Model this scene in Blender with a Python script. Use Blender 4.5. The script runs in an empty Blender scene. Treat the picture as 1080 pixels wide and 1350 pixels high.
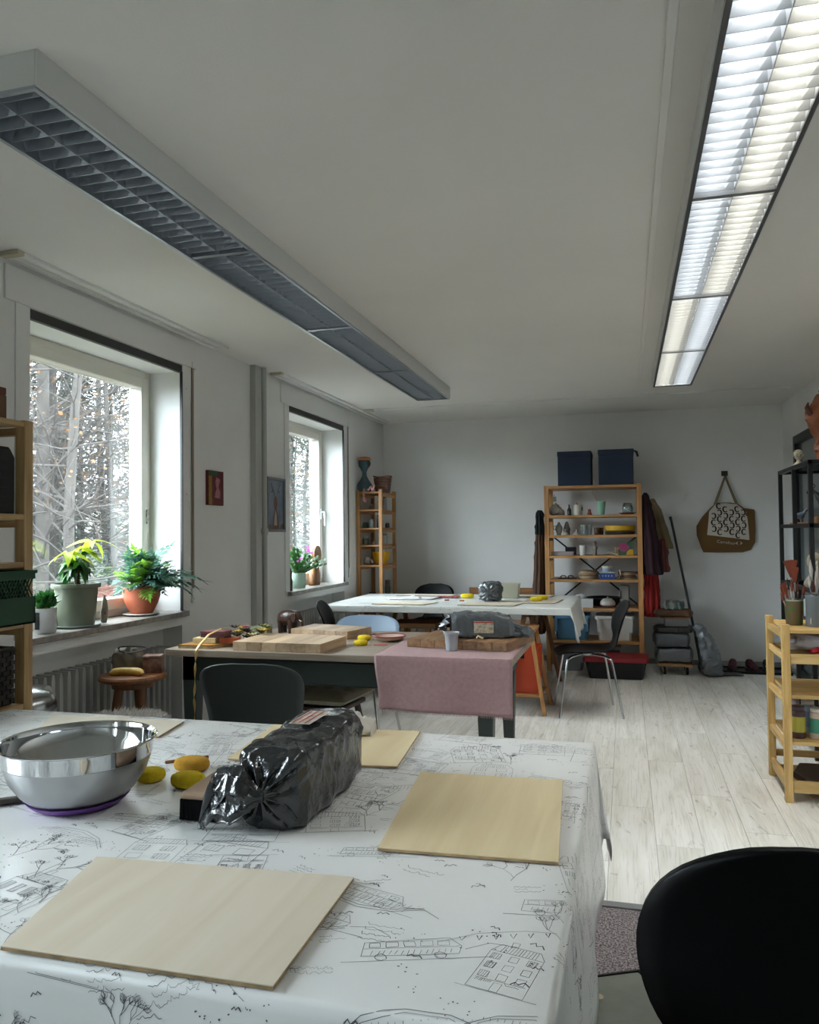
import bpy, math, random
from mathutils import Vector, Matrix, noise
SC = bpy.context.scene
COL = SC.collection
PI = math.pi
R = math.radians

# ------------------------------------------------------------------ camera
H = 1.34
cam_d = bpy.data.cameras.new('camera')
cam = bpy.data.objects.new('camera', cam_d)
COL.objects.link(cam)
cam_d.sensor_fit = 'VERTICAL'
cam_d.sensor_height = 36.0
cam_d.lens = 36.0 * 1032.7 / 1350.0
cam_d.clip_start = 0.02
cam_d.clip_end = 300
yaw, pitch, roll = R(15.417), R(1.616), R(-0.6307)
fw = Vector((-math.sin(yaw) * math.cos(pitch), math.cos(yaw) * math.cos(pitch), math.sin(pitch)))
rt = Vector((math.cos(yaw), math.sin(yaw), 0))
up = rt.cross(fw)
r2 = math.cos(roll) * rt + math.sin(roll) * up
u2 = -math.sin(roll) * rt + math.cos(roll) * up
mw = Matrix((r2, u2, -fw)).transposed().to_4x4()
mw.translation = Vector((0, 0, H))
cam.matrix_world = mw
SC.camera = cam

# ------------------------------------------------------------------ sky, light, exposure
world = bpy.data.worlds.new('overcast_sky')
SC.world = world
world.use_nodes = True
wn = world.node_tree
wn.nodes.clear()
wo = wn.nodes.new('ShaderNodeOutputWorld')
wb = wn.nodes.new('ShaderNodeBackground')
wt = wn.nodes.new('ShaderNodeTexCoord')
ws = wn.nodes.new('ShaderNodeSeparateXYZ')
wr = wn.nodes.new('ShaderNodeValToRGB')
wn.links.new(wt.outputs['Generated'], ws.inputs[0])
wn.links.new(ws.outputs['Z'], wr.inputs[0])
wr.color_ramp.elements[0].position = 0.0
wr.color_ramp.elements[0].color = (0.83, 0.91, 1.0, 1)
wr.color_ramp.elements[1].position = 1.0
wr.color_ramp.elements[1].color = (0.89, 0.945, 1.0, 1)
wn.links.new(wr.outputs[0], wb.inputs[0])
wb.inputs[1].default_value = 17.5
wn.links.new(wb.outputs[0], wo.inputs[0])
LAMP_GLOW = 18.0
SC.view_settings.view_transform = 'Standard'
SC.view_settings.look = 'None'
SC.view_settings.exposure = 0.85
SC.view_settings.gamma = 1.0
SC.view_settings.use_curve_mapping = False
SC.cycles.max_bounces = 10
SC.cycles.diffuse_bounces = 5
SC.cycles.glossy_bounces = 4
SC.cycles.transmission_bounces = 6
SC.cycles.transparent_max_bounces = 12
SC.cycles.use_denoising = True
SC.cycles.sample_clamp_indirect = 6.0
SC.cycles.caustics_reflective = False
SC.cycles.caustics_refractive = False


def portal(name, y0, y1, z0, z1):
    d = bpy.data.lights.new(name, 'AREA')
    d.shape = 'RECTANGLE'
    d.size = z1 - z0
    d.size_y = y1 - y0
    d.cycles.is_portal = True
    o = bpy.data.objects.new(name, d)
    COL.objects.link(o)
    o.location = (-2.93, (y0 + y1) / 2, (z0 + z1) / 2)
    o.rotation_euler = (0, R(-90), 0)


for nm, ya, yb in (('window_light', 2.95, 4.22), ('window_light', 5.79, 7.06), ('window_light', 0.1, 1.37), ('window_light', -2.75, -1.48)):
    portal(nm, ya, yb, 0.9, 2.34)


# ------------------------------------------------------------------ materials
def lin(h):
    h = h.lstrip('#')
    o = []
    for i in (0, 2, 4):
        c = int(h[i:i + 2], 16) / 255
        o.append(c / 12.92 if c <= 0.04045 else ((c + 0.055) / 1.055) ** 2.4)
    return (*o, 1)


MATS = {}


def M(name, col, rough=0.6, metal=0.0, var=0.0, vscale=8.0, bump=0.0, bscale=60.0, spec=0.5, col2=None,
      stretch=(1, 1, 1), trans=0.0, alpha=1.0, emit=0.0, coat=0.0, detail=4.0, sheen=0.0):
    if name in MATS:
        return MATS[name]
    m = bpy.data.materials.new(name)
    m.use_nodes = True
    nt = m.node_tree
    b = nt.nodes['Principled BSDF']
    b.inputs['Roughness'].default_value = rough
    b.inputs['Metallic'].default_value = metal
    b.inputs['Specular IOR Level'].default_value = spec
    b.inputs['Coat Weight'].default_value = coat
    b.inputs['Sheen Weight'].default_value = sheen
    c = lin(col)
    b.inputs['Base Color'].default_value = c
    if emit:
        b.inputs['Emission Color'].default_value = c
        b.inputs['Emission Strength'].default_value = emit
    tc = mp = None
    if var or bump or col2:
        tc = nt.nodes.new('ShaderNodeTexCoord')
        mp = nt.nodes.new('ShaderNodeMapping')
        mp.inputs['Scale'].default_value = stretch
        nt.links.new(tc.outputs['Object'], mp.inputs[0])
    if var or col2:
        n = nt.nodes.new('ShaderNodeTexNoise')
        n.inputs['Scale'].default_value = vscale
        n.inputs['Detail'].default_value = detail
        nt.links.new(mp.outputs[0], n.inputs[0])
        r = nt.nodes.new('ShaderNodeValToRGB')
        r.color_ramp.elements[0].position = 0.32
        r.color_ramp.elements[1].position = 0.68
        r.color_ramp.elements[0].color = lin(col2) if col2 else tuple(x * (1 - var) for x in c[:3]) + (1,)
        r.color_ramp.elements[1].color = c if col2 else tuple(min(1, x * (1 + var * 0.5)) for x in c[:3]) + (1,)
        nt.links.new(n.outputs['Fac'], r.inputs[0])
        nt.links.new(r.outputs[0], b.inputs['Base Color'])
    if bump:
        n2 = nt.nodes.new('ShaderNodeTexNoise')
        n2.inputs['Scale'].default_value = bscale
        n2.inputs['Detail'].default_value = 3
        nt.links.new(mp.outputs[0], n2.inputs[0])
        bp = nt.nodes.new('ShaderNodeBump')
        bp.inputs['Strength'].default_value = bump
        bp.inputs['Distance'].default_value = 0.01
        nt.links.new(n2.outputs['Fac'], bp.inputs['Height'])
        nt.links.new(bp.outputs[0], b.inputs['Normal'])
    if trans:
        t = nt.nodes.new('ShaderNodeBsdfTranslucent')
        t.inputs[0].default_value = c
        mx = nt.nodes.new('ShaderNodeMixShader')
        mx.inputs[0].default_value = trans
        out = nt.nodes['Material Output']
        nt.links.new(b.outputs[0], mx.inputs[1])
        nt.links.new(t.outputs[0], mx.inputs[2])
        nt.links.new(mx.outputs[0], out.inputs[0])
    if alpha < 1:
        t = nt.nodes.new('ShaderNodeBsdfTransparent')
        mx = nt.nodes.new('ShaderNodeMixShader')
        mx.inputs[0].default_value = alpha
        out = nt.nodes['Material Output']
        nt.links.new(t.outputs[0], mx.inputs[1])
        nt.links.new(b.outputs[0], mx.inputs[2])
        nt.links.new(mx.outputs[0], out.inputs[0])
    MATS[name] = m
    return m


def glass(name, tint='#ffffff', haze=0.0, refl=0.08):
    if name in MATS:
        return MATS[name]
    m = bpy.data.materials.new(name)
    m.use_nodes = True
    nt = m.node_tree
    nt.nodes.clear()
    out = nt.nodes.new('ShaderNodeOutputMaterial')
    t = nt.nodes.new('ShaderNodeBsdfTransparent')
    t.inputs[0].default_value = lin(tint)
    g = nt.nodes.new('ShaderNodeBsdfGlossy')
    g.inputs['Roughness'].default_value = 0.03
    lw = nt.nodes.new('ShaderNodeLayerWeight')
    lw.inputs[0].default_value = 0.35
    ma = nt.nodes.new('ShaderNodeMath')
    ma.operation = 'MULTIPLY_ADD'
    ma.inputs[1].default_value = 0.28
    ma.inputs[2].default_value = refl
    nt.links.new(lw.outputs['Facing'], ma.inputs[0])
    mx = nt.nodes.new('ShaderNodeMixShader')
    nt.links.new(ma.outputs[0], mx.inputs[0])
    nt.links.new(t.outputs[0], mx.inputs[1])
    nt.links.new(g.outputs[0], mx.inputs[2])
    last = mx
    if haze:
        d = nt.nodes.new('ShaderNodeBsdfTranslucent')
        d.inputs[0].default_value = (1, 1, 1, 1)
        m2 = nt.nodes.new('ShaderNodeMixShader')
        m2.inputs[0].default_value = haze
        nt.links.new(mx.outputs[0], m2.inputs[1])
        nt.links.new(d.outputs[0], m2.inputs[2])
        last = m2
    nt.links.new(last.outputs[0], out.inputs[0])
    MATS[name] = m
    return m


def wood(name, c1, c2, axis='x', scale=1.0, rough=0.5, knots=False):
    """grain stretched along one local axis, colour steps per object"""
    if name in MATS:
        return MATS[name]
    m = bpy.data.materials.new(name)
    m.use_nodes = True
    nt = m.node_tree
    b = nt.nodes['Principled BSDF']
    b.inputs['Roughness'].default_value = rough
    tc = nt.nodes.new('ShaderNodeTexCoord')
    oi = nt.nodes.new('ShaderNodeObjectInfo')
    mp = nt.nodes.new('ShaderNodeMapping')
    s = {'x': (1.2, 14, 14), 'y': (14, 1.2, 14), 'z': (14, 14, 1.2)}[axis]
    mp.inputs['Scale'].default_value = tuple(v * scale for v in s)
    va = nt.nodes.new('ShaderNodeVectorMath')
    va.operation = 'ADD'
    sc_ = nt.nodes.new('ShaderNodeMath')
    sc_.operation = 'MULTIPLY'
    sc_.inputs[1].default_value = 37.0
    nt.links.new(oi.outputs['Random'], sc_.inputs[0])
    nt.links.new(tc.outputs['Object'], mp.inputs[0])
    nt.links.new(mp.outputs[0], va.inputs[0])
    nt.links.new(sc_.outputs[0], va.inputs[1])
    n = nt.nodes.new('ShaderNodeTexNoise')
    n.inputs['Scale'].default_value = 3.0
    n.inputs['Detail'].default_value = 6
    n.inputs['Distortion'].default_value = 0.6
    nt.links.new(va.outputs[0], n.inputs[0])
    r = nt.nodes.new('ShaderNodeValToRGB')
    r.color_ramp.elements[0].position = 0.3
    r.color_ramp.elements[1].position = 0.66
    r.color_ramp.elements[0].color = lin(c2)
    r.color_ramp.elements[1].color = lin(c1)
    nt.links.new(n.outputs['Fac'], r.inputs[0])
    hs = nt.nodes.new('ShaderNodeHueSaturation')
    mr = nt.nodes.new('ShaderNodeMapRange')
    mr.inputs['To Min'].default_value = 0.86
    mr.inputs['To Max'].default_value = 1.1
    nt.links.new(oi.outputs['Random'], mr.inputs[0])
    nt.links.new(mr.outputs[0], hs.inputs['Value'])
    nt.links.new(r.outputs[0], hs.inputs['Color'])
    nt.links.new(hs.outputs[0], b.inputs['Base Color'])
    bp = nt.nodes.new('ShaderNodeBump')
    bp.inputs['Strength'].default_value = 0.12
    bp.inputs['Distance'].default_value = 0.004
    nt.links.new(n.outputs['Fac'], bp.inputs['Height'])
    nt.links.new(bp.outputs[0], b.inputs['Normal'])
    MATS[name] = m
    return m


# ------------------------------------------------------------------ mesh helpers
class B:
    def __init__(s, o=None):
        s.v, s.f = [], []
        s.o = Vector(o.location) if hasattr(o, 'location') else Vector(o or (0, 0, 0))
        s.T = None

    def add(s, vs, fs):
        k = len(s.v)
        for p in vs:
            p = Vector(p)
            if s.T is not None:
                p = s.T @ p
            s.v.append(tuple(p - s.o))
        s.f += [tuple(i + k for i in f) for f in fs]
        return s

    def box(s, x0, x1, y0, y1, z0, z1):
        vs = [(x, y, z) for z in (z0, z1) for y in (y0, y1) for x in (x0, x1)]
        return s.add(vs, [(0, 2, 3, 1), (4, 5, 7, 6), (0, 1, 5, 4), (2, 6, 7, 3), (0, 4, 6, 2), (1, 3, 7, 5)])

    def obox(s, c, size, rz=0.0, rx=0.0, ry=0.0):
        m = Matrix.Translation(c) @ Matrix.Rotation(rz, 4, 'Z') @ Matrix.Rotation(ry, 4, 'Y') @ Matrix.Rotation(rx, 4, 'X')
        a, b, d = (q / 2 for q in size)
        vs = [m @ Vector((x, y, z)) for z in (-d, d) for y in (-b, b) for x in (-a, a)]
        return s.add(vs, [(0, 2, 3, 1), (4, 5, 7, 6), (0, 1, 5, 4), (2, 6, 7, 3), (0, 4, 6, 2), (1, 3, 7, 5)])

    def bar(s, a, b, w, d=None, roll=0.0):
        """square bar between two points"""
        a, b = Vector(a), Vector(b)
        d = d or w
        t = (b - a).normalized()
        ref = Vector((0, 0, 1)) if abs(t.z) < 0.9 else Vector((0, 1, 0))
        u = t.cross(ref).normalized()
        v = u.cross(t)
        if roll:
            u, v = u * math.cos(roll) + v * math.sin(roll), v * math.cos(roll) - u * math.sin(roll)
        vs = []
        for p in (a, b):
            for i, j in ((-1, -1), (1, -1), (1, 1), (-1, 1)):
                vs.append(p + u * i * w / 2 + v * j * d / 2)
        return s.add(vs, [(0, 3, 2, 1), (4, 5, 6, 7), (0, 1, 5, 4), (1, 2, 6, 5), (2, 3, 7, 6), (3, 0, 4, 7)])

    def tube(s, pts, r, n=8, cap=True):
        pts = [Vector(p) for p in pts]
        if not isinstance(r, (list, tuple)):
            r = [r] * len(pts)
        vs, fs = [], []
        pu = None
        for i, p in enumerate(pts):
            t = (pts[min(i + 1, len(pts) - 1)] - pts[max(i - 1, 0)])
            if t.length < 1e-9:
                t = Vector((0, 0, 1))
            t.normalize()
            if pu is None:
                ref = Vector((0, 0, 1)) if abs(t.z) < 0.9 else Vector((1, 0, 0))
                u = t.cross(ref).normalized()
            else:
                u = (pu - t * pu.dot(t))
                u = u.normalized() if u.length > 1e-6 else t.orthogonal().normalized()
            pu = u
            w = t.cross(u)
            for k in range(n):
                a = 2 * PI * k / n
                vs.append(p + (u * math.cos(a) + w * math.sin(a)) * r[i])
        for i in range(len(pts) - 1):
            for k in range(n):
                k2 = (k + 1) % n
                fs.append((i * n + k, i * n + k2, (i + 1) * n + k2, (i + 1) * n + k))
        if cap:
            fs.append(tuple(range(n))[::-1])
            fs.append(tuple((len(pts) - 1) * n + k for k in range(n)))
        return s.add(vs, fs)

    def lathe(s, prof, c=(0, 0, 0), n=32, sx=1.0, sy=1.0, cap=False):
        vs, fs = [], []
        for (r, z) in prof:
            for k in range(n):
                a = 2 * PI * k / n
                vs.append((c[0] + r * sx * math.cos(a), c[1] + r * sy * math.sin(a), c[2] + z))
        for i in range(len(prof) - 1):
            for k in range(n):
                k2 = (k + 1) % n
                fs.append((i * n + k, i * n + k2, (i + 1) * n + k2, (i + 1) * n + k))
        if cap and prof[0][0] > 1e-5:
            fs.append(tuple(range(n))[::-1])
        if cap and prof[-1][0] > 1e-5:
            fs.append(tuple((len(prof) - 1) * n + k for k in range(n)))
        return s.add(vs, fs)

    def prism(s, poly, z0, z1, top=None):
        n = len(poly)
        top = top or poly
        vs = [(x, y, z0) for x, y in poly] + [(x, y, z1) for x, y in top]
        return s.add(vs, [tuple(range(n))[::-1], tuple(range(n, 2 * n))] + [(i, (i + 1) % n, n + (i + 1) % n, n + i) for i in range(n)])

    def grid(s, fn, nu, nv):
        vs = [fn(i / nu, j / nv) for j in range(nv + 1) for i in range(nu + 1)]
        w = nu + 1
        return s.add(vs, [(j * w + i, j * w + i + 1, (j + 1) * w + i + 1, (j + 1) * w + i) for j in range(nv) for i in range(nu)])

    def rings(s, rs, cap=True):
        n = len(rs[0])
        vs = [p for r in rs for p in r]
        fs = [(i * n + k, i * n + (k + 1) % n, (i + 1) * n + (k + 1) % n, (i + 1) * n + k) for i in range(len(rs) - 1) for k in range(n)]
        if cap:
            fs += [tuple(range(n))[::-1], tuple((len(rs) - 1) * n + k for k in range(n))]
        return s.add(vs, fs)

    def build(s, name, mat, parent=None, smooth=False, bevel=0.0, loc=None, rz=0.0, solid=0.0, sub=0, kind=None):
        me = bpy.data.meshes.new(name)
        me.from_pydata(s.v, [], s.f)
        me.materials.append(mat)
        if smooth:
            me.polygons.foreach_set('use_smooth', [True] * len(me.polygons))
            try:
                me.set_sharp_from_angle(angle=R(40))
            except Exception:
                pass
        me.update()
        o = bpy.data.objects.new(name, me)
        COL.objects.link(o)
        if parent:
            o.parent = parent
        if loc is not None:
            o.location = loc
        o.rotation_euler.z = rz
        if bevel:
            md = o.modifiers.new('bevel', 'BEVEL')
            md.width = bevel
            md.segments = 2
            md.limit_method = 'ANGLE'
            md.angle_limit = R(40)
            md.harden_normals = False
        if solid:
            md = o.modifiers.new('solid', 'SOLIDIFY')
            md.thickness = solid
            md.offset = 0
        if sub:
            md = o.modifiers.new('sub', 'SUBSURF')
            md.levels = sub
            md.render_levels = sub
        if kind:
            o['kind'] = kind
        return o


def tag(o, label, cat, group=None, kind=None):
    o['label'] = label
    o['category'] = cat
    if group:
        o['group'] = group
    if kind:
        o['kind'] = kind
    return o


def thing(name, label, cat, loc=(0, 0, 0), rz=0.0, group=None):
    o = bpy.data.objects.new(name, None)
    o.empty_display_size = 0.05
    COL.objects.link(o)
    o.location = loc
    o.rotation_euler.z = rz
    return tag(o, label, cat, group)


def dup(root, loc=None, rz=None, label=None, group=None):
    r = root.copy()
    COL.objects.link(r)
    if loc is not None:
        r.location = loc
    if rz is not None:
        r.rotation_euler.z = rz
    if label:
        r['label'] = label
    if group:
        r['group'] = group
    for ch in list(root.children):
        c = ch.copy()
        COL.objects.link(c)
        c.parent = r
        for g in list(ch.children):
            d = g.copy()
            COL.objects.link(d)
            d.parent = c
    return r


def again(o, loc, parent=None, rz=None, mat=None):
    c = o.copy()
    COL.objects.link(c)
    c.parent = parent if parent else o.parent
    c.location = loc
    if rz is not None:
        c.rotation_euler.z = rz
    return c


def struct(o):
    o['kind'] = 'structure'
    return o


def snoise(p, k, seed=0.0):
    return noise.noise(Vector(p) * k + Vector((seed, seed * 1.7, seed * 0.3)))


def ridge(p, k, seed=0.0):
    return 2.2 * max(0.0, 1.0 - abs(snoise(p, k, seed)) * 2.6) ** 2 - 0.5


def sup(a, p):
    c, q = math.cos(a), math.sin(a)
    return (math.copysign(abs(c) ** (2 / p), c), math.copysign(abs(q) ** (2 / p), q))


def interp(secs, t):
    n = len(secs) - 1
    x = t * n
    i = min(int(x), n - 1)
    f = x - i
    f = f * f * (3 - 2 * f) * 0.5 + f * 0.5
    return [a + (b - a) * f for a, b in zip(secs[i], secs[i + 1])]


def loft(secs, axis_u, axis_v, nr=60, n=56, amp=0.004, k=22.0, seed=1.0, pinch=None, zmin=None, folds=0, famp=0.0):
    """secs rows: cx, cy, cz, half_u, half_v, power ; crumpled closed skin"""
    au, av = Vector(axis_u), Vector(axis_v)
    rs = []
    for i in range(nr + 1):
        t = i / nr
        cx, cy, cz, hu, hv, pw = interp(secs, t)
        ring = []
        for q in range(n):
            a = 2 * PI * q / n
            su, sv = sup(a, pw)
            p = Vector((cx, cy, cz)) + au * su * hu + av * sv * hv
            d = (au * su * hu + av * sv * hv)
            if d.length > 1e-6:
                d.normalize()
            amt = amp * (ridge(p, k, seed) * 0.8 + 0.6 * snoise(p, k * 2.3, seed + 9))
            if pinch:
                w = sum(math.exp(-((t - pt) / pw_) ** 2) for pt, pw_ in pinch)
                amt += w * amp * 1.7 * math.sin(a * 11 + 3 * snoise(p, 9, seed))
            if folds:
                amt += famp * math.sin(a * folds + seed + 2.2 * snoise((0, 0, p.z), 3, seed)) * (0.4 + 0.6 * t)
            p = p + d * amt
            if zmin is not None and p.z < zmin:
                p.z = zmin
            ring.append(p)
        rs.append(ring)
    return rs

# ------------------------------------------------------------------ palette
WALL = M('wall_paint', '#e1e1df', 0.9, var=0.05, vscale=2.0, bump=0.12, bscale=160)
CEIL = M('ceiling_paint', '#e0ded9', 0.95, var=0.03, vscale=1.5, bump=0.08, bscale=120)
TRIM = M('white_trim', '#dcdcda', 0.5)
FRAME = M('window_paint', '#dcd9cf', 0.35)
PVC = M('white_lacquer', '#d4d6d8', 0.35)
SILL = M('grey_stone_sill', '#8d8983', 0.35, var=0.35, vscale=26)
BLK = M('black_plastic', '#0b0b0c', 0.45)
BLKM = M('black_metal', '#0e0f10', 0.4, spec=0.4)
CHROME = M('chrome', '#c6c8ca', 0.14, metal=1.0)
STEEL = M('brushed_steel', '#a5a6a6', 0.3, metal=1.0)
PINE = {a: wood('pine_' + a, '#c08f58', '#9c6c3c', a) for a in 'xyz'}
PINEL = {a: wood('pale_pine_' + a, '#cfae72', '#b08a4c', a) for a in 'xyz'}
PINEW = {a: wood('weathered_pine_' + a, '#b8996c', '#94754a', a) for a in 'xyz'}
PINED = {a: wood('brown_pine_' + a, '#9a6c42', '#6e4827', a) for a in 'xyz'}

# ------------------------------------------------------------------ room shell
XL, XR, YF, YB, ZC = -2.6, 1.5, -3.2, 8.36, 2.575
WINS = [(2.95, 4.22), (5.79, 7.06), (0.1, 1.37), (-2.75, -1.48)]
b = B()
xo = -2.95
cuts = sorted(WINS)
yprev = YF
zs0, zs1 = 0.89, 2.345
for (ya, yb) in cuts:
    b.box(xo, XL, yprev, ya, 0, ZC)
    b.box(xo, XL, ya, yb, zs1, ZC)
    b.box(xo, XL, ya, yb, 0.805, zs0 - 0.03)
    b.box(xo, XL - 0.13, ya, yb, 0, 0.805)
    yprev = yb
b.box(xo, XL, yprev, YB + 0.25, 0, ZC)
struct(b.build('wall_left', WALL))
struct(B().box(XL, XR + 0.25, YB, YB + 0.25, 0, ZC).build('wall_back', WALL))
struct(B().box(XR, XR + 0.25, YF, YB, 0, ZC).build('wall_right', WALL))
struct(B().box(xo, XR + 0.25, YF - 0.25, YF, 0, ZC).build('wall_front', WALL))
struct(B().box(xo, XR + 0.25, YF - 0.25, YB + 0.25, ZC, ZC + 0.25).build('ceiling', CEIL))
lino = M('grey_green_linoleum', '#6e716a', 0.5, var=0.2, vscale=10)
fl = struct(B().box(xo, XR + 0.25, YF - 0.25, YB + 0.25, -0.25, -0.008).build('floor', lino))

# laminate planks, one object each
def plank_mat():
    m = bpy.data.materials.new('whitewashed_oak')
    m.use_nodes = True
    nt = m.node_tree
    p = nt.nodes['Principled BSDF']
    p.inputs['Roughness'].default_value = 0.42
    tc = nt.nodes.new('ShaderNodeTexCoord')
    oi = nt.nodes.new('ShaderNodeObjectInfo')
    off = nt.nodes.new('ShaderNodeMath')
    off.operation = 'MULTIPLY'
    off.inputs[1].default_value = 91.0
    nt.links.new(oi.outputs['Random'], off.inputs[0])
    def nz(scale3, sc, det, dist=0.0):
        mp = nt.nodes.new('ShaderNodeMapping')
        mp.inputs['Scale'].default_value = scale3
        nt.links.new(tc.outputs['Object'], mp.inputs[0])
        va = nt.nodes.new('ShaderNodeVectorMath')
        va.operation = 'ADD'
        nt.links.new(mp.outputs[0], va.inputs[0])
        nt.links.new(off.outputs[0], va.inputs[1])
        n = nt.nodes.new('ShaderNodeTexNoise')
        n.inputs['Scale'].default_value = sc
        n.inputs['Detail'].default_value = det
        n.inputs['Distortion'].default_value = dist
        nt.links.new(va.outputs[0], n.inputs[0])
        return n
    def ramp(n, p0, c0, p1, c1):
        r = nt.nodes.new('ShaderNodeValToRGB')
        r.color_ramp.elements[0].position = p0
        r.color_ramp.elements[0].color = lin(c0)
        r.color_ramp.elements[1].position = p1
        r.color_ramp.elements[1].color = lin(c1)
        nt.links.new(n.outputs['Fac'], r.inputs[0])
        return r
    def mul(a, bb, f):
        x = nt.nodes.new('ShaderNodeMix')
        x.data_type = 'RGBA'
        x.blend_type = 'MULTIPLY'
        x.inputs[0].default_value = f
        nt.links.new(a.outputs[0] if a.type != 'MIX' else a.outputs[2], x.inputs[6])
        nt.links.new(bb.outputs[0], x.inputs[7])
        return x
    a = ramp(nz((5, 0.8, 1), 1.6, 4, 0.8), 0.33, '#dbd8cf', 0.62, '#eeece7')
    g = ramp(nz((60, 2.2, 1), 1.2, 6, 1.5), 0.34, '#a8a297', 0.5, '#ffffff')
    k = ramp(nz((7, 2.4, 1), 1.7, 3, 2.5), 0.28, '#8f887c', 0.36, '#ffffff')
    x = mul(mul(a, g, 0.30), k, 0.45)
    hs = nt.nodes.new('ShaderNodeHueSaturation')
    mr = nt.nodes.new('ShaderNodeMapRange')
    mr.inputs['To Min'].default_value = 0.95
    mr.inputs['To Max'].default_value = 1.04
    nt.links.new(oi.outputs['Random'], mr.inputs[0])
    nt.links.new(mr.outputs[0], hs.inputs['Value'])
    nt.links.new(x.outputs[2], hs.inputs['Color'])
    nt.links.new(hs.outputs[0], p.inputs['Base Color'])
    return m


OAK = plank_mat()
PW, PL, Y0 = 0.193, 1.29, 2.965
random.seed(4)
xx = XL
ci = 0
plank_mesh = {}


def plank(x0, x1, y0, y1):
    key = (round(x1 - x0, 3), round(y1 - y0, 3))
    if key not in plank_mesh:
        w, l = x1 - x0, y1 - y0
        g = 0.0007
        o = B()
        c = 0.0017
        lo = [(g, g), (w - g, g), (w - g, l - g), (g, l - g)]
        hi = [(c, c), (w - c, c), (w - c, l - c), (c, l - c)]
        o.prism(lo, -0.008, -0.0012)
        o.prism(lo, -0.0012, 0.0, hi)
        ob = o.build('plank', OAK, fl, loc=(x0, y0, 0))
        plank_mesh[key] = ob.data
        return ob
    ob = bpy.data.objects.new('plank', plank_mesh[key])
    COL.objects.link(ob)
    ob.parent = fl
    ob.location = (x0, y0, 0)
    return ob


while xx < XR - 0.01:
    x1 = min(xx + PW, XR)
    yy = Y0 - [0.0, 0.47, 0.93, 0.25, 0.71][ci % 5]
    while yy < YB - 0.02:
        ya, yb = max(yy, Y0), min(yy + PL, YB)
        if yb - ya > 0.03:
            plank(xx, x1, ya, yb)
        yy += PL
    xx = x1
    ci += 1
struct(B().box(XL, XR, 2.925, 2.965, -0.008, 0.003).build('trim_1', M('alu_threshold', '#8f9192', 0.4, metal=0.6), bevel=0.001))

# skirting
skm = M('skirting_paint', '#8f8f8b', 0.6)
struct(B().box(XL, XR, YB - 0.014, YB, 0, 0.05).build('baseboard_back', skm, bevel=0.003))
struct(B().box(XR - 0.014, XR, YF, YB - 0.014, 0, 0.05).build('baseboard_right', skm, bevel=0.003))

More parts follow.
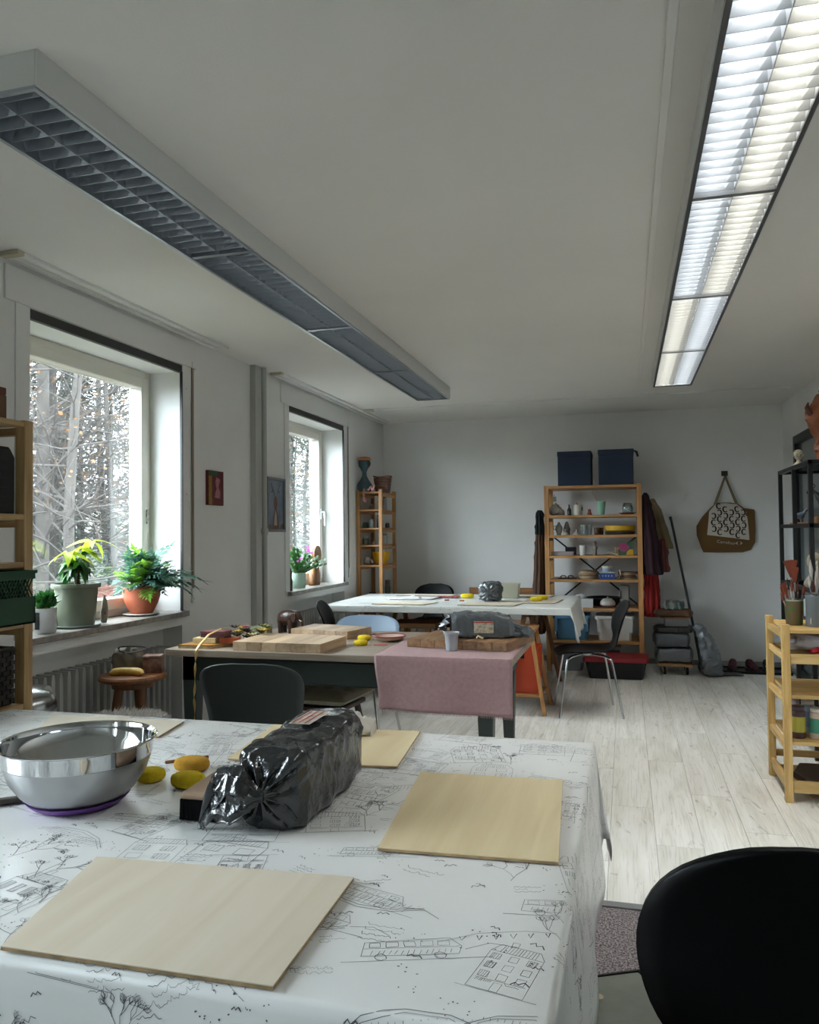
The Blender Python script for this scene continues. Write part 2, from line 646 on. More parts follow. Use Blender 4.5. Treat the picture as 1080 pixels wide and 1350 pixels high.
# ------------------------------------------------------------------ windows
WG = glass('window_glass', '#f4f8f8', haze=0.003, refl=0.04)
for wi, (ya, yb) in enumerate(WINS):
    n = wi + 1
    w = bpy.data.objects.new('window_%d' % n, None)
    COL.objects.link(w)
    w.location = (-2.82, ya, zs0)
    struct(w)
    L, Hh = yb - ya, zs1 - zs0
    fr = B()
    t = 0.05
    for a in ((0, t, 0, Hh), (L - t, L, 0, Hh), (t, L - t, 0, t), (t, L - t, Hh - t, Hh)):
        fr.box(-0.09, 0.0, a[0], a[1], a[2], a[3])
    fr.build('frame', FRAME, w, bevel=0.004)
    sa = B()
    s0, s1 = 0.038, 0.105
    for a in ((s0, s1, s0, Hh - s0), (L - s1, L - s0, s0, Hh - s0), (s1, L - s1, s0, s1), (s1, L - s1, Hh - s1, Hh - s0)):
        sa.box(-0.075, 0.014, a[0], a[1], a[2], a[3])
    so = sa.build('sash', FRAME, w, bevel=0.006)
    B().box(-0.04, -0.034, s1 - 0.01, L - s1 + 0.01, s1 - 0.01, Hh - s1 + 0.01).build('pane', WG, so)
    if wi == 1:
        hb = B().box(0.014, 0.024, L - 0.09, L - 0.062, 0.60, 0.70)
        hb.tube([(0.02, L - 0.076, 0.67), (0.05, L - 0.076, 0.67), (0.056, L - 0.076, 0.655), (0.056, L - 0.076, 0.54)], [0.009, 0.009, 0.011, 0.009], 10)
        hb.build('handle', PVC, so, smooth=True)
    else:
        hb = B()
        for z in (0.53, 0.57, 0.60):
            hb.box(0.014, 0.024, L - 0.062, L - 0.05, z, z + 0.016)
        hb.tube([(0.022, L - 0.052, 0.53), (0.022, L - 0.052, 0.62)], 0.004, 8)
        hb.build('hinge', STEEL, so)
    # inner sill board
    struct(B().box(-2.82, XL + 0.035, ya - 0.03, yb + 0.03, zs0 - 0.03, zs0).build('trim_%d' % (10 + n), SILL, bevel=0.003))
    # outer sheet sill
    struct(B().box(-3.02, -2.9, ya, yb, zs0 - 0.02, zs0).build('trim_%d' % (20 + n), PVC))
    # shutter box cover, side strips and the black slot strip
    struct(B().box(XL, XL + 0.012, ya - 0.15, yb + 0.155, zs1 + 0.045, 2.545).build('trim_%d' % (30 + n), TRIM, bevel=0.002))
    sd = B()
    sd.box(XL, XL + 0.008, ya - 0.085, ya, zs0 + 0.002, zs1 + 0.045)
    sd.box(XL, XL + 0.008, yb, yb + 0.085, zs0 + 0.002, zs1 + 0.045)
    struct(sd.build('trim_%d' % (40 + n), TRIM, bevel=0.001))
    struct(B().box(XL - 0.02, XL + 0.004, ya, yb, zs1 - 0.004, zs1 + 0.04).build('trim_%d' % (50 + n), M('slot_dark', '#3c3d3c', 0.7)))
    struct(B().box(XL - 0.006, XL + 0.009, yb - 0.009, yb, zs0 + 0.002, zs1).build('trim_%d' % (60 + n), BLK))
    # shutter strap
    st = thing('shutter_strap', ['pale shutter strap on the wall right of the large near window', 'thin shutter strap on the wall right of the far window', 'shutter strap beside the window next to the front table', 'shutter strap beside the window behind the front table'][wi], 'strap', (XL, yb + 0.115, 1.02))
    B().box(0.006, 0.010, -0.011, 0.011, 0.0, 1.385).build('strap', M('strap_web', '#8d8173', 0.8), st)
    B().box(0.0, 0.016, -0.014, 0.014, 1.37, 1.41).box(0.0, 0.014, -0.016, 0.016, -0.09, 0.0).build('strap_guide', TRIM, st, bevel=0.002)
    # screws of side strips
    sc_ = B()
    for z in (1.05, 1.6, 2.25):
        sc_.tube([(0.007, -0.072 + 0.0, z - 1.02), (0.009, -0.072, z - 1.02)], 0.004, 8)
    sc_.build('screw', STEEL, st)

# curtain rails along the ceiling
for i, (ya, yb) in enumerate(((2.76, 4.6), (5.42, 8.2), (-0.1, 1.7))):
    rb = thing('curtain_rail', ['white double curtain rail on the ceiling above the near window', 'white double curtain rail on the ceiling above the far window', 'white curtain rail on the ceiling beside the front table'][i], 'rail', (-2.53, ya, ZC))
    q = B()
    for x in (-0.035, 0.035):
        q.box(x - 0.013, x + 0.013, 0, yb - ya, -0.016, 0.0)
    q.build('track', TRIM, rb, bevel=0.002)
    B().box(-0.05, 0.05, -0.01, 0.03, -0.02, 0.0).build('end_cap', M('beige_cap', '#b5ad98', 0.6), rb, bevel=0.003)
rb = thing('ceiling_rail', 'thin white cable rail running across the ceiling before the back wall', 'rail', (-2.5, 7.34, ZC))
B().box(0, 3.88, -0.012, 0.012, -0.014, 0).build('track', TRIM, rb, bevel=0.002)
B().box(0.02, 0.12, -0.02, 0.02, -0.02, 0).build('end_cap', M('beige_cap', '#b5ad98', 0.6), rb, bevel=0.003)
rb = thing('cable_duct', 'narrow cable duct on the ceiling beside the lit lamp', 'duct', (0.13, 0.9, ZC))
B().box(-0.012, 0.012, 0, 5.7, -0.012, 0).build('duct', CEIL, rb, bevel=0.002)

# heating pipes
rb = thing('heating_pipe', 'pair of grey painted heating pipes between the two windows', 'pipe', (XL + 0.05, 5.2, 0))
pm = M('pipe_paint', '#aeb0ac', 0.45)
B().box(-0.05, -0.005, -0.075, 0.012, 0, ZC).build('pipe_casing', pm, rb, bevel=0.004)
B().tube([(0, 0.05, 0.0), (0, 0.05, ZC)], 0.02, 14).build('pipe', pm, rb, smooth=True)
q = B()
q.tube([(0, -0.005, 1.37), (0, 0.10, 1.37)], 0.011, 10).tube([(0, 0.05, 1.345), (0, 0.05, 1.395)], 0.026, 14).tube([(-0.04, 0.05, 1.37), (0.01, 0.05, 1.37)], 0.012, 10)
q.build('pipe_clip', pm, rb, smooth=True)

# radiators in the niches
rm = M('radiator_paint', '#a3a4a0', 0.45)
for i, (ya, yb) in enumerate(WINS[:3]):
    r_ = thing('radiator', ['grey ribbed radiator in the niche under the near window', 'grey radiator in the niche under the far window behind the far table', 'grey ribbed radiator under the window beside the front table'][i], 'radiator', (XL - 0.075, ya + 0.06, 0.0))
    L = yb - ya - 0.12
    nsec = 21
    ribs = None
    for k in range(nsec):
        y = (k + 0.5) * L / nsec
        if ribs is None:
            q = B()
            prof = [(-0.022, 0.12), (-0.022, 0.66), (-0.012, 0.69), (0.012, 0.69), (0.022, 0.66), (0.022, 0.12), (0.012, 0.09), (-0.012, 0.09)]
            rs = []
            for x, sc2 in ((-0.045, 0.55), (-0.03, 1.0), (0.03, 1.0), (0.048, 0.55)):
                rs.append([Vector((x, py * sc2, pz)) for py, pz in prof])
            q.rings(rs)
            ribs = q.build('radiator_rib', rm, r_, smooth=True, loc=(0, y, 0))
        else:
            again(ribs, (0, y, 0))
    q = B()
    q.tube([(0, 0.0, 0.64), (0, L, 0.64)], 0.016, 8).tube([(0, 0.0, 0.14), (0, L, 0.14)], 0.016, 8)
    for y in (0.05, L - 0.05):
        q.box(-0.03, 0.03, y - 0.015, y + 0.015, 0, 0.1)
    q.build('header_pipe', rm, r_, smooth=True)
    if i != 1:
        q = B().tube([(0.035, 0.0, 0.64), (0.06, 0.0, 0.64)], 0.02, 14).tube([(0.06, 0.0, 0.64), (0.13, 0.0, 0.64)], [0.034, 0.03], 18)
        q.build('valve', M('valve_white', '#c4c6c4', 0.4), r_, smooth=True)
    else:
        q = B().tube([(0.035, 0.03, 0.66), (0.07, 0.03, 0.66), (0.07, 0.03, 0.5)], 0.02, 12)
        q.build('valve', M('valve_white', '#c4c6c4', 0.4), r_, smooth=True)

# glazed door frame on the right wall behind the black rack
d = bpy.data.objects.new('door_1', None)
COL.objects.link(d)
d.location = (XR, 6.3, 0)
struct(d)
B().box(-0.03, 0, 0, 0.07, 0, 2.24).box(-0.03, 0, 1.33, 1.40, 0, 2.24).box(-0.03, 0, 0.07, 1.33, 2.17, 2.24).build('frame', TRIM, d, bevel=0.003)
B().box(-0.05, 0, 0.07, 0.14, 0, 2.17).box(-0.05, 0, 1.26, 1.33, 0, 2.17).box(-0.05, 0, 0.14, 1.26, 2.10, 2.17).box(-0.05, 0, 0.14, 1.26, 0, 0.12).build('leaf_frame', BLKM, d, bevel=0.003)
B().box(-0.02, -0.012, 0.13, 1.27, 0.11, 2.11).build('pane', M('grey_door_glass', '#5c6463', 0.15, spec=0.6), d)

# ------------------------------------------------------------------ ceiling lamps
LW, LY0, LL = 0.30, 1.625, 4.815
alu = M('lamp_aluminium', '#9aa0a9', 0.35, metal=0.6)
alu_d = M('lamp_reflector', '#80868f', 0.4, metal=0.6)
housing = M('lamp_housing', '#c9cac8', 0.4)


def lamp(x0, lit):
    z0 = ZC - 0.095
    if lit:
        t = thing('ceiling_lamp', 'long lit fluorescent ceiling lamp with glowing louvre panels above the aisle', 'ceiling lamp', (x0, LY0, ZC))
    else:
        t = thing('ceiling_lamp', 'long switched-off grey louvre ceiling lamp on the window side', 'ceiling lamp', (x0, LY0, ZC))
    h = 0.095
    q = B()
    q.box(0, 0.008, 0, LL, -h, 0).box(LW - 0.008, LW, 0, LL, -h, 0)
    q.box(0.008, LW - 0.008, 0, 0.008, -h, 0).box(0.008, LW - 0.008, LL - 0.008, LL, -h, 0)
    q.box(0.008, LW - 0.008, 0.008, LL - 0.008, -0.012, 0)
    q.build('housing', housing, t, bevel=0.002)
    q = B()
    e = 0.006
    q.box(0.006, 0.02, 0, LL, -h - e, -h + 0.004).box(LW - 0.02, LW - 0.006, 0, LL, -h - e, -h + 0.004)
    q.box(0.02, LW - 0.02, 0.0, 0.014, -h - e, -h + 0.004).box(0.02, LW - 0.02, LL - 0.014, LL, -h - e, -h + 0.004)
    q.build('rim', M('lamp_rim_dark', '#55575a', 0.4, metal=0.5) if lit else alu, t, bevel=0.001)
    B().box(.0085, .0195, .01, LL - .01, -h + .004, -.014).box(LW - .0195, LW - .0085, .01, LL - .01, -h + .004, -.014).build('side_reflector', alu, t)
    nm = 4
    ml = LL / nm
    xa, xb, xm = 0.02, LW - 0.02, LW / 2
    blade = [None, None]
    nb = 20
    for m_ in range(nm):
        ya = m_ * ml
        if m_:
            B().box(xa, xb, -0.012, 0.012, -h - 0.003, -h + 0.02).build('cross_bar', M('lamp_bar_grey', '#77787a', 0.4, metal=0.4) if lit else alu, t, loc=(0, ya, 0))
        # centre divider, wedge section
        q = B()
        q.add([(xm - 0.001, ya + 0.02, -h), (xm + 0.001, ya + 0.02, -h), (xm + 0.008, ya + 0.02, -h + 0.045), (xm - 0.008, ya + 0.02, -h + 0.045),
               (xm - 0.001, ya + ml - 0.02, -h), (xm + 0.001, ya + ml - 0.02, -h), (xm + 0.008, ya + ml - 0.02, -h + 0.045), (xm - 0.008, ya + ml - 0.02, -h + 0.045)],
              [(0, 1, 5, 4), (1, 2, 6, 5), (3, 7, 6, 2), (0, 4, 7, 3), (0, 3, 2, 1), (4, 5, 6, 7)])
        q.build('divider', M('lamp_blade_white', '#8b8d8e', 0.4, trans=0.15) if lit else alu, t)
        for s_ in (0, 1):
            a0, a1 = (xa, xm - 0.001) if s_ == 0 else (xm + 0.001, xb)
            sp = (ml - 0.03) / nb
            if blade[s_] is None:
                q = B()
                vs, fs = [], []
                for x, top_w in ((a0, 0.018), (a0 + (a1 - a0) * 0.25, 0.011), ((a0 + a1) / 2, 0.009), (a0 + (a1 - a0) * 0.75, 0.011), (a1, 0.018)):
                    vs += [(x, 0.001, -h + 0.001), (x, -0.001, -h + 0.001), (x, -top_w, -h + 0.045), (x, top_w, -h + 0.045)]
                for i in range(4):
                    for k in range(4):
                        fs.append((i * 4 + k, i * 4 + (k + 1) % 4, (i + 1) * 4 + (k + 1) % 4, (i + 1) * 4 + k))
                fs += [(0, 3, 2, 1), (16, 17, 18, 19)]
                q.add(vs, fs)
                blade[s_] = q.build('louvre_blade', M('lamp_blade_white', '#8b8d8e', 0.4, trans=0.15) if lit else alu, t, loc=(0, ya + 0.015 + sp * 0.5, 0))
                ks = range(1, nb)
            else:
                ks = range(nb)
            for k in ks:
                again(blade[s_], (0, ya + 0.015 + sp * (k + 0.5), 0))
            # tube behind the louvre
            xc = (a0 + a1) / 2
            if lit:
                cool = '#f2f7fb' if (s_ == 0) == (m_ in (0, 1)) else '#fdf8ea'
                g = M('lamp_glow_' + ('cool' if cool[2] == '2' else 'warm'), cool, 0.5, emit=LAMP_GLOW)
                B().box(a0, a1, ya + 0.02, ya + ml - 0.02, -h + 0.047, -h + 0.05).build('diffuser', g, t)
            else:
                B().tube([(xc, ya + 0.03, -0.028), (xc, ya + ml - 0.03, -0.028)], 0.012, 10).build('fluorescent_tube', M('tube_off', '#cdd0d0', 0.4), t, smooth=True)
    if not lit:
        B().box(xa, xb, 0.01, LL - 0.01, -0.014, -0.012).build('reflector', alu_d, t)
    return t


lamp(-1.708, False)
lamp(0.222, True)

# ------------------------------------------------------------------ outdoors: slope, trees
ground = M('forest_floor', '#3e372e', 0.95, col2='#2b2920', vscale=1.5)
q = B()


def hill(x, y):
    dd = max(0.0, -x - 8)
    return -1.0 + 0.17 * dd + 0.25 * noise.noise(Vector((x * 0.2, y * 0.2, 3)))


q.grid(lambda u, v: (-3.2 - 60 * u, -25 + 75 * v, hill(-3.2 - 60 * u, -25 + 75 * v)), 40, 50)
g_ = q.build('ground', ground, smooth=True)
struct(g_)
struct(B().box(-3.2, XR + 30, -25, 50, -1.4, -1.05).build('terrain', ground))

bark = M('grey_bark', '#3a3632', 0.95, var=0.3, vscale=9, stretch=(1, 1, 0.4))
bark_d = M('brown_bark', '#322d28', 0.9, var=0.3, vscale=9)
twigm = M('twig_bark', '#38332f', 0.9)
leafm = M('dry_beech_leaf', '#6e4f30', 0.8, trans=0.4)
needm = M('conifer_green', '#2a3a2c', 0.8, var=0.4, vscale=2, trans=0.25)


def tree_mesh(seed, height, r0, lean, nbr, twigs):
    rnd = random.Random(seed)
    trunk, tw, lf = B(), B(), B()
    pts = []
    for i in range(9):
        t = i / 8
        pts.append(Vector((lean * t * t + 0.12 * math.sin(t * 7 + seed), 0.1 * math.sin(t * 5 + seed * 2), height * t)))
    trunk.tube(pts, [r0 * (1 - 0.75 * i / 8) for i in range(9)], 9)

    def branch(p, d, l, r, depth):
        q_ = [p]
        dd = d.copy()
        n = 4
        for i in range(n):
            dd = (dd + Vector((rnd.uniform(-.28, .28), rnd.uniform(-.28, .28), rnd.uniform(-.16, .2)))).normalized()
            q_.append(q_[-1] + dd * l / n)
        (trunk if depth == 0 else tw).tube(q_, [r * (1 - 0.75 * i / n) for i in range(n + 1)], 5 if depth == 0 else 3, cap=False)
        if depth < 2:
            for i in range(twigs):
                k = rnd.randint(1, n)
                nd = (dd + Vector((rnd.uniform(-1, 1), rnd.uniform(-1, 1), rnd.uniform(-.5, .7)))).normalized()
                branch(q_[k], nd, l * rnd.uniform(.35, .65), r * .45, depth + 1)
        else:
            for i in range(1):
                c = q_[-1]
                if rnd.random() < 0.5:
                    a = Vector((rnd.uniform(-1, 1), rnd.uniform(-1, 1), rnd.uniform(-1, 1))).normalized() * 0.045
                    bb = a.cross(Vector((0.3, 0.5, 1))).normalized() * 0.03
                    lf.add([c, c + a * .5 + bb, c + a, c + a * .5 - bb], [(0, 1, 2, 3)])

    for i in range(nbr):
        t = rnd.uniform(0.1, 0.98)
        x = t * 8
        k = min(int(x), 7)
        p = pts[k].lerp(pts[k + 1], x - k)
        a = rnd.uniform(0, 2 * PI)
        branch(p, Vector((math.cos(a), math.sin(a), rnd.uniform(-.1, .6))).normalized(), (1.2 + 2.0 * (1 - t)) * rnd.uniform(.6, 1.2), r0 * 0.22 * (1.1 - t * .6), 0)
    return trunk, tw, lf


def conifer_mesh(seed, height, rad):
    rnd = random.Random(seed)
    trunk, fo = B(), B()
    trunk.tube([(0, 0, 0), (0, 0, height)], [height * .018, .01], 7)
    n = int(height * 330)
    for i in range(n):
        t = rnd.random() ** 0.8
        z = height * (0.06 + 0.94 * t)
        rr = rad * (1 - t) * rnd.uniform(.25, 1)
        a = rnd.uniform(0, 2 * PI)
        c = Vector((rr * math.cos(a), rr * math.sin(a), z - rr * 0.2))
        o_ = Vector((math.cos(a), math.sin(a), -0.25)) * rnd.uniform(.12, .3)
        s_ = Vector((-math.sin(a), math.cos(a), rnd.uniform(-.3, .3))) * rnd.uniform(.02, .05)
        fo.add([c - s_, c + s_, c + o_], [(0, 1, 2)])
    return trunk, fo


protos = []
specs = [(3, 11, .085, .3, 52, 6), (8, 13, .12, -.4, 50, 5), (15, 9, .06, .5, 44, 6)]
for sp in specs:
    tr, tw, lf = tree_mesh(*sp)
    t = thing('bare_tree', 'x', 'tree')
    tr.build('trunk', bark, t, smooth=True)
    tw.build('twigs', twigm, t, kind='stuff')
    lf.build('leaves', leafm, t, kind='stuff')
    protos.append(t)
cprotos = []
for sd, hh, rr in ((1, 8.5, 1.7), (2, 6.0, 1.6)):
    tr, fo = conifer_mesh(sd, hh, rr)
    t = thing('conifer', 'x', 'tree')
    tr.build('trunk', bark_d, t, smooth=True)
    fo.build('foliage', needm, t, kind='stuff')
    cprotos.append(t)


def pol(px_deg, dist):
    """bearing from the room (degrees left of the room axis) and distance"""
    a = R(px_deg)
    return (-math.sin(a) * dist, math.cos(a) * dist)


bare = [(38.6, 11.5, 0, 20, 'pale grey trunk forking to the right in the middle of the near window'),
        (41.5, 15, 1, 75, 'thick grey tree left of the forked tree, seen high in the near window'),
        (36.2, 14, 2, 130, 'slender bare tree just right of the forked tree outside the near window')]
grpb = []
random.seed(11)
for i in range(34):
    grpb.append((random.uniform(18, 54), random.uniform(13, 34), random.randint(0, 2), random.uniform(0, 360)))
used = set()
for (a, dd, k, rz, lab) in bare:
    x, y = pol(a, dd)
    o = protos[k] if k not in used else dup(protos[k])
    used.add(k)
    o.location = (x, y, hill(x, y) - 0.05)
    o.rotation_euler.z = R(rz)
    o['label'] = lab
for (a, dd, k, rz) in grpb:
    x, y = pol(a, dd)
    if x > -6:
        continue
    dup(protos[k], (x, y, hill(x, y) - 0.05), R(rz), 'bare grey forest tree standing among others beyond the window panes', 'bare trees of the forest outside')
usedc = set()
random.seed(5)
for i in range(44):
    a, dd, k = random.uniform(18, 56), random.uniform(15, 38), random.randint(0, 1)
    x, y = pol(a, dd)
    if x > -6:
        continue
    lab = 'hazy green conifer among the bare trees beyond the window panes'
    gp = 'conifers of the forest outside'
    if k not in usedc:
        usedc.add(k)
        o = cprotos[k]
        o['label'] = lab
        o['group'] = gp
    else:
        o = dup(cprotos[k], label=lab, group=gp)
    o.location = (x, y, hill(x, y) - 0.05)
    o.rotation_euler.z = random.uniform(0, 6)

# ------------------------------------------------------------------ tablecloths with printed ink sketches
INK = M('printed_ink', '#4c4d53', 0.5)


def cloth_fn(x0, x1, y0, y1, z, flare, rr=0.012, wave=0.012, seed=0.0, sag=0.0):
    """maps flat cloth coordinates to the draped surface"""
    def fn(u, v):
        cx, cy = min(max(u, x0), x1), min(max(v, y0), y1)
        dx, dy = u - cx, v - cy
        d = math.hypot(dx, dy)
        if d < 1e-9:
            n1 = noise.noise(Vector((u * 3, v * 3, seed))) * 0.0012
            return Vector((u, v, z + n1 * (1 if d == 0 else 0)))
        ex, ey = dx / d, dy / d
        arc = rr * PI / 2
        if d < arc:
            a = d / rr
            o, h = rr * math.sin(a), rr * (1 - math.cos(a))
        else:
            e = d - arc
            fl = flare * (1 + 0.5 * (1 if dx and dy else 0))
            w = wave * math.sin((u if abs(dy) > abs(dx) else v) * 13 + seed) * min(1, e * 5)
            o, h = rr + e * fl + w, rr + e * math.sqrt(max(0.1, 1 - fl * fl))
        return Vector((cx + ex * o, cy + ey * o, z - h))
    return fn


class Sketch:
    """pen drawing made of polylines in cloth coordinates"""
    def __init__(s, seed):
        s.r = random.Random(seed)
        s.lines = []

    def L(s, pts, w=0.00085):
        j = 0.0012
        r = s.r
        s.lines.append(([(x + r.uniform(-j, j), y + r.uniform(-j, j)) for x, y in pts], w * r.uniform(.7, 1.25)))

    def put(s, m, x, y, sc, rot):
        k = len(s.lines)
        m()
        c, q = math.cos(rot), math.sin(rot)
        for i in range(k, len(s.lines)):
            p, w = s.lines[i]
            s.lines[i] = ([(x + (a * c - b_ * q) * sc, y + (a * q + b_ * c) * sc) for a, b_ in p], w)

    def rect(s, x, y, w, h):
        s.L([(x, y), (x + w, y), (x + w, y + h), (x, y + h), (x, y)])

    def hatch(s, x, y, w, h, n):
        for i in range(n):
            a = x + w * (i + .5) / n
            s.L([(a, y), (a + w / n * .4, y + h)], 0.0007)

    def scribble(s, x, y, w, h=0.012):
        pts = []
        n = int(w / 0.004)
        for i in range(n):
            pts.append((x + w * i / n, y + h * s.r.uniform(0, 1) * (0.5 if i % 4 else 1)))
        s.L(pts, 0.0008)

    def house(s):
        r = s.r
        w, h = r.uniform(.09, .15), r.uniform(.09, .15)
        s.rect(0, 0, w, h)
        if r.random() < .6:
            s.L([(-.006, h), (w * .5, h + .035), (w + .006, h), (-.006, h)])
            s.hatch(.01, h + .002, w - .02, .012, 9)
        else:
            s.L([(0, h), (.015, h + .03), (w - .015, h + .03), (w, h)])
            s.hatch(.018, h, w - .036, .028, 12)
            s.rect(w * .3, h + .03, .014, .018)
        nx, ny = r.randint(2, 4), r.randint(2, 3)
        for i in range(nx):
            for j in range(1, ny + 1):
                a, b_ = w * (i + .22) / nx, h * (j - .1) / (ny + 1) + .01
                s.rect(a, b_, w / nx * .5, h / (ny + 1) * .6)
                if r.random() < .5:
                    s.hatch(a, b_, w / nx * .5, h / (ny + 1) * .6, 4)
        s.rect(w * .42, 0, w * .14, h * .22)
        s.L([(w * .05, h * .26), (w * .95, h * .26)])
        s.hatch(w * .06, h * .19, w * .3, h * .06, 8)
        s.scribble(w * .6, h * .2, w * .3, .008)
        s.L([(-.02, -.002), (w + .03, -.003)])

    def tree(s):
        r = s.r

        def br(x, y, a, l, d):
            x2, y2 = x + l * math.cos(a), y + l * math.sin(a)
            s.L([(x, y), ((x + x2) / 2 + r.uniform(-.004, .004), (y + y2) / 2), (x2, y2)])
            if d == 0:
                for _ in range(3):
                    b_ = a + r.uniform(-1, 1)
                    u, v = .008 * math.cos(b_), .008 * math.sin(b_)
                    s.L([(x2, y2), (x2 + u - v * .5, y2 + v + u * .5), (x2 + 2 * u, y2 + 2 * v), (x2 + u + v * .5, y2 + v - u * .5), (x2, y2)], .0007)
            else:
                for _ in range(3):
                    br(x2, y2, a + r.uniform(-.9, .9), l * r.uniform(.55, .85), d - 1)
        br(0, 0, 1.4, .055, 2)
        br(0, .01, 2.3, .04, 1)

    def tram(s):
        s.L([(0, .01), (.005, .05), (.14, .055), (.155, .03), (.15, .008), (0, .01)])
        s.L([(.004, .032), (.154, .03)])
        for i in range(5):
            s.rect(.012 + i * .027, .034, .018, .014)
        s.hatch(.01, .012, .13, .012, 14)
        for x in (.03, .12):
            s.L([(x + .009 * math.cos(t), .006 + .009 * math.sin(t)) for t in [q_ * .8 for q_ in range(9)]])
        s.L([(.16, .02), (.2, .035), (.24, .02)])
        s.L([(-.03, -.004), (.2, -.004)])

    def flags(s):
        s.L([(0, 0), (.06, .03), (.13, .045), (.2, .04)])
        for i in range(6):
            x = .03 + i * .026
            y = .02 + i * .004
            s.L([(x, y), (x + .004, y - .012), (x + .009, y + .002)], .0016)
        s.L([(.2, .04), (.2, -.07)])

    def bird(s):
        s.L([(0, 0), (.008, .009), (.014, .001), (.022, .008), (.03, -.001)], .0018)

    def text(s):
        for i in range(s.r.randint(2, 4)):
            s.scribble(0, -i * .016, s.r.uniform(.04, .09))

    def bridge(s):
        s.L([(0, 0), (.05, .03), (.11, .04), (.17, .03), (.22, 0)])
        s.L([(0, .008), (.05, .038), (.11, .048), (.17, .038), (.22, .008)])
        s.hatch(.02, .0, .18, .03, 16)

    def posts(s):
        s.rect(0, 0, .006, .11)
        s.L([(-.03, .08), (.03, .09), (.045, .1), (.03, .105), (-.03, .095), (-.03, .08)])
        s.scribble(-.025, .085, .045, .008)
        s.rect(.012, .055, .05, .018)
        s.scribble(.016, .058, .04, .008)

    def dots(s):
        for i in range(9):
            x, y = s.r.uniform(0, .12), s.r.uniform(0, .08)
            s.L([(x, y), (x + .003, y + .001)], .0022)


def ink_mesh(sk, fn, lim, off=0.0007):
    q = B()
    for pts, w in sk.lines:
        # resample
        P = []
        for (x0, y0), (x1, y1) in zip(pts, pts[1:]):
            n = max(1, int(math.hypot(x1 - x0, y1 - y0) / 0.02))
            for i in range(n):
                P.append((x0 + (x1 - x0) * i / n, y0 + (y1 - y0) * i / n))
        P.append(pts[-1])
        if any(not (lim[0] < x < lim[1] and lim[2] < y < lim[3]) for x, y in P):
            continue
        vs = []
        for i, (x, y) in enumerate(P):
            a, b_ = P[max(0, i - 1)], P[min(len(P) - 1, i + 1)]
            tx, ty = b_[0] - a[0], b_[1] - a[1]
            l = math.hypot(tx, ty) or 1
            nx, ny = -ty / l * w / 2, tx / l * w / 2
            p = fn(x, y)
            du, dv = fn(x + .002, y) - p, fn(x, y + .002) - p
            nn = du.cross(dv)
            nn = nn.normalized() if nn.length > 1e-12 else Vector((0, 0, 1))
            vs += [fn(x + nx, y + ny) + nn * off, fn(x - nx, y - ny) + nn * off]
        q.add(vs, [(i * 2, i * 2 + 1, i * 2 + 3, i * 2 + 2) for i in range(len(P) - 1)])
    return q


def fill_sketch(seed, lim, step, sc=1.0):
    sk = Sketch(seed)
    r = sk.r
    kinds = [sk.house, sk.house, sk.house, sk.tree, sk.tram, sk.flags, sk.text, sk.bridge, sk.posts, sk.house, sk.tree]
    y = lim[2]
    row = 0
    while y < lim[3]:
        x = lim[0] + (row % 2) * step * .4
        while x < lim[1]:
            sk.put(r.choice(kinds), x + r.uniform(-.03, .03), y + r.uniform(-.03, .03), sc * r.uniform(.75, 1.2), r.uniform(-.35, .35) + (PI if r.random() < .12 else 0))
            for _ in range(3):
                sk.put(r.choice([sk.bird, sk.text, sk.dots, sk.bird]), x + r.uniform(0, step), y + r.uniform(0, step * .6), sc * r.uniform(.5, 1), r.uniform(-.6, .6))
            x += step * r.uniform(.85, 1.15)
        y += step * .72
        row += 1
    return sk


def oilcloth(name_label, x0, x1, y0, y1, z, over, flare, nx, ny, seed, mat, step, wave=0.012, sc=1.0):
    """over = overhang left, right, front, back"""
    t = thing('tablecloth', name_label, 'tablecloth', (x0, y0, z))
    fn = cloth_fn(x0, x1, y0, y1, z, flare, seed=seed, wave=wave)
    def axis(a, b_, lo, hi, n):
        s_ = []
        if lo > 0:
            s_ += [a - lo + lo * i / 10 for i in range(10)] + [a - .012, a - .006]
        s_ += [a + (b_ - a) * i / n for i in range(n + 1)]
        if hi > 0:
            s_ += [b_ + .006, b_ + .012] + [b_ + .019 + (hi - .019) * i / 10 for i in range(11)]
        return sorted(s_)
    U, V = axis(x0, x1, over[0], over[1], nx), axis(y0, y1, over[2], over[3], ny)
    q = B(t)
    vs = [fn(u, v) for v in V for u in U]
    w = len(U)
    q.add(vs, [(j * w + i, j * w + i + 1, (j + 1) * w + i + 1, (j + 1) * w + i) for j in range(len(V) - 1) for i in range(w - 1)])
    c = q.build('cloth', mat, t, smooth=True, solid=0.0009)
    lim = (x0 - over[0] + .02, x1 + over[1] - .02, y0 - over[2] + .02, y1 + over[3] - .02)
    sk = fill_sketch(int(seed * 7) + 1, lim, step, sc)
    k = ink_mesh(sk, fn, lim, 0.0011)
    k.o = Vector(t.location)
    k2 = B(t)
    k2.add(k.v, k.f)
    k2.build('printed_drawing', INK, t, kind='stuff')
    return t, fn


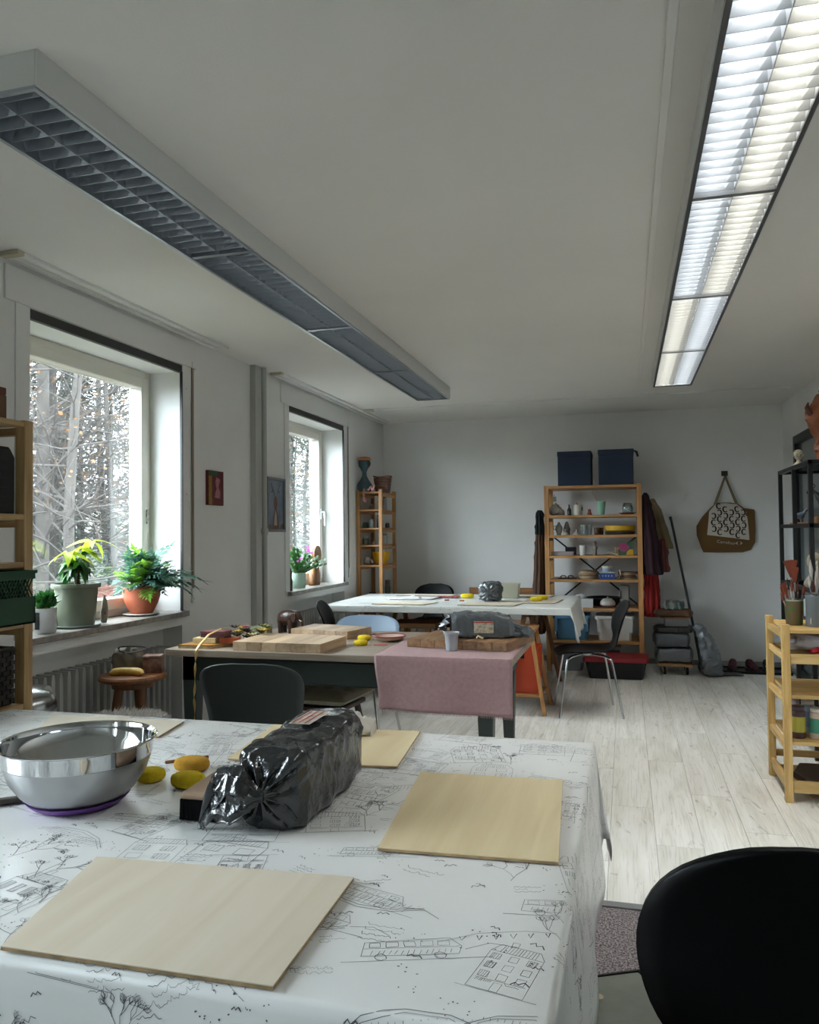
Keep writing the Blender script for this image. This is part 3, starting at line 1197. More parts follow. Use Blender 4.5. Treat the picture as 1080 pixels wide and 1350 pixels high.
CLOTH = M('oilcloth', '#e2e2e0', 0.28, spec=0.5, bump=0.05, bscale=14)
CLOTH2 = M('oilcloth_far', '#e2e4e0', 0.3, spec=0.5)
TZ = 0.75
FX0, FX1, FY0, FY1 = -2.06, -0.105, 0.945, 2.262
oilcloth('glossy white tablecloth printed with ink town sketches on the front table', FX0, FX1, FY0, FY1, TZ, (0.2, 0.27, 0.27, 0.22), 0.09, 30, 22, 1.3, CLOTH, 0.15, sc=0.85, wave=.008)
tb = thing('work_table', 'front work table under the printed white cloth', 'table', (FX0, FY0, 0))
q = B(tb).box(FX0 + .005, FX1 - .005, FY0 + .005, FY1 - .005, TZ - .035, TZ - .003)
q.build('tabletop', PINE['x'], tb, bevel=0.003)
for x in (FX0 + .08, FX1 - .12):
    for y in (FY0 + .08, FY1 - .1):
        B(tb).box(x, x + .05, y, y + .05, 0, TZ - .035).build('leg', PINE['z'], tb, bevel=0.003)
q = B(tb)
q.box(FX0 + .09, FX1 - .09, FY0 + .09, FY0 + .115, TZ - .12, TZ - .036).box(FX0 + .09, FX1 - .09, FY1 - .115, FY1 - .09, TZ - .12, TZ - .036)
q.build('apron', PINE['x'], tb)

# plywood boards on the cloth
PLY = wood('plywood_face', '#e0cfa8', '#d3bf97', 'y', 0.5, 0.55)
PLY2 = wood('plywood_pale', '#e0d5c2', '#d5c7b0', 'y', 0.4, 0.55)
PLYE = M('plywood_edge', '#a98d66', 0.7, var=0.4, vscale=30)


def quad_board(label, pts, z0, th, mat, cat='board', name='plywood_board', group=None):
    cx = sum(p[0] for p in pts) / 4
    cy = sum(p[1] for p in pts) / 4
    t = thing(name, label, cat, (cx, cy, z0), group=group)
    loc = [(x - cx, y - cy) for x, y in pts]
    B().prism(loc, th * .72, th).build('face_veneer', mat, t, bevel=0.0004)
    B().prism([(x * .999, y * .999) for x, y in loc], 0, th * .72).build('core', PLYE, t)
    return t


bz = TZ + .0025
quad_board('large pale plywood board lying at the near left of the front table', [(-.871, .937), (-.45, .943), (-.456, 1.273), (-.94, 1.24)], bz, .0065, PLY2)
quad_board('yellowish square plywood board at the right edge of the front table', [(-.455, 1.402), (-.125, 1.419), (-.153, 1.883), (-.494, 1.869)], bz, .0065, PLY)
quad_board('plywood board partly behind the wrapped clay block, at its right', [(-.86, 1.87), (-.564, 1.903), (-.597, 2.258), (-.80, 2.235)], bz, .0055, PLY)
quad_board('plywood board behind the twisted end of the clay wrap, at its left', [(-1.019, 1.871), (-.875, 1.875), (-.90, 2.238), (-1.057, 2.236)], bz, .0055, PLY)
quad_board('plywood board behind the steel bowl at the table edge', [(-1.72, 1.98), (-1.328, 2.03), (-1.357, 2.213), (-1.84, 2.2)], bz, .0055, PLY2)

# steel bowl
BOWL = thing('mixing_bowl', 'large stainless steel mixing bowl with purple base on the front table', 'bowl', (-1.185, 1.50, TZ + .002))
r_, h_ = .162, .138
prof = [(0.085, 0.004), (.098, .012), (.122, .034), (.143, .064), (.153, .094), (.154, .10), (.157, .103), (.159, .128), (.160, h_ - .003), (.166, h_ - .001), (.168, h_ + .002), (.165, h_ + .004), (.160, h_ + .002)]
inn = [(.158, h_ - .004), (.157, .128), (.155, .104), (.151, .098), (.141, .066), (.12, .037), (.096, .015), (.08, .008), (0.0001, .007)]
B().lathe(prof[:6], n=72).build('lower_wall', M('satin_steel', '#a9aaab', 0.34, metal=1.0), BOWL, smooth=True)
B().lathe(prof[5:] + inn, n=72).build('rim_band', M('mirror_steel', '#c9cacb', 0.07, metal=1.0), BOWL, smooth=True)
B().lathe([(0.0001, 0.0), (.088, .0), (.1, .008), (.109, .017), (.104, .0165), (.085, .006), (.0001, .006)], n=64).build('rubber_base', M('purple_rubber', '#6a3f8c', 0.5), BOWL, smooth=True)


def sponge(label, x, y, z, mat, rx=.038, ry=.028, h=.026, rz=0.0, group=None):
    q = B()
    prof = [(0.0001, 0), (.72, .0), (.93, .14), (1, .35), (1, .65), (.93, .86), (.72, 1.0), (.0001, 1.0)]
    q.lathe([(a * rx, b_ * h) for a, b_ in prof], n=28, sy=ry / rx)
    o = q.build('sponge', mat, smooth=True, loc=(x, y, z), rz=rz)
    return tag(o, label, 'sponge', group)


SPY = M('yellow_sponge', '#e6c81e', 0.9, bump=0.5, bscale=420, var=0.12, vscale=90)
SPO = M('ochre_sponge', '#cf9c2c', 0.9, bump=0.5, bscale=420, var=0.12, vscale=90)
sponge('bright yellow oval sponge nearest the steel bowl, in front of the ochre one', -1.005, 1.655, bz, SPY, .042, .03, .03, .1)
sponge('ochre oval sponge standing behind the bright yellow one', -1.065, 1.772, bz, SPO, .045, .032, .03, .2)
sponge('yellow sponge half hidden behind the right side of the steel bowl', -1.118, 1.672, bz, SPY, .036, .03, .028, .5)

# wooden stick and dark tool, brush with bristles
tag(B().bar((-1.16, 1.80, bz + .004), (-1.075, 1.872, bz + .004), .008).build('modelling_stick', PINED['x'], bevel=.002), 'thin brown wooden modelling stick behind the sponges', 'tool')
tag(B().bar((-1.40, 1.40, bz + .006), (-1.29, 1.49, bz + .006), .02, .012).build('scraper_handle', M('dark_tool_wood', '#4c443e', 0.5), bevel=.003), 'dark tool handle left of the steel bowl at the picture edge', 'tool')
t = thing('dustpan_brush', 'black bristle table brush with wooden back beside the twisted bag end', 'brush', (-.862, 1.475, bz))
t.rotation_euler.z = R(92)
q = B()
q.box(-.02, .15, -.040, .040, .042, .058)
q.build('back', M('brush_back_wood', '#9a7f68', 0.6), t, bevel=.006)
q = B()
random.seed(3)
for i in range(20):
    for j in range(9):
        x, y = -.016 + i * .0084, -.036 + j * .009
        q.bar((x, y, .043), (x + random.uniform(-.002, .002), y + random.uniform(-.002, .002), .001), .0088)
q.build('bristles', M('black_bristle', '#070707', .95, spec=.1), t, kind='stuff')
tag(B().box(-.022, -.019, -.03, .03, .005, .05).build('end_plate', BLK, t), '', '') if False else None


# ------------------------------------------------------------------ clay wrapped in plastic
BAGB = M('black_plastic_film', '#242628', 0.17, spec=0.7, bump=0.5, bscale=38)
BAGG = M('grey_plastic_film', '#54585b', 0.24, spec=0.65, bump=0.6, bscale=34)
BAGS = M('silver_plastic_film', '#8e9499', 0.22, metal=0.5, bump=0.4, bscale=60)
ax = Vector((-.03, 1, 0)).normalized()
au = Vector((1, .03, 0))
t = thing('wrapped_clay_block', 'big block of clay in crumpled black plastic with a twisted end on the front table', 'clay', (-.70, 1.62, bz))
secs = [  # from the far end to the knot in the near end face
    (-.695, 1.832, bz + .075, .03, .04, 3), (-.695, 1.828, bz + .080, .064, .074, 5), (-.695, 1.77, bz + .082, .070, .082, 7), (-.695, 1.69, bz + .081, .072, .081, 7),
    (-.696, 1.61, bz + .080, .073, .080, 7), (-.697, 1.53, bz + .079, .074, .079, 7), (-.698, 1.472, bz + .077, .073, .077, 6), (-.699, 1.452, bz + .076, .066, .070, 4), (-.700, 1.444, bz + .076, .045, .048, 2.6), (-.701, 1.432, bz + .076, .022, .024, 2.2), (-.702, 1.420, bz + .076, .010, .011, 2)]
rs = loft(secs, au, (0, 0, 1), nr=150, n=120, amp=.0042, k=15, seed=2.0, pinch=[(.86, .09)], zmin=bz)
for i_, ring in enumerate(rs):
    f_ = max(0.0, (i_ / 150 - .64) / .36)
    for k_, p_ in enumerate(ring):
        a_ = 2 * PI * k_ / 120
        p_.y -= .011 * math.sin(min(1, f_) * PI) * abs(math.sin(a_ * 5.5 + 1.5 * snoise((p_.x, p_.z, 0), 14, 3)))
q = B(t)
q.rings(rs)
q.build('plastic_wrap', BAGB, t, smooth=True)
# tail of film flopping from the knot to the left
tsec = [(-.695, 1.425, bz + .076, .010, .010, 2), (-.712, 1.42, bz + .078, .016, .018, 2), (-.735, 1.418, bz + .080, .028, .040, 2), (-.765, 1.425, bz + .074, .032, .052, 2.2), (-.80, 1.44, bz + .066, .030, .050, 2.2), (-.825, 1.452, bz + .060, .020, .034, 2), (-.835, 1.456, bz + .055, .006, .010, 2)]
tr_ = loft(tsec, (0, 1, 0), (0, 0, 1), nr=60, n=80, amp=.0035, k=26, seed=6, zmin=bz)
for i_, ring in enumerate(tr_):
    for k_, p_ in enumerate(ring):
        a_ = 2 * PI * k_ / 80
        w_ = math.sin(PI * i_ / 60)
        p_.z += w_ * .006 * math.sin(a_ * 8 + i_ * .05)
        p_.y += w_ * .006 * math.cos(a_ * 7 + i_ * .08)
q = B(t)
q.rings(tr_)
q.build('film_tail', BAGB, t, smooth=True)


def tail(u, v):
    a = Vector((-.775, 1.405, bz + .085)).lerp(Vector((-.835, 1.425, bz + .003)), v)
    s_ = (u - .5) * (.07 - .045 * v)
    p = a + Vector((s_ * .9, -.2 * s_, .3 * abs(s_) + .006 * math.sin(u * 15 + v * 5)))
    p.y += -.012 * math.cos(u * 9) * (1 - v)
    return p


q = B(t)
q.grid(tail, 20, 18)
q.build('film_tail', BAGB, t, smooth=True, solid=.0008)
q = B(t)
lab = lambda a, b_: Vector((-.705 + a * .05, 1.68 + b_ * .13, bz + .169 + .0015))
q.grid(lambda u, v: lab(u - .5, v - .5), 6, 8)
q.build('label_sticker', M('paper_label', '#c8c2b4', 0.35, var=0.5, vscale=40), t)
q = B(t)
for i in range(3):
    q.add([lab(-.42 + i * .3, -.45) + Vector((0, 0, .001)), lab(-.32 + i * .3, -.45) + Vector((0, 0, .001)), lab(-.32 + i * .3, .45) + Vector((0, 0, .001)), lab(-.42 + i * .3, .45) + Vector((0, 0, .001))], [(0, 1, 2, 3)])
q.build('label_stripe', M('red_print', '#a8352c', 0.5), t)

# crumpled white cloth behind the clay
t = thing('white_rag', 'crumpled white rag lying behind the black clay wrap', 'rag', (-.78, 2.17, bz))
secs = [(-.93, 2.14, bz + .02, .02, .02, 2), (-.90, 2.15, bz + .03, .05, .03, 2), (-.84, 2.17, bz + .035, .07, .035, 2.4), (-.78, 2.18, bz + .03, .06, .03, 2.2), (-.72, 2.19, bz + .02, .03, .02, 2)]
q = B(t)
q.rings(loft(secs, (0, 1, 0), (0, 0, 1), nr=40, n=40, amp=.009, k=22, seed=7, zmin=bz))
q.build('cloth', M('off_white_rag', '#c3bfb6', 0.9), t, smooth=True)

# ------------------------------------------------------------------ middle table
GREEN = M('dark_green_paint', '#38423f', 0.5, var=0.12, vscale=5)
tb = thing('green_table', 'wood topped middle table with dark green apron and legs', 'table', (-1.44, 4.1, 0))
MX0, MX1, MY0, MY1 = -2.35, -.52, 3.645, 4.58
q = B(tb).box(MX0, MX1, MY0, MY1, TZ - .036, TZ)
q.build('tabletop', wood('greyish_oak', '#a8998a', '#857564', 'x', 0.8, 0.4), tb, bevel=0.004)
q = B(tb)
q.box(MX0 + .07, MX1 - .09, MY0 + .06, MY0 + .085, TZ - .17, TZ - .037)
q.box(MX0 + .07, MX1 - .09, MY1 - .085, MY1 - .06, TZ - .17, TZ - .037)
q.box(MX0 + .07, MX0 + .095, MY0 + .06, MY1 - .06, TZ - .17, TZ - .037)
q.box(MX1 - .115, MX1 - .09, MY0 + .06, MY1 - .06, TZ - .17, TZ - .037)
q.build('apron', GREEN, tb, bevel=.002)
q = B(tb).box(MX0 + .62, MX0 + 1.3, MY0 + .052, MY0 + .06, TZ - .16, TZ - .05)
q.build('drawer', GREEN, tb, bevel=.002)
for x in (MX0 + .11, MX1 - .14):
    for y in (MY0 + .10, MY1 - .10):
        q = B(tb)
        q.rings([[Vector((x + i * w / 2, y + j * w / 2, z)) for i, j in ((-1, -1), (1, -1), (1, 1), (-1, 1))] for z, w in ((0, .045), (TZ - .30, .075), (TZ - .17, .08), (TZ - .037, .08))])
        q.build('leg', GREEN, tb, bevel=.006)


def block_board(label, pts, z0, th, n, mats, name='cutting_board'):
    """butcher block board from staves along its depth"""
    cx = sum(p[0] for p in pts) / 4
    cy = sum(p[1] for p in pts) / 4
    t = thing(name, label, 'board', (cx, cy, z0))
    a, b_, c, d_ = [Vector((x - cx, y - cy, 0)) for x, y in pts]
    for i in range(n):
        u0, u1 = i / n, (i + 1) / n
        g = 0.0008
        p = [a.lerp(b_, u0), a.lerp(b_, u1), d_.lerp(c, u1), d_.lerp(c, u0)]
        ex = (b_ - a).normalized() * g
        poly = [(p[0] + ex), (p[1] - ex), (p[2] - ex), (p[3] + ex)]
        B().prism([(v.x, v.y) for v in poly], 0, th).build('stave', mats[i % len(mats)], t, bevel=.0012)
    return t


BW1 = wood('board_maple', '#c4a98a', '#a98c6c', 'y', .8, .5)
BW2 = wood('board_maple_dark', '#b59a7c', '#94775a', 'y', .8, .5)
BW3 = wood('board_acacia', '#93704e', '#6d4c32', 'y', 1.0, .5)
BW5 = wood('board_acacia_light', '#a07c58', '#7b5839', 'y', 1.0, .5)
BW4 = wood('board_acacia_dark', '#7d5a3c', '#54371f', 'y', 1.2, .5)
block_board('thick pale butcher-block board at the front left of the middle table', [(-1.965, 3.665), (-1.475, 3.655), (-1.46, 3.99), (-1.95, 4.02)], TZ, .047, 6, [BW1, BW2, BW1])
block_board('second pale butcher-block board behind, beside the elephant', [(-1.90, 4.25), (-1.52, 4.17), (-1.46, 4.42), (-1.86, 4.52)], TZ, .045, 5, [BW2, BW1])
block_board('brown butcher-block board under the grey clay pack on the pink towel', [(-1.10, 3.915), (-.573, 3.835), (-.485, 4.24), (-1.0, 4.42)], TZ + .009, .042, 7, [BW3, BW5, BW3, BW4])
# amber tray board under the boxes
quad_board('amber wooden board under the stack of little boxes', [(-2.29, 3.68), (-2.10, 3.69), (-2.05, 3.86), (-2.26, 3.87)], TZ, .02, wood('amber_wood', '#b9853f', '#8f5f28', 'x', 1, .45), name='wooden_tray')
tag(B().box(-.065, .065, -.035, .035, 0, .028).build('small_box', M('cream_card', '#cdb98c', .6, var=.2, vscale=30), bevel=.002, loc=(-2.175, 3.775, TZ + .021), rz=R(4)), 'cream coloured little box at the bottom of the stack on the amber board', 'box')
tag(B().box(-.05, .05, -.035, .035, 0, .028).build('small_box', M('red_orange_card', '#a9512c', .6, var=.3, vscale=30), bevel=.002, loc=(-2.052, 3.80, TZ + .021), rz=R(14)), 'red and orange little box right of the cream one', 'box')
t = thing('small_box', 'plum red little box on top of the stack beside the ribbon', 'box', (-2.13, 3.79, TZ + .0505))
B().box(-.07, .07, -.04, .04, 0, .022).build('box_body', M('plum_card', '#5a3036', .5), t, bevel=.002)
B().box(-.072, .072, -.042, .042, .022, .034).build('lid', M('plum_card_lid', '#6b3c42', .5), t, bevel=.002)
tag(B().box(-.06, .06, -.03, .03, 0, .045).build('small_box', M('sage_card', '#8c8f72', .6, var=.2, vscale=25), bevel=.003, loc=(-2.13, 4.33, TZ), rz=R(-8)), 'sage green little box left of the wooden elephant', 'box')

# ribbon draped over the table front edge
t = thing('gift_ribbon', 'long twisted golden ribbon hanging over the front edge of the middle table', 'ribbon', (-2.16, 3.63, TZ))
path = [(-1.98, 3.84, .095), (-2.03, 3.81, .10), (-2.08, 3.76, .10), (-2.12, 3.70, .075), (-2.145, 3.655, .03), (-2.155, 3.634, .0), (-2.158, 3.628, -.06), (-2.160, 3.625, -.12), (-2.158, 3.622, -.18), (-2.162, 3.62, -.24), (-2.158, 3.62, -.30), (-2.16, 3.62, -.36), (-2.16, 3.62, -.42), (-2.16, 3.62, -.50)]
q = B(t)
vs = []
for i in range(66):
    f = i / 65 * (len(path) - 1)
    k = min(int(f), len(path) - 2)
    p = Vector(path[k]).lerp(Vector(path[k + 1]), f - k)
    p = Vector((p.x, p.y, TZ + p.z))
    a = 0 if i < 25 else (i - 25) * .42
    w = .0085 * (1 if i < 27 else (.7 + .35 * math.cos(i * .42)))
    e = Vector((math.cos(a), math.sin(a) * .8, 0)) * w
    vs += [p - e, p + e]
q.add(vs, [(i * 2, i * 2 + 1, i * 2 + 3, i * 2 + 2) for i in range(65)])
q.build('ribbon_band', M('gold_ribbon', '#b89a5e', .35, metal=.3), t, smooth=True, solid=.001)
# bow of dried flowers and ribbon loops
t = thing('dried_bouquet', 'small bouquet of dried yellow and dark flowers with a red blossom behind the boxes', 'flowers', (-2.02, 4.02, TZ))
random.seed(8)
for i in range(30):
    a = random.uniform(0, 2 * PI)
    c = Vector((-2.04 + random.uniform(-.08, .12), 3.98 + random.uniform(-.06, .08), TZ + random.uniform(.02, .085)))
    m_ = random.choice([M('dry_yellow', '#b39a3c', .7), M('dry_olive', '#6c6a38', .8), M('dry_cream', '#b7a983', .8), M('dry_dark', '#2c211c', .8)])
    q = B(t)
    for k in range(7):
        b_ = a + k * 2 * PI / 7
        d_ = Vector((math.cos(b_), math.sin(b_), .55)) * .03
        s_ = Vector((-math.sin(b_), math.cos(b_), 0)) * .010
        q.add([c, c + d_ * .55 + s_, c + d_, c + d_ * .55 - s_], [(0, 1, 2, 3)])
    q.build('flower_head', m_, t, solid=.002)
q = B(t)
for k in range(9):
    b_ = k * 2 * PI / 9
    c = Vector((-2.06, 3.99, TZ + .082))
    d_ = Vector((math.cos(b_), math.sin(b_), .3)) * .025
    s_ = Vector((-math.sin(b_), math.cos(b_), 0)) * .011
    q.add([c, c + d_ * .55 + s_, c + d_, c + d_ * .55 - s_], [(0, 1, 2, 3)])
q.build('red_blossom', M('red_petal', '#b02540', .6), t, solid=.002)
q = B(t)
for k in range(8):
    x = -2.12 + k * .022
    q.tube([(x, 3.96, TZ + .004), (x + random.uniform(-.02, .02), 3.98, TZ + .05), (x + random.uniform(-.02, .03), 4.0, TZ + .06)], .002, 5)
q.build('stem', M('dry_olive', '#6c6a38', .8), t, kind='stuff')


# wooden elephant : one skinned body
def skin_body(name, verts, edges, radii, mat, parent=None, sub=2, smooth=True):
    me = bpy.data.meshes.new(name)
    me.from_pydata(verts, edges, [])
    o = bpy.data.objects.new(name, me)
    COL.objects.link(o)
    sk = o.modifiers.new('skin', 'SKIN')
    sk.use_smooth_shade = smooth
    if not me.skin_vertices:
        me.attributes.new('dummy', 'FLOAT', 'POINT')
    lay = me.skin_vertices[0].data if me.skin_vertices else None
    if lay:
        for i, r__ in enumerate(radii):
            rr = r__ if isinstance(r__, tuple) else (r__, r__)
            lay[i].radius = rr
            lay[i].use_root = (i == 0)
    ss = o.modifiers.new('sub', 'SUBSURF')
    ss.levels = sub
    ss.render_levels = sub
    me.materials.append(mat)
    if parent:
        o.parent = parent
    return o


t = thing('elephant_figure', 'small carved dark wooden elephant standing at the back of the middle table', 'figurine', (-1.975, 4.40, TZ), rz=R(-12))
EL = wood('dark_carved_wood', '#4a3026', '#22140f', 'x', 3, .3)


def blob(q, c, r, n=14, m_=10, rot=0.0):
    rs_ = []
    for i in range(m_ + 1):
        th = PI * i / m_
        rr = max(math.sin(th), .02)
        rs_.append([Vector((c[0] + r[0] * -math.cos(th), c[1] + r[1] * rr * math.cos(2 * PI * k / n), c[2] + r[2] * rr * math.sin(2 * PI * k / n) + rot * -math.cos(th))) for k in range(n)])
    q.rings(rs_)


def tapered(q, rows, n=16):
    """rows: centre, ry, rz along an x-like path"""
    rs_ = []
    for (c, ra, rb) in rows:
        rs_.append([Vector((c[0], c[1] + ra * math.cos(2 * PI * k / n), c[2] + rb * math.sin(2 * PI * k / n))) for k in range(n)])
    q.rings(rs_)


q = B()
tapered(q, [((-.078, 0, .085), .008, .012), ((-.074, 0, .086), .024, .032), ((-.055, 0, .09), .035, .043), ((-.02, 0, .092), .040, .047), ((.015, 0, .094), .038, .045), ((.035, 0, .098), .030, .036),
            ((.052, 0, .105), .025, .030), ((.068, 0, .103), .024, .029), ((.080, 0, .094), .018, .022), ((.088, 0, .085), .010, .014)])
for sx, sy in ((-.055, 1), (-.055, -1), (.02, 1), (.02, -1)):
    q.tube([(sx, sy * .02, .08), (sx + .002, sy * .021, .05), (sx, sy * .021, .02), (sx + .002, sy * .021, 0)], [.019, .016, .0135, .0155], 12)
q.tube([(.082, 0, .092), (.091, 0, .07), (.094, 0, .045), (.096, 0, .02), (.102, 0, .012)], [.0125, .010, .008, .006, .005], 10)
q.tube([(-.077, 0, .098), (-.086, 0, .08), (-.087, 0, .055)], [.004, .003, .003], 6)
q.build('body', EL, t, smooth=True)
for sy in (1, -1):
    q = B()
    q.prism([(.038, .118), (.058, .124), (.064, .10), (.056, .075), (.045, .066), (.034, .085)], -.003, .003)
    q.v = [(x, sy * (.030 + .10 * max(0, .06 - x) + z * .6), y) for (x, y, z) in q.v]
    q.build('ear', EL, t)
    B().tube([(.078, sy * .012, .083), (.094, sy * .016, .074), (.104, sy * .017, .078)], [.0035, .003, .001], 8).build('tusk', M('ivory_paint', '#b5aa98', .4), t, smooth=True)

# sponges, dish, crayon on the middle table
sponge('yellow sponge in front, next to the red splash on the middle table', -1.375, 3.975, TZ, SPY, .038, .028, .028, 0)
sponge('yellow sponge behind the other one, touching the shallow dish', -1.42, 4.17, TZ, SPY, .038, .028, .028, .1)
t = thing('shallow_dish', 'shallow pale dish with a red rim on the middle table', 'dish', (-1.275, 4.17, TZ))
B().lathe([(.0001, 0), (.045, 0), (.075, .012), (.092, .028), (.088, .028), (.07, .015), (.0001, .008)], n=40).build('dish_body', M('cream_glaze', '#c4aa9c', .3), t, smooth=True)
B().lathe([(.093, .026), (.096, .031), (.090, .033), (.087, .029), (.093, .026)], n=40).build('red_rim', M('red_glaze', '#8a2f33', .3), t, smooth=True)
tag(B().lathe([(.0001, 0), (.04, 0), (.043, .002), (.0001, .003)], sx=1, sy=.5, n=20).build('clay_splash', M('red_clay', '#a4483c', .7), loc=(-1.27, 4.0, TZ)), 'flat red clay spot on the tabletop in front of the shallow dish', 'clay')

# pink towel over the table corner
TOW = M('pink_terry', '#c79a9a', 1.0, bump=1.0, bscale=520, var=.12, vscale=60, sheen=0.4)
TX0, TX1 = -1.185, -.512
tf = cloth_fn(-9, TX1, MY0 - .004, 9, TZ + .004, .03, rr=.01, wave=.006, seed=.5)
t = thing('towel', 'dusty pink terry towel hanging over the front right corner of the middle table', 'towel', (-.85, MY0, TZ))
q = B(t)


def tw(u, v):
    x = TX0 + (TX1 - .004 - TX0) * u
    y = MY0 - .265 + .99 * v
    if y < MY0 - .004:
        x += .02 * (1 - u) * (MY0 - y) / .265
    y -= .012 * u if v == 0 else 0
    p = tf(x, y)
    p.x += .008 * math.sin(v * 21) * (1 - u) * .5
    p.z += .0012 * snoise(p, 30, 2)
    return p


q.grid(tw, 44, 74)
q.build('terry_cloth', TOW, t, smooth=True, solid=.006)
q = B(t)
for k in range(110):
    p = tw(k / 109, 0)
    q.bar(p, p + Vector((random.uniform(-.003, .003), 0, -.009)), .0018)
q.build('fringe', TOW, t, kind='stuff')

# grey clay pack on the brown board
cz = TZ + .051
t = thing('wrapped_clay_pack', 'grey plastic clay pack with paper label on the brown board', 'clay', (-.74, 4.05, cz))
dv = Vector((.99, .12, 0)).normalized()
pv = Vector((-dv.y, dv.x, 0))
base = Vector((-.86, 4.02, 0))
secs = []
for s_, hu, hv, pw, dz in ((-.035, .02, .03, 3, .05), (-.02, .062, .06, 5, .062), (.05, .066, .066, 7, .066), (.13, .068, .064, 8, .064), (.21, .068, .062, 8, .062), (.275, .064, .055, 6, .056), (.30, .03, .03, 3, .04), (.33, .022, .026, 2, .035), (.37, .04, .032, 2, .03), (.40, .02, .015, 2, .02)):
    c = base + dv * s_
    secs.append((c.x, c.y, cz + dz, hu, hv, pw))
q = B(t)
q.rings(loft(secs, pv, (0, 0, 1), nr=70, n=64, amp=.004, k=20, seed=5, pinch=[(.72, .07)], zmin=cz))
q.build('plastic_wrap', BAGG, t, smooth=True)
q = B(t)


def flap(u, v):
    a = base + dv * -.045
    p = Vector((a.x, a.y, cz)) + pv * ((u - .5) * .13) + Vector((0, 0, .02 + v * .10 * (1 - abs(u - .45) * .7)))
    p += dv * (-.035 * (1 - abs(2 * v - .8)) + .012 * math.sin(u * 17 + v * 9) + .006 * math.sin(v * 31))
    return p


q.grid(flap, 22, 22)
q.build('folded_end', BAGS, t, smooth=True, solid=.001)
q = B(t)
q.grid(lambda u, v: base + dv * (.095 + .10 * u) - pv * (.0735) + Vector((0, 0, cz + .03 + .06 * v)), 4, 4)
q.build('paper_label', M('old_paper_label', '#b5aa96', .6, var=.5, vscale=70), t, solid=.001)
q = B(t)
q.grid(lambda u, v: base + dv * (.095 + .10 * u) - pv * (.0745) + Vector((0, 0, cz + .082 + .006 * v)), 2, 2)
q.build('label_stripe', M('red_print', '#a8352c', 0.5), t, solid=.001)

t = thing('plastic_cup', 'grey ribbed plastic cup on the pink towel before the board', 'cup', (-.845, 3.825, TZ + .009))
prof = [(.0001, 0), (.027, 0), (.030, .03), (.034, .078), (.035, .08), (.039, .083), (.0395, .092), (.037, .093), (.034, .085), (.028, .01), (.0001, .006)]
B().lathe(prof, n=30).build('cup_body', M('grey_cup', '#9a9ea2', .4), t, smooth=True)
tag(B().tube([(-.012, 0, .008), (-.006, 0, .02), (.02, .006, .006)], .0055, 8).build('chalk_stub', M('cream_chalk', '#d2c6a4', .8), loc=(-.725, 3.925, cz)), 'cream chalk stub standing on the brown board before the clay pack', 'chalk')
t = thing('small_jar', 'little whitish jar behind the towel corner on the middle table', 'jar', (-.555, 4.50, TZ + .008))
B().lathe([(.0001, 0), (.02, 0), (.024, .012), (.02, .028), (.013, .034), (.0001, .036)], n=20).build('jar_body', M('pinkish_white', '#cbbcb8', .5), t, smooth=True)

# ------------------------------------------------------------------ chairs
def smooth_path(pts, n):
    """Catmull-Rom through rows of floats"""
    out = []
    m_ = len(pts) - 1
    for i in range(n + 1):
        x = i / n * m_
        k = min(int(x), m_ - 1)
        t = x - k
        p0, p1, p2, p3 = pts[max(k - 1, 0)], pts[k], pts[k + 1], pts[min(k + 2, m_)]
        out.append([0.5 * ((2 * b_) + (-a + c) * t + (2 * a - 5 * b_ + 4 * c - d_) * t * t + (-a + 3 * b_ - 3 * c + d_) * t ** 3) for a, b_, c, d_ in zip(p0, p1, p2, p3)])
    return out


ANT = [(.235, .435, .10, 0), (.22, .447, .165, 0), (.14, .458, .205, .01), (0, .455, .215, .02), (-.13, .458, .19, .02), (-.20, .49, .125, .012), (-.225, .55, .10, .012),
       (-.245, .62, .17, .03), (-.268, .70, .205, .035), (-.288, .76, .198, .025), (-.300, .805, .15, .008), (-.304, .828, .06, 0)]
TUB = [(.235, .435, .14, 0), (.21, .45, .20, 0), (.1, .458, .225, .012), (-.03, .452, .225, .02), (-.14, .458, .215, .03), (-.19, .50, .205, .035), (-.205, .56, .215, .045),
       (-.22, .63, .228, .05), (-.235, .70, .236, .04), (-.248, .755, .215, .02), (-.254, .783, .15, .005), (-.256, .792, .07, 0)]


def shell_chair(label, loc, rz, prof, shell_mat, leg_mat, sc=1.0, splay=.225, name='shell_chair', th=.009, group=None):
    t = thing(name, label, 'chair', loc, rz, group)
    rows = smooth_path(prof, 44)
    q = B()

    def f(u, v):
        i = min(int(round(v * 44)), 44)
        y, z, w, curl = rows[i]
        x = (u * 2 - 1)
        zb = 1 if z > .5 else 0
        c = curl * x * x
        if z < .49:
            return Vector((x * w, y, z + c)) * sc
        return Vector((x * w, y + c, z)) * sc
    q.grid(f, 14, 44)
    q.build('seat_shell', shell_mat, t, smooth=True, solid=th * sc)
    for sx in (1, -1):
        for sy in (1, -1):
            q = B()
            pts = [(0.02 * sx, .03 * sy, .432), (.10 * sx, .10 * sy, .430), (.145 * sx, .145 * sy, .415), (.165 * sx, .165 * sy, .37), (splay * sx, splay * sy, .0)]
            q.tube([Vector(p) * sc for p in smooth_path(pts, 16)], .009 * sc, 10)
            q.build('leg', leg_mat, t, smooth=True)
    B().lathe([(.0001, .425 * sc), (.06, .425 * sc), (.06, .44 * sc), (.0001, .44 * sc)], n=20).build('seat_mount', leg_mat, t)
    return t


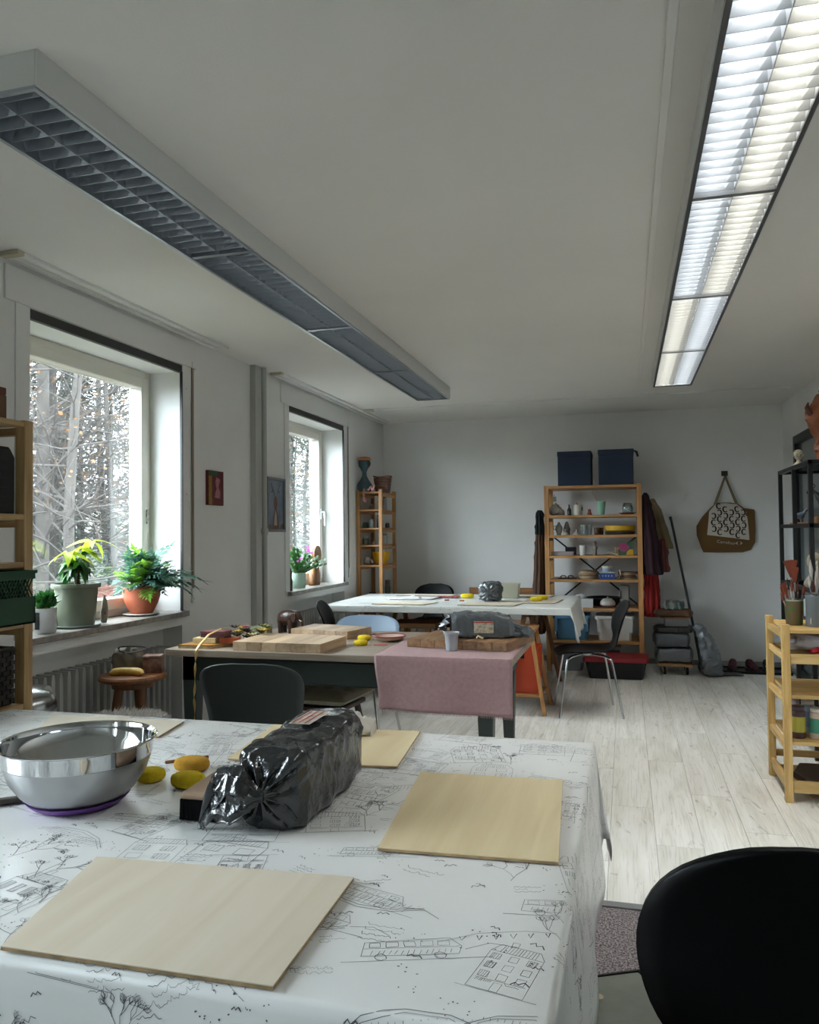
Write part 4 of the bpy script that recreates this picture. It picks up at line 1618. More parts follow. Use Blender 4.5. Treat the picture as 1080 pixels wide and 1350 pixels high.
BLKS = M('black_lacquer', '#050506', 0.42, spec=.12)
shell_chair('black moulded chair with chrome legs at the right end of the far table', (-.30, 6.03, 0), R(100), ANT, BLKS, CHROME)
shell_chair('black moulded chair seen edge-on at the left end of the far table', (-2.02, 5.78, 0), R(-80), ANT, BLKS, CHROME)
shell_chair('black moulded chair behind the far table near the tall narrow rack', (-1.90, 7.56, 0), R(180), ANT, BLKS, CHROME)
BIG = [(.20, .42, .08, 0), (.19, .435, .15, 0), (.12, .445, .19, .01), (0, .445, .20, .02), (-.13, .45, .18, .02), (-.20, .475, .13, .012), (-.232, .53, .165, .012),
       (-.25, .59, .205, .02), (-.268, .66, .222, .03), (-.285, .73, .212, .02), (-.298, .785, .172, .008), (-.306, .82, .105, 0), (-.308, .832, .04, 0)]
shell_chair('very close black rounded chair back in the lower right corner', (.275, 1.43, 0), R(-4), BIG, BLKS, CHROME, sc=1.13, splay=.16, th=.012)
shell_chair('dark green grey plastic chair with its back to the front table', (-1.60, 3.31, 0), R(6), TUB, M('green_grey_plastic', '#39403f', 0.55, spec=.4), PINED['z'], splay=.21)
shell_chair('light blue shell chair pushed in at the far side of the middle table', (-1.67, 4.76, 0), R(180), [(y, z * 1.01, w * .95, c) for y, z, w, c in TUB], M('light_blue_plastic', '#8fa5bd', 0.4), CHROME)
shell_chair('black shell chair tucked under the near edge of the far table', (-1.22, 6.38, 0), R(8), [(y, z * .84, w * .9, c) for y, z, w, c in TUB], BLKS, CHROME)

# wooden stool with tufted olive cushion, under the middle table
t = thing('cushioned_stool', 'dark wooden stool with tufted olive cushion under the middle table', 'stool', (-1.60, 4.03, 0), R(-6))
DKW = wood('dark_walnut', '#4a2f20', '#2a1a12', 'z', 1, .4)
B().box(-.17, .17, -.16, .16, .41, .435).build('seat', DKW, t, bevel=.006)
for sx in (1, -1):
    for sy in (1, -1):
        B().tube([(sx * .13, sy * .12, .415), (sx * .20, sy * .18, .0)], [.019, .012], 10).build('leg', DKW, t, smooth=True)


def cushion(u, v):
    x, y = (u - .5) * .42, (v - .5) * .38
    e = min(1, 6 * min(u, 1 - u, v, 1 - v)) ** .5
    tuft = 1 - .35 * math.exp(-(((x * 10) % 1 - .5) ** 2 + ((y * 10) % 1 - .5) ** 2) * 18)
    return x, y, e, tuft


CUS = M('olive_velvet', '#807a60', 0.9, sheen=.4)
q = B()
top = lambda u, v: (lambda x, y, e, tf_: Vector((x, y, .475 + .045 * e * tf_)))(*cushion(u, v))
bot = lambda u, v: (lambda x, y, e, tf_: Vector((x, y, .475 - .036 * e)))(*cushion(u, v))
q.grid(top, 34, 30).grid(bot, 34, 30)
q.build('cushion', CUS, t, smooth=True)

# round wooden stool with banana, pouch and tin
STX, STY, STZ = -2.40, 3.44, .655
t = thing('round_stool', 'round brown wooden stool with splayed legs before the near radiator', 'stool', (STX, STY, 0))
SW = wood('stool_wood', '#8c5a33', '#5f391d', 'x', 1, .4)
SWZ = wood('stool_wood_leg', '#7c4d2b', '#553219', 'z', 1, .4)
B().lathe([(.0001, STZ - .03), (.15, STZ - .03), (.162, STZ - .024), (.165, STZ - .012), (.16, STZ - .002), (.15, STZ), (.0001, STZ)], n=40).build('seat', SW, t, smooth=True)
B().lathe([(.0001, STZ - .065), (.10, STZ - .065), (.105, STZ - .03), (.0001, STZ - .03)], n=30).build('seat_block', SWZ, t, smooth=True)
for k in range(3):
    a = R(100 + 120 * k)
    B().tube([(.06 * math.cos(a), .06 * math.sin(a), STZ - .05), (.15 * math.cos(a), .15 * math.sin(a), 0)], [.024, .019], 10).build('leg', SWZ, t, smooth=True)
t = thing('banana', 'ripe yellow banana lying at the front of the round wooden stool', 'banana', (STX + .02, STY - .06, STZ))
pts = [(-.088, -.03, .012), (-.07, -.012, .02), (-.03, .008, .021), (.02, .014, .021), (.06, .006, .02), (.088, -.010, .016)]
B().tube(smooth_path(pts, 22), [.006, .009, .013, .016, .0178] + [.0185] * 13 + [.017, .014, .010, .006, .004], 10).build('peel', M('banana_peel', '#c9a048', .5, var=.3, vscale=30), t, smooth=True)
B().tube([(.085, -.008, .016), (.102, -.02, .018)], [.005, .004], 8).build('stalk', M('banana_stalk', '#5b4526', .7), t)
t = thing('zip_pouch', 'soft khaki pouch with black strap on the round stool', 'bag', (STX - .04, STY + .06, STZ))
secs = [(STX - .135, STY + .04, STZ + .05, .02, .045, 3), (STX - .11, STY + .045, STZ + .06, .045, .06, 2.6), (STX - .05, STY + .06, STZ + .062, .052, .062, 2.6), (STX + .0, STY + .075, STZ + .05, .045, .05, 2.6), (STX + .03, STY + .08, STZ + .035, .02, .03, 2.5)]
q = B(t)
q.rings(loft(secs, (0, 1, 0), (0, 0, 1), nr=36, n=36, amp=.006, k=22, seed=4, zmin=STZ))
q.build('pouch_body', M('khaki_leather', '#7a7161', .45, var=.35, vscale=14), t, smooth=True)
q = B(t)
q.tube(smooth_path([(STX - .10, STY + .03, STZ + .11), (STX - .09, STY + .02, STZ + .127), (STX - .03, STY + .04, STZ + .130), (STX + .03, STY + .06, STZ + .125), (STX + .025, STY + .05, STZ + .112), (STX - .03, STY + .02, STZ + .10), (STX - .09, STY + .015, STZ + .11)], 30), .004, 6)
q.build('strap', BLK, t, smooth=True)
t = thing('gift_tin', 'small dark red patterned box behind the banana on the round stool', 'box', (STX + .08, STY + .06, STZ), R(20))
B().box(-.045, .045, -.035, .035, 0, .075).build('box_body', M('dark_red_print', '#4d2324', .4, col2='#8b6a56', vscale=26), t, bevel=.003)
B().box(-.047, .047, -.037, .037, .075, .088).build('lid', M('dark_red_lid', '#5b2a2a', .4, col2='#977c6a', vscale=40), t, bevel=.003)

# pedal bin and fur seat at the left
t = thing('pedal_bin', 'steel pedal bin with domed shiny lid behind the left rack', 'bin', (-2.355, 2.655, 0))
B().lathe([(.0001, .0), (.115, 0), (.118, .01), (.118, .645), (.112, .65), (.0001, .65)], n=36).build('bin_body', M('cream_enamel', '#a8a594', .4), t, smooth=True)
B().lathe([(.119, .648), (.121, .665), (.115, .69), (.095, .715), (.05, .733), (.0001, .738)], n=36).build('lid', M('lid_steel', '#9a9b9c', .25, metal=1), t, smooth=True)
t = thing('fur_stool', 'low stool with fluffy grey white sheepskin behind the front table', 'stool', (-2.07, 2.86, 0))
for sx in (1, -1):
    for sy in (1, -1):
        B().tube([(sx * .12, sy * .12, .50), (sx * .15, sy * .15, 0)], .016, 8).build('leg', SWZ, t, smooth=True)
B().lathe([(.0001, .50), (.17, .50), (.175, .52), (.16, .56), (.0001, .57)], n=28).build('seat', M('sheepskin_base', '#b5b0a8', .9), t, smooth=True)
random.seed(2)
q = B()
for i in range(2600):
    a, r0 = random.uniform(0, 2 * PI), .18 * random.random() ** .5
    p = Vector((r0 * math.cos(a), r0 * math.sin(a), .555))
    d_ = Vector((random.uniform(-1, 1) + math.cos(a) * r0 * 6, random.uniform(-1, 1) + math.sin(a) * r0 * 6, random.uniform(.3, 1.3))).normalized() * random.uniform(.03, .055)
    s_ = Vector((-d_.y, d_.x, 0)).normalized() * .0016
    q.add([p - s_, p + s_, p + d_ * .6 + s_ + Vector((0, 0, .004)), p + d_], [(0, 1, 2, 3)])
q.build('fleece', M('sheepskin_hair', '#c2beb8', .9), t, kind='stuff')

# ------------------------------------------------------------------ far table
GX0, GX1, GY0, GY1 = -2.44, -.425, 6.12, 7.37
oilcloth('white printed oilcloth on the far table with a long corner hanging right', GX0, GX1, GY0, GY1, TZ + .008, (.13, .27, .06, .10), .13, 24, 18, 4.2, CLOTH2, .26, wave=.012, sc=1.1)
tb = thing('trestle_table', 'far work table under the printed cloth before the back wall', 'table', (-1.43, 6.75, 0))
q = B(tb).box(GX0 + .005, GX1 - .005, GY0 + .005, GY1 - .005, TZ - .02, TZ + .004)
q.build('tabletop', PINE['x'], tb, bevel=.002)
for cx in (GX0 + .35, GX1 - .34):
    for sx, y in ((-1, GY0 + .16), (1, GY0 + .16), (-1, GY1 - .16), (1, GY1 - .16)):
        q = B(tb).bar((cx + sx * .025, y, TZ - .06), (cx + sx * .17, y, 0), .035, .05)
        q.build('trestle_leg', PINED['z'], tb)
    q = B(tb).box(cx - .03, cx + .03, GY0 + .1, GY1 - .1, TZ - .075, TZ - .021)
    q.build('trestle_beam', PINED['y'], tb)
    q = B(tb).box(cx - .12, cx - .10, GY0 + .16, GY1 - .16, .30, .335)
    q.build('trestle_rung', PINED['y'], tb)

fz = TZ + .0115
quad_board('thin pale plywood board at the front left of the far table', [(-2.05, 6.22), (-1.60, 6.19), (-1.53, 6.42), (-1.97, 6.45)], fz, .005, PLY2)
quad_board('plywood board lying in front of the dark clay ball on the far table', [(-1.32, 6.20), (-.86, 6.20), (-.82, 6.50), (-1.26, 6.50)], fz, .005, PLY2)
quad_board('small plywood board under the two yellow sponges at the far table end', [(-.82, 6.47), (-.57, 6.47), (-.53, 6.85), (-.84, 6.85)], fz, .005, PLY2)
quad_board('long thin white board at the back left of the far table', [(-2.10, 7.10), (-1.56, 7.10), (-1.54, 7.28), (-2.05, 7.28)], fz, .005, M('white_board', '#cfc9bd', .5))
quad_board('pale board at the back right of the far table behind the clay ball', [(-.98, 7.10), (-.66, 7.10), (-.64, 7.32), (-.95, 7.32)], fz, .005, M('white_board', '#cfc9bd', .5))
t = thing('wrapped_clay_ball', 'crumpled dark grey plastic ball of clay on the far table', 'clay', (-1.12, 6.64, fz + .006))
secs = [(-1.12, 6.52, fz + .075, .03, .03, 2), (-1.12, 6.54, fz + .08, .075, .06, 3), (-1.12, 6.60, fz + .083, .092, .077, 4), (-1.12, 6.70, fz + .083, .088, .075, 4), (-1.12, 6.76, fz + .08, .04, .04, 2)]
q = B(t)
q.rings(loft(secs, (1, 0, 0), (0, 0, 1), nr=44, n=60, amp=.010, k=19, seed=11, zmin=fz + .006, pinch=[(0.05, .14)]))
q.build('plastic_wrap', BAGG, t, smooth=True)
t = thing('white_tub', 'translucent cream plastic tub behind the clay ball on the far table', 'tub', (-1.02, 7.0, fz))
q = B()
w_, d_ = .10, .07
q.rings([[Vector((a * s_, b_ * s_, z)) for a, b_ in ((-w_, -d_), (w_, -d_), (w_, d_), (-w_, d_))] for z, s_ in ((0, .86), (.13, 1), (.13, .96), (.005, .82))], cap=False)
q.box(-.08, .08, -.055, .055, 0, .006)
q.build('tub_body', M('cream_plastic', '#cfccb8', .4, trans=.4), t)
sponge('yellow sponge left of the dark clay ball on the far table', -1.38, 6.93, fz, SPY, .058, .04, .038)
sponge('yellow sponge in front on the small board at the far table end', -.735, 6.65, fz + .006, SPY, .055, .04, .034)
sponge('yellow sponge at the back of the small board at the far table end', -.70, 6.80, fz + .006, SPY, .052, .038, .034)
t = thing('red_rag', 'flat folded red rag left of the sponge on the far table', 'rag', (-1.55, 6.95, fz))
q = B(t)
q.grid(lambda u, v: Vector((-1.66 + .2 * u, 6.90 + .1 * v, fz + .008 + .008 * noise.noise(Vector((u * 5, v * 5, 1))))), 14, 8)
q.build('cloth', M('dull_red_cloth', '#8f4340', .9), t, smooth=True, solid=.004)
for i, (x, y, rz_, c) in enumerate(((-1.93, 6.78, .3, 'loose sheet of white paper lying left on the far table'), (-1.78, 6.86, -.2, 'curled sheet of white paper overlapping another on the far table'))):
    q = B()
    q.grid(lambda u, v: Vector(((u - .5) * .3, (v - .5) * .21, .002 + i * .002 + .012 * (2 * u - 1) ** 4 * v)), 10, 6)
    tag(q.build('paper_sheet', M('white_paper', '#cdcdcb', .7), loc=(x, y, fz), rz=rz_, smooth=True, solid=.0006), c, 'paper')
for i, (x, y, l_) in enumerate(((-1.50, 6.62, 'short orange crayon stub left on the far table'), (-1.36, 6.58, 'second orange crayon stub nearer the clay ball on the far table'))):
    tag(B().tube([(-.02, 0, .006), (.02, .004, .006)], .006, 8).build('crayon_stub', M('orange_crayon', '#a4623c', .6), loc=(x, y, fz)), l_, 'crayon')

# orange crate on a wooden stand at the right end of the far table
t = thing('wooden_stand', 'A-frame wooden stand with splayed legs beside the orange crate', 'stand', (-.735, 5.92, 0))
for sx in (1, -1):
    for y in (-.10, .30):
        B().bar((sx * .045, y * .8, .62), (sx * .14, y, 0), .028, .028).build('leg', PINE['z'], t, bevel=.003)
B().box(-.12, .12, -.08, .26, .125, .145).build('shelf', PINE['x'], t, bevel=.003)
B().box(-.07, .07, -.10, .27, .60, .625).build('top', PINE['x'], t, bevel=.003)
t = thing('orange_crate', 'bright orange box standing on the low shelf of the wooden stand', 'box', (-.735, 6.0, .146))
q = B()
q.rings([[Vector((a * s_, b_ * s_, z)) for a, b_ in ((-.095, -.13), (.095, -.13), (.095, .13), (-.095, .13))] for z, s_ in ((0, .92), (.34, 1), (.34, .96), (.01, .88))], cap=False)
q.box(-.085, .085, -.115, .115, 0, .012)
q.build('crate_body', M('orange_plastic', '#b8401c', .45), t)
B().box(-.06, -.01, -.132, -.128, .26, .30).build('handle_slot', BLK, t)
# wooden stool under the far table
t = thing('wooden_stool', 'brown wooden stool standing under the far table on the left', 'stool', (-1.72, 6.45, 0))
for sx in (1, -1):
    for sy in (1, -1):
        B().bar((sx * .13, sy * .13, .56), (sx * .18, sy * .17, 0), .035, .035).build('leg', PINED['z'], t, bevel=.003)
B().box(-.2, .2, -.17, .17, .56, .60).build('seat', PINED['x'], t, bevel=.005)
B().box(-.16, .16, -.165, -.14, .2, .235).build('rung', PINED['x'], t, bevel=.003)
# wooden bench whose back rail shows behind the far table
t = thing('wooden_bench', 'low wooden bench with a plain back rail before the back wall', 'bench', (-1.22, 7.85, 0))
for x in (-.32, .32):
    for y in (-.15, .13):
        B().box(x - .02, x + .02, y - .02, y + .02, 0, .78 if y > 0 else .43).build('leg', PINED['z'], t, bevel=.003)
B().box(-.35, .35, -.18, .16, .43, .455).build('seat', PINED['x'], t, bevel=.003)
B().box(-.345, .345, .10, .125, .715, .785).build('back_rail', PINED['x'], t, bevel=.003)


# ------------------------------------------------------------------ shelving
def rack(label, x0, x1, y0, y1, h, levels, wood_, along='x', post=.036, th=.018, name='shelving_unit', rungs=True, brace=False, lip=0.0, rails=()):
    t = thing(name, label, 'shelf', ((x0 + x1) / 2, (y0 + y1) / 2, 0))
    pw = post
    for x in (x0, x1 - pw):
        for y in (y0, y1 - pw):
            B(t).box(x, x + pw, y, y + pw, 0, h).build('post', wood_['z'], t, bevel=.002)
    for z in levels:
        if along == 'x':
            q = B(t).box(x0 + pw + .001, x1 - pw - .001, y0 + .002, y1 - .002, z - th, z)
            q.build('shelf', wood_['x'], t, bevel=.0015)
            if rungs:
                for x in (x0 + .006, x1 - pw + .006):
                    B(t).box(x, x + pw - .012, y0 + pw, y1 - pw, z - th - .03, z - th - .001).build('rung', wood_['y'], t)
        else:
            q = B(t).box(x0 + .002, x1 - .002, y0 + pw + .001, y1 - pw - .001, z - th, z)
            q.build('shelf', wood_['y'], t, bevel=.0015)
            if rungs:
                for y in (y0 + .006, y1 - pw + .006):
                    B(t).box(x0 + pw, x1 - pw, y, y + pw - .012, z - th - .03, z - th - .001).build('rung', wood_['x'], t)
    if brace:
        zc = brace
        for a, c in (((x0, zc - .38), (x1, zc + .38)), ((x0, zc + .38), (x1, zc - .38))):
            B(t).bar((a[0], y1 + .004, a[1]), (c[0], y1 + .004, c[1]), .003, .016).build('cross_brace', BLKM, t)
    return t


SX0, SX1, SY0, SY1 = -.762, .150, 7.70, 8.19
rack('tall open pine shelf full of pottery against the back wall', SX0, SX1, SY0, SY1, 1.795, [1.79, 1.505, 1.312, 1.115, .885, .612, .30], PINE, post=.044, th=.024, brace=.95)
rack('tall narrow pine rack in the back left corner beside the far window', -2.592, -2.325, 7.40, 7.90, 1.79, [1.765, 1.59, 1.405, 1.236, 1.036, .60], PINE, post=.034, th=.016)
lr = rack('pine rack at the left picture edge holding crates, before the near window', -2.51, -2.20, 1.70, 2.522, 1.79, [1.785, 1.432, 1.250, 1.022, .716, .2], PINEW, along='y', post=.044, th=.02)
PL_ = PINEL
rr_ = rack('low pale pine rack with paint bottles in front of the black rack', .735, 1.46, 4.235, 4.72, .872, [.848, .527, .300], PL_, post=.036, th=.018)
for (x0, x1, y0, y1, z0, z1, nm) in ((.772, 1.422, 4.238, 4.256, .68, .728, 'rail'), (.772, 1.422, 4.70, 4.718, .68, .72, 'rail'), (.772, 1.422, 4.238, 4.256, .05, .108, 'rail'), (.772, 1.422, 4.70, 4.718, .105, .14, 'rail'),
                                 (.745, .765, 4.272, 4.683, .69, .72, 'rung'), (.745, .765, 4.272, 4.683, .05, .10, 'rung'), (.772, 1.422, 4.26, 4.698, .045, .062, 'shelf'), (.772, 1.422, 4.26, 4.698, .695, .712, 'shelf')):
    B(rr_).box(x0, x1, y0, y1, z0, z1).build(nm, PL_['y' if nm == 'rung' else 'x'], rr_, bevel=.0015)

# black metal rack
t = thing('black_rack', 'tall black metal rack with glass shelves near the right wall', 'shelf', (1.25, 5.5, 0))
BX0, BX1, BY0, BY1, BH = 1.035, 1.445, 5.03, 5.975, 1.75
for x in (BX0, BX1 - .025):
    for y in (BY0, (BY0 + BY1) / 2 - .012, BY1 - .025):
        B(t).box(x, x + .025, y, y + .025, 0, BH).build('post', BLKM, t, bevel=.001)
for z in (BH - .012, 1.365, .98, .58, .12):
    q = B(t)
    q.box(BX0, BX1, BY0 + .001, BY0 + .024, z - .012, z + .012).box(BX0, BX1, BY1 - .024, BY1 - .001, z - .012, z + .012)
    q.box(BX0 + .001, BX0 + .024, BY0, BY1, z - .012, z + .012).box(BX1 - .024, BX1 - .001, BY0, BY1, z - .012, z + .012)
    q.build('shelf_frame', BLKM, t)
    B(t).box(BX0 + .024, BX1 - .024, BY0 + .024, BY1 - .024, z - .003, z + .003).build('glass_shelf', glass('smoked_shelf_glass', '#8a9696', refl=.06), t)

# ------------------------------------------------------------------ back shelf contents
def turned(name, label, cat, loc, prof, mat, n=26, group=None, extra=None):
    t = thing(name, label, cat, loc, group=group)
    B().lathe(prof, n=n).build(name + '_body', mat, t, smooth=True)
    if extra:
        extra(t)
    return t


def cup_prof(r0, r1, h, w=.003):
    return [(.0001, 0), (r0, 0), (r0 + (r1 - r0) * .5, h * .5), (r1, h), (r1 - w, h), (r0 - w, w * 1.5), (.0001, w)]


WHT = M('white_glaze', '#b9b4aa', .35)
GRYC = M('grey_clay', '#7e7b74', .8, var=.2, vscale=30)
NAVY = M('navy_fabric', '#263145', .85, bump=.3, bscale=300)


def fabric_box(label, x0, x1, y0, y1, z0, z1, strap):
    t = thing('storage_box', label, 'storage box', ((x0 + x1) / 2, (y0 + y1) / 2, z0))
    B(t).box(x0, x1, y0, y1, z0, z1 - .05).build('box_body', NAVY, t, bevel=.006)
    B(t).box(x0 - .004, x1 + .004, y0 - .004, y1 + .004, z1 - .05, z1).build('lid', NAVY, t, bevel=.005)
    if strap:
        B(t).tube([(x1 + .004, y0 + .05, z1 - .015), (x1 + .03, y0 + .04, z1 - .03), (x1 + .042, y0 + .035, z1 - .075)], [.006, .012, .010], 8).build('strap', BLK, t)
    return t


fabric_box('left dark blue fabric box on top of the back shelf', -.628, -.312, 7.72, 8.10, 1.791, 2.125, False)
fabric_box('right dark blue fabric box with a loose black strap on the back shelf', -.242, .082, 7.72, 8.10, 1.791, 2.13, True)
Yf = 7.80
t = thing('conch_shell', 'rough whitish shell lump at the left of the top shelf level', 'shell', (-.655, Yf, 1.506))
q = B()
secs = [(-.07, 0, .04, .01, .01, 2), (-.05, 0, .05, .04, .045, 2), (0, 0, .06, .055, .058, 2), (.045, 0, .04, .04, .038, 2), (.08, 0, .02, .012, .015, 2)]
q.rings(loft(secs, (0, 1, 0), (0, 0, 1), nr=22, n=24, amp=.010, k=30, seed=3, zmin=0.0))
q.build('shell_body', M('shell_white', '#a59f94', .6), t, smooth=True)
tag(B().box(-.018, .018, -.01, .01, 0, .05).tube([(0, 0, .05), (0, 0, .075)], .003, 6).build('hanging_tag', M('grey_white_tag', '#8f8c86', .7), loc=(-.668, 7.755, 1.64)), 'small pale tag hanging inside the upper left of the back shelf', 'tag')
turned('dark_bottle', 'small dark slim bottle beside the shell on the top shelf level', 'bottle', (-.53, Yf, 1.506), [(.0001, 0), (.019, 0), (.02, .01), (.02, .055), (.008, .075), (.007, .10), (.009, .105), (.0001, .106)], M('dark_brown_glass', '#1c1612', .25))
t = turned('sugar_pot', 'white pot with a dark blotch and stick on the top shelf level', 'pot', (-.445, Yf, 1.506), cup_prof(.040, .045, .10), WHT)
B().tube([(.0, 0, .05), (-.012, 0, .125)], .006, 8).build('stick', PINED['z'], t)
q = B().grid(lambda u, v: Vector((.046 * math.cos(-.7 + .5 * u), .046 * math.sin(-.7 + .5 * u), .045 + .035 * v)), 5, 3)
q.build('dark_blotch', M('blotch_ink', '#2b2a2c', .5), t)
turned('terracotta_cone', 'small orange clay pawn between the white pot and mint cup', 'pottery', (-.337, Yf, 1.506), [(.0001, 0), (.024, 0), (.022, .012), (.014, .03), (.015, .04), (.012, .055), (.0001, .058)], M('terracotta_small', '#8a4a34', .8))
t = turned('mint_cup', 'tall mint green cup with a thin stick on the top shelf level', 'cup', (-.224, Yf, 1.506), cup_prof(.029, .043, .13), M('mint_plastic', '#7fae98', .4))
B().tube([(.0, 0, .06), (-.09, .03, .23)], .002, 6).build('stick', PINE['z'], t)
t = thing('glass_cloche', 'glass bowl and jar on a reddish dish at the top shelf level', 'glassware', (.02, Yf + .02, 1.506))
B().lathe([(.0001, 0), (.05, 0), (.082, .016), (.08, .018), (.05, .006), (.0001, .004)], n=30).build('dish', M('reddish_dish', '#7f4a36', .5), t, smooth=True)
B().lathe([(.048, .016), (.055, .06), (.042, .105), (.036, .11), (.034, .108), (.05, .06), (.045, .018)], n=30).build('glass_jar', glass('clear_glass', '#dfe6e6', refl=.12), t, smooth=True)

t = turned('grey_jug', 'pale grey clay jug at the left of the second shelf level', 'jug', (-.632, Yf, 1.313), [(.0001, 0), (.018, 0), (.02, .01), (.034, .05), (.035, .075), (.022, .10), (.014, .11), (.012, .125), (.0001, .13)], M('pale_clay', '#96928a', .8))
B().tube(smooth_path([(-.03, 0, .09), (-.052, 0, .085), (-.05, 0, .06), (-.034, 0, .055)], 10), .005, 8).build('handle', M('pale_clay', '#96928a', .8), t, smooth=True)
turned('grey_figure', 'dark grey clay figure behind the pale jug', 'pottery', (-.56, Yf + .06, 1.313), [(.0001, 0), (.035, 0), (.03, .02), (.036, .06), (.024, .09), (.018, .115), (.012, .13), (.0001, .135)], GRYC)
for x, l_ in ((-.572, 'white conical pot lid in front of the dark grey figure'), (-.462, 'white conical pot lid nearer the drinking glasses')):
    turned('pot_lid', l_, 'lid', (x, Yf - .03, 1.313), [(.0001, 0), (.036, 0), (.038, .006), (.02, .025), (.008, .033), (.006, .04), (.010, .048), (.006, .056), (.0001, .058)], WHT)
for i, x in enumerate((-.40, -.345)):
    turned('drinking_glass', ['left clear tumbler on the second shelf level', 'right clear tumbler on the second shelf level'][i], 'glass', (x, Yf - .02 + .03 * i, 1.313), cup_prof(.027, .03, .10, .002), glass('clear_glass', '#dfe6e6', refl=.12))
for i, x in enumerate((-.27, -.235)):
    turned('amber_glass', ['left small brownish glass beside the yellow bowls', 'right small brownish glass touching the yellow bowls'][i], 'glass', (x, Yf + .01 + .09 * i, 1.313), cup_prof(.024, .029, .07, .002), glass('amber_glass', '#b89a76', refl=.1))
t = thing('yellow_dish', 'wide yellow enamel dish stacked on the second shelf level', 'dish', (-.055, Yf + .06, 1.345))
B().lathe([(.0001, 0), (.125, 0), (.14, .01), (.145, .055), (.14, .056), (.13, .012), (.0001, .008)], n=40).build('dish_body', M('yellow_enamel', '#c49a20', .4), t, smooth=True)
t = thing('dark_tray', 'dark round tray under the yellow dish', 'tray', (-.055, Yf + .06, 1.313))
B().lathe([(.0001, 0), (.135, 0), (.145, .03), (.135, .031), (.0001, .028)], n=40).build('tray_body', M('dark_brown_tray', '#2f2721', .5), t, smooth=True)

t = thing('pinkish_book', 'flat pinkish grey book box at the left of the third shelf level', 'box', (-.60, Yf + .02, 1.116))
B().box(-.105, .105, -.08, .08, 0, .028).build('box_body', M('pinkish_cardboard', '#9a8c8c', .6), t, bevel=.002)
B().box(-.107, .107, -.082, .082, .028, .036).build('lid', M('pinkish_lid', '#a89898', .6), t, bevel=.002)
tag(B().box(-.05, .05, -.06, .06, 0, .075).build('dark_box', M('dark_slate_box', '#23282c', .5), bevel=.003, loc=(-.535, Yf + .21, 1.116)), 'dark box behind the pinkish book box on the third level', 'box')
turned('white_tumbler', 'tall white beaker at the middle of the third shelf level', 'cup', (-.405, Yf - .02, 1.116), cup_prof(.026, .033, .097), M('white_plastic', '#c2c1bd', .4))
t = thing('clay_bust', 'tiny brown and white standing figurine on the third shelf level', 'figurine', (-.292, Yf, 1.116))
q = B()
q.lathe([(.0001, 0), (.022, 0), (.02, .02), (.017, .045), (.024, .065), (.026, .08), (.012, .092), (.010, .098), (.017, .11), (.018, .122), (.010, .136), (.0001, .138)], n=20, sy=.8)
q.build('figure_body', M('brown_white_clay', '#6d5444', .7, col2='#8c857b', vscale=18), t, smooth=True)
turned('white_saucer', 'small white saucer lying flat beside the tiny figurine', 'dish', (-.205, Yf, 1.116), [(.0001, 0), (.03, 0), (.052, .014), (.05, .016), (.03, .006), (.0001, .004)], WHT)
tag(B().obox((0, 0, .014), (.10, .03, .02), ry=R(12)).build('folded_paper', M('paper_beige', '#9d9483', .8), loc=(-.125, Yf - .02, 1.119)), 'little folded beige paper beside the white saucer', 'paper')
for i in range(2):
    tag(B().box(-.007, .007, -.012, .012, 0, .075).build('wood_stick', PINE['z'], bevel=.001, loc=(-.098 + i * .02, Yf + .05, 1.116)), ['left upright wooden block left of the colourful bag', 'right upright wooden block touching the colourful bag'][i], 'wood')
t = thing('colourful_bag', 'small carton with magenta, green and yellow shapes on the third level', 'box', (0, Yf + .01, 1.116))
B().box(-.065, .068, -.035, .035, 0, .115).build('carton_body', M('green_print', '#35563e', .5), t, bevel=.002)
B().prism([(-.065, .05), (-.03, .115), (-.065, .115)], 0, .001)
for nm, pl, c in (('magenta_print', [(-.064, .114), (.004, .114), (.03, .075), (-.01, .03), (-.064, .055)], '#8e2f5c'), ('yellow_print', [(.0, .002), (.066, .002), (.066, .05), (.035, .058), (.008, .035)], '#c79a28')):
    q = B()
    n_ = len(pl)
    q.add([(x, -.0358, z) for x, z in pl] + [(x, -.0352, z) for x, z in pl], [tuple(range(n_)), tuple(range(2 * n_ - 1, n_ - 1, -1))] + [(i, i + n_, (i + 1) % n_ + n_, (i + 1) % n_) for i in range(n_)])
    q.build(nm, M(nm, c, .5), t)
B().obox((.045, 0, .122), (.06, .05, .012), ry=R(-35)).build('fold_flap', M('green_print_light', '#5c8462', .5), t)

# fourth level : slab stacks, blue box with jar, white tape
random.seed(21)
for i in range(6):
    r_ = .09 + random.uniform(-.012, .012)
    tag(B().lathe([(.0001, 0), (r_ * .97, 0), (r_, .004), (r_, .010), (r_ * .97, .013), (.0001, .013)], n=26, sy=.9).build('wooden_disc', M('clay_disc_%d' % (i % 3), ['#8f7357', '#a08b70', '#6e5845'][i % 3], .8), smooth=True, loc=(-.355 + random.uniform(-.012, .012), Yf + .03, .886 + i * .0142)),
        ['lowest', 'second lowest', 'third', 'fourth', 'second highest', 'topmost'][i] + ' round wooden plate of the left stack on the fourth level', 'plate', 'left stack of round wooden plates')
for i in range(5):
    r_ = .085 + random.uniform(-.01, .01)
    tag(B().lathe([(.0001, 0), (r_ * .97, 0), (r_, .004), (r_, .010), (r_ * .97, .013), (.0001, .013)], n=26, sy=.9).build('wooden_disc', M('clay_disc_%d' % ((i + 1) % 3), '#8f7357', .8), smooth=True, loc=(.012 + random.uniform(-.008, .008), Yf + .05, .886 + i * .0142)),
        ['lowest', 'second lowest', 'middle', 'second highest', 'topmost'][i] + ' round plate of the right stack behind the blue box', 'plate', 'right stack of round plates')
t = thing('blue_box', 'blue cardboard box with white marks on the fourth shelf level', 'box', (-.178, Yf - .03, .886))
BLU = M('blue_card', '#27407c', .5)
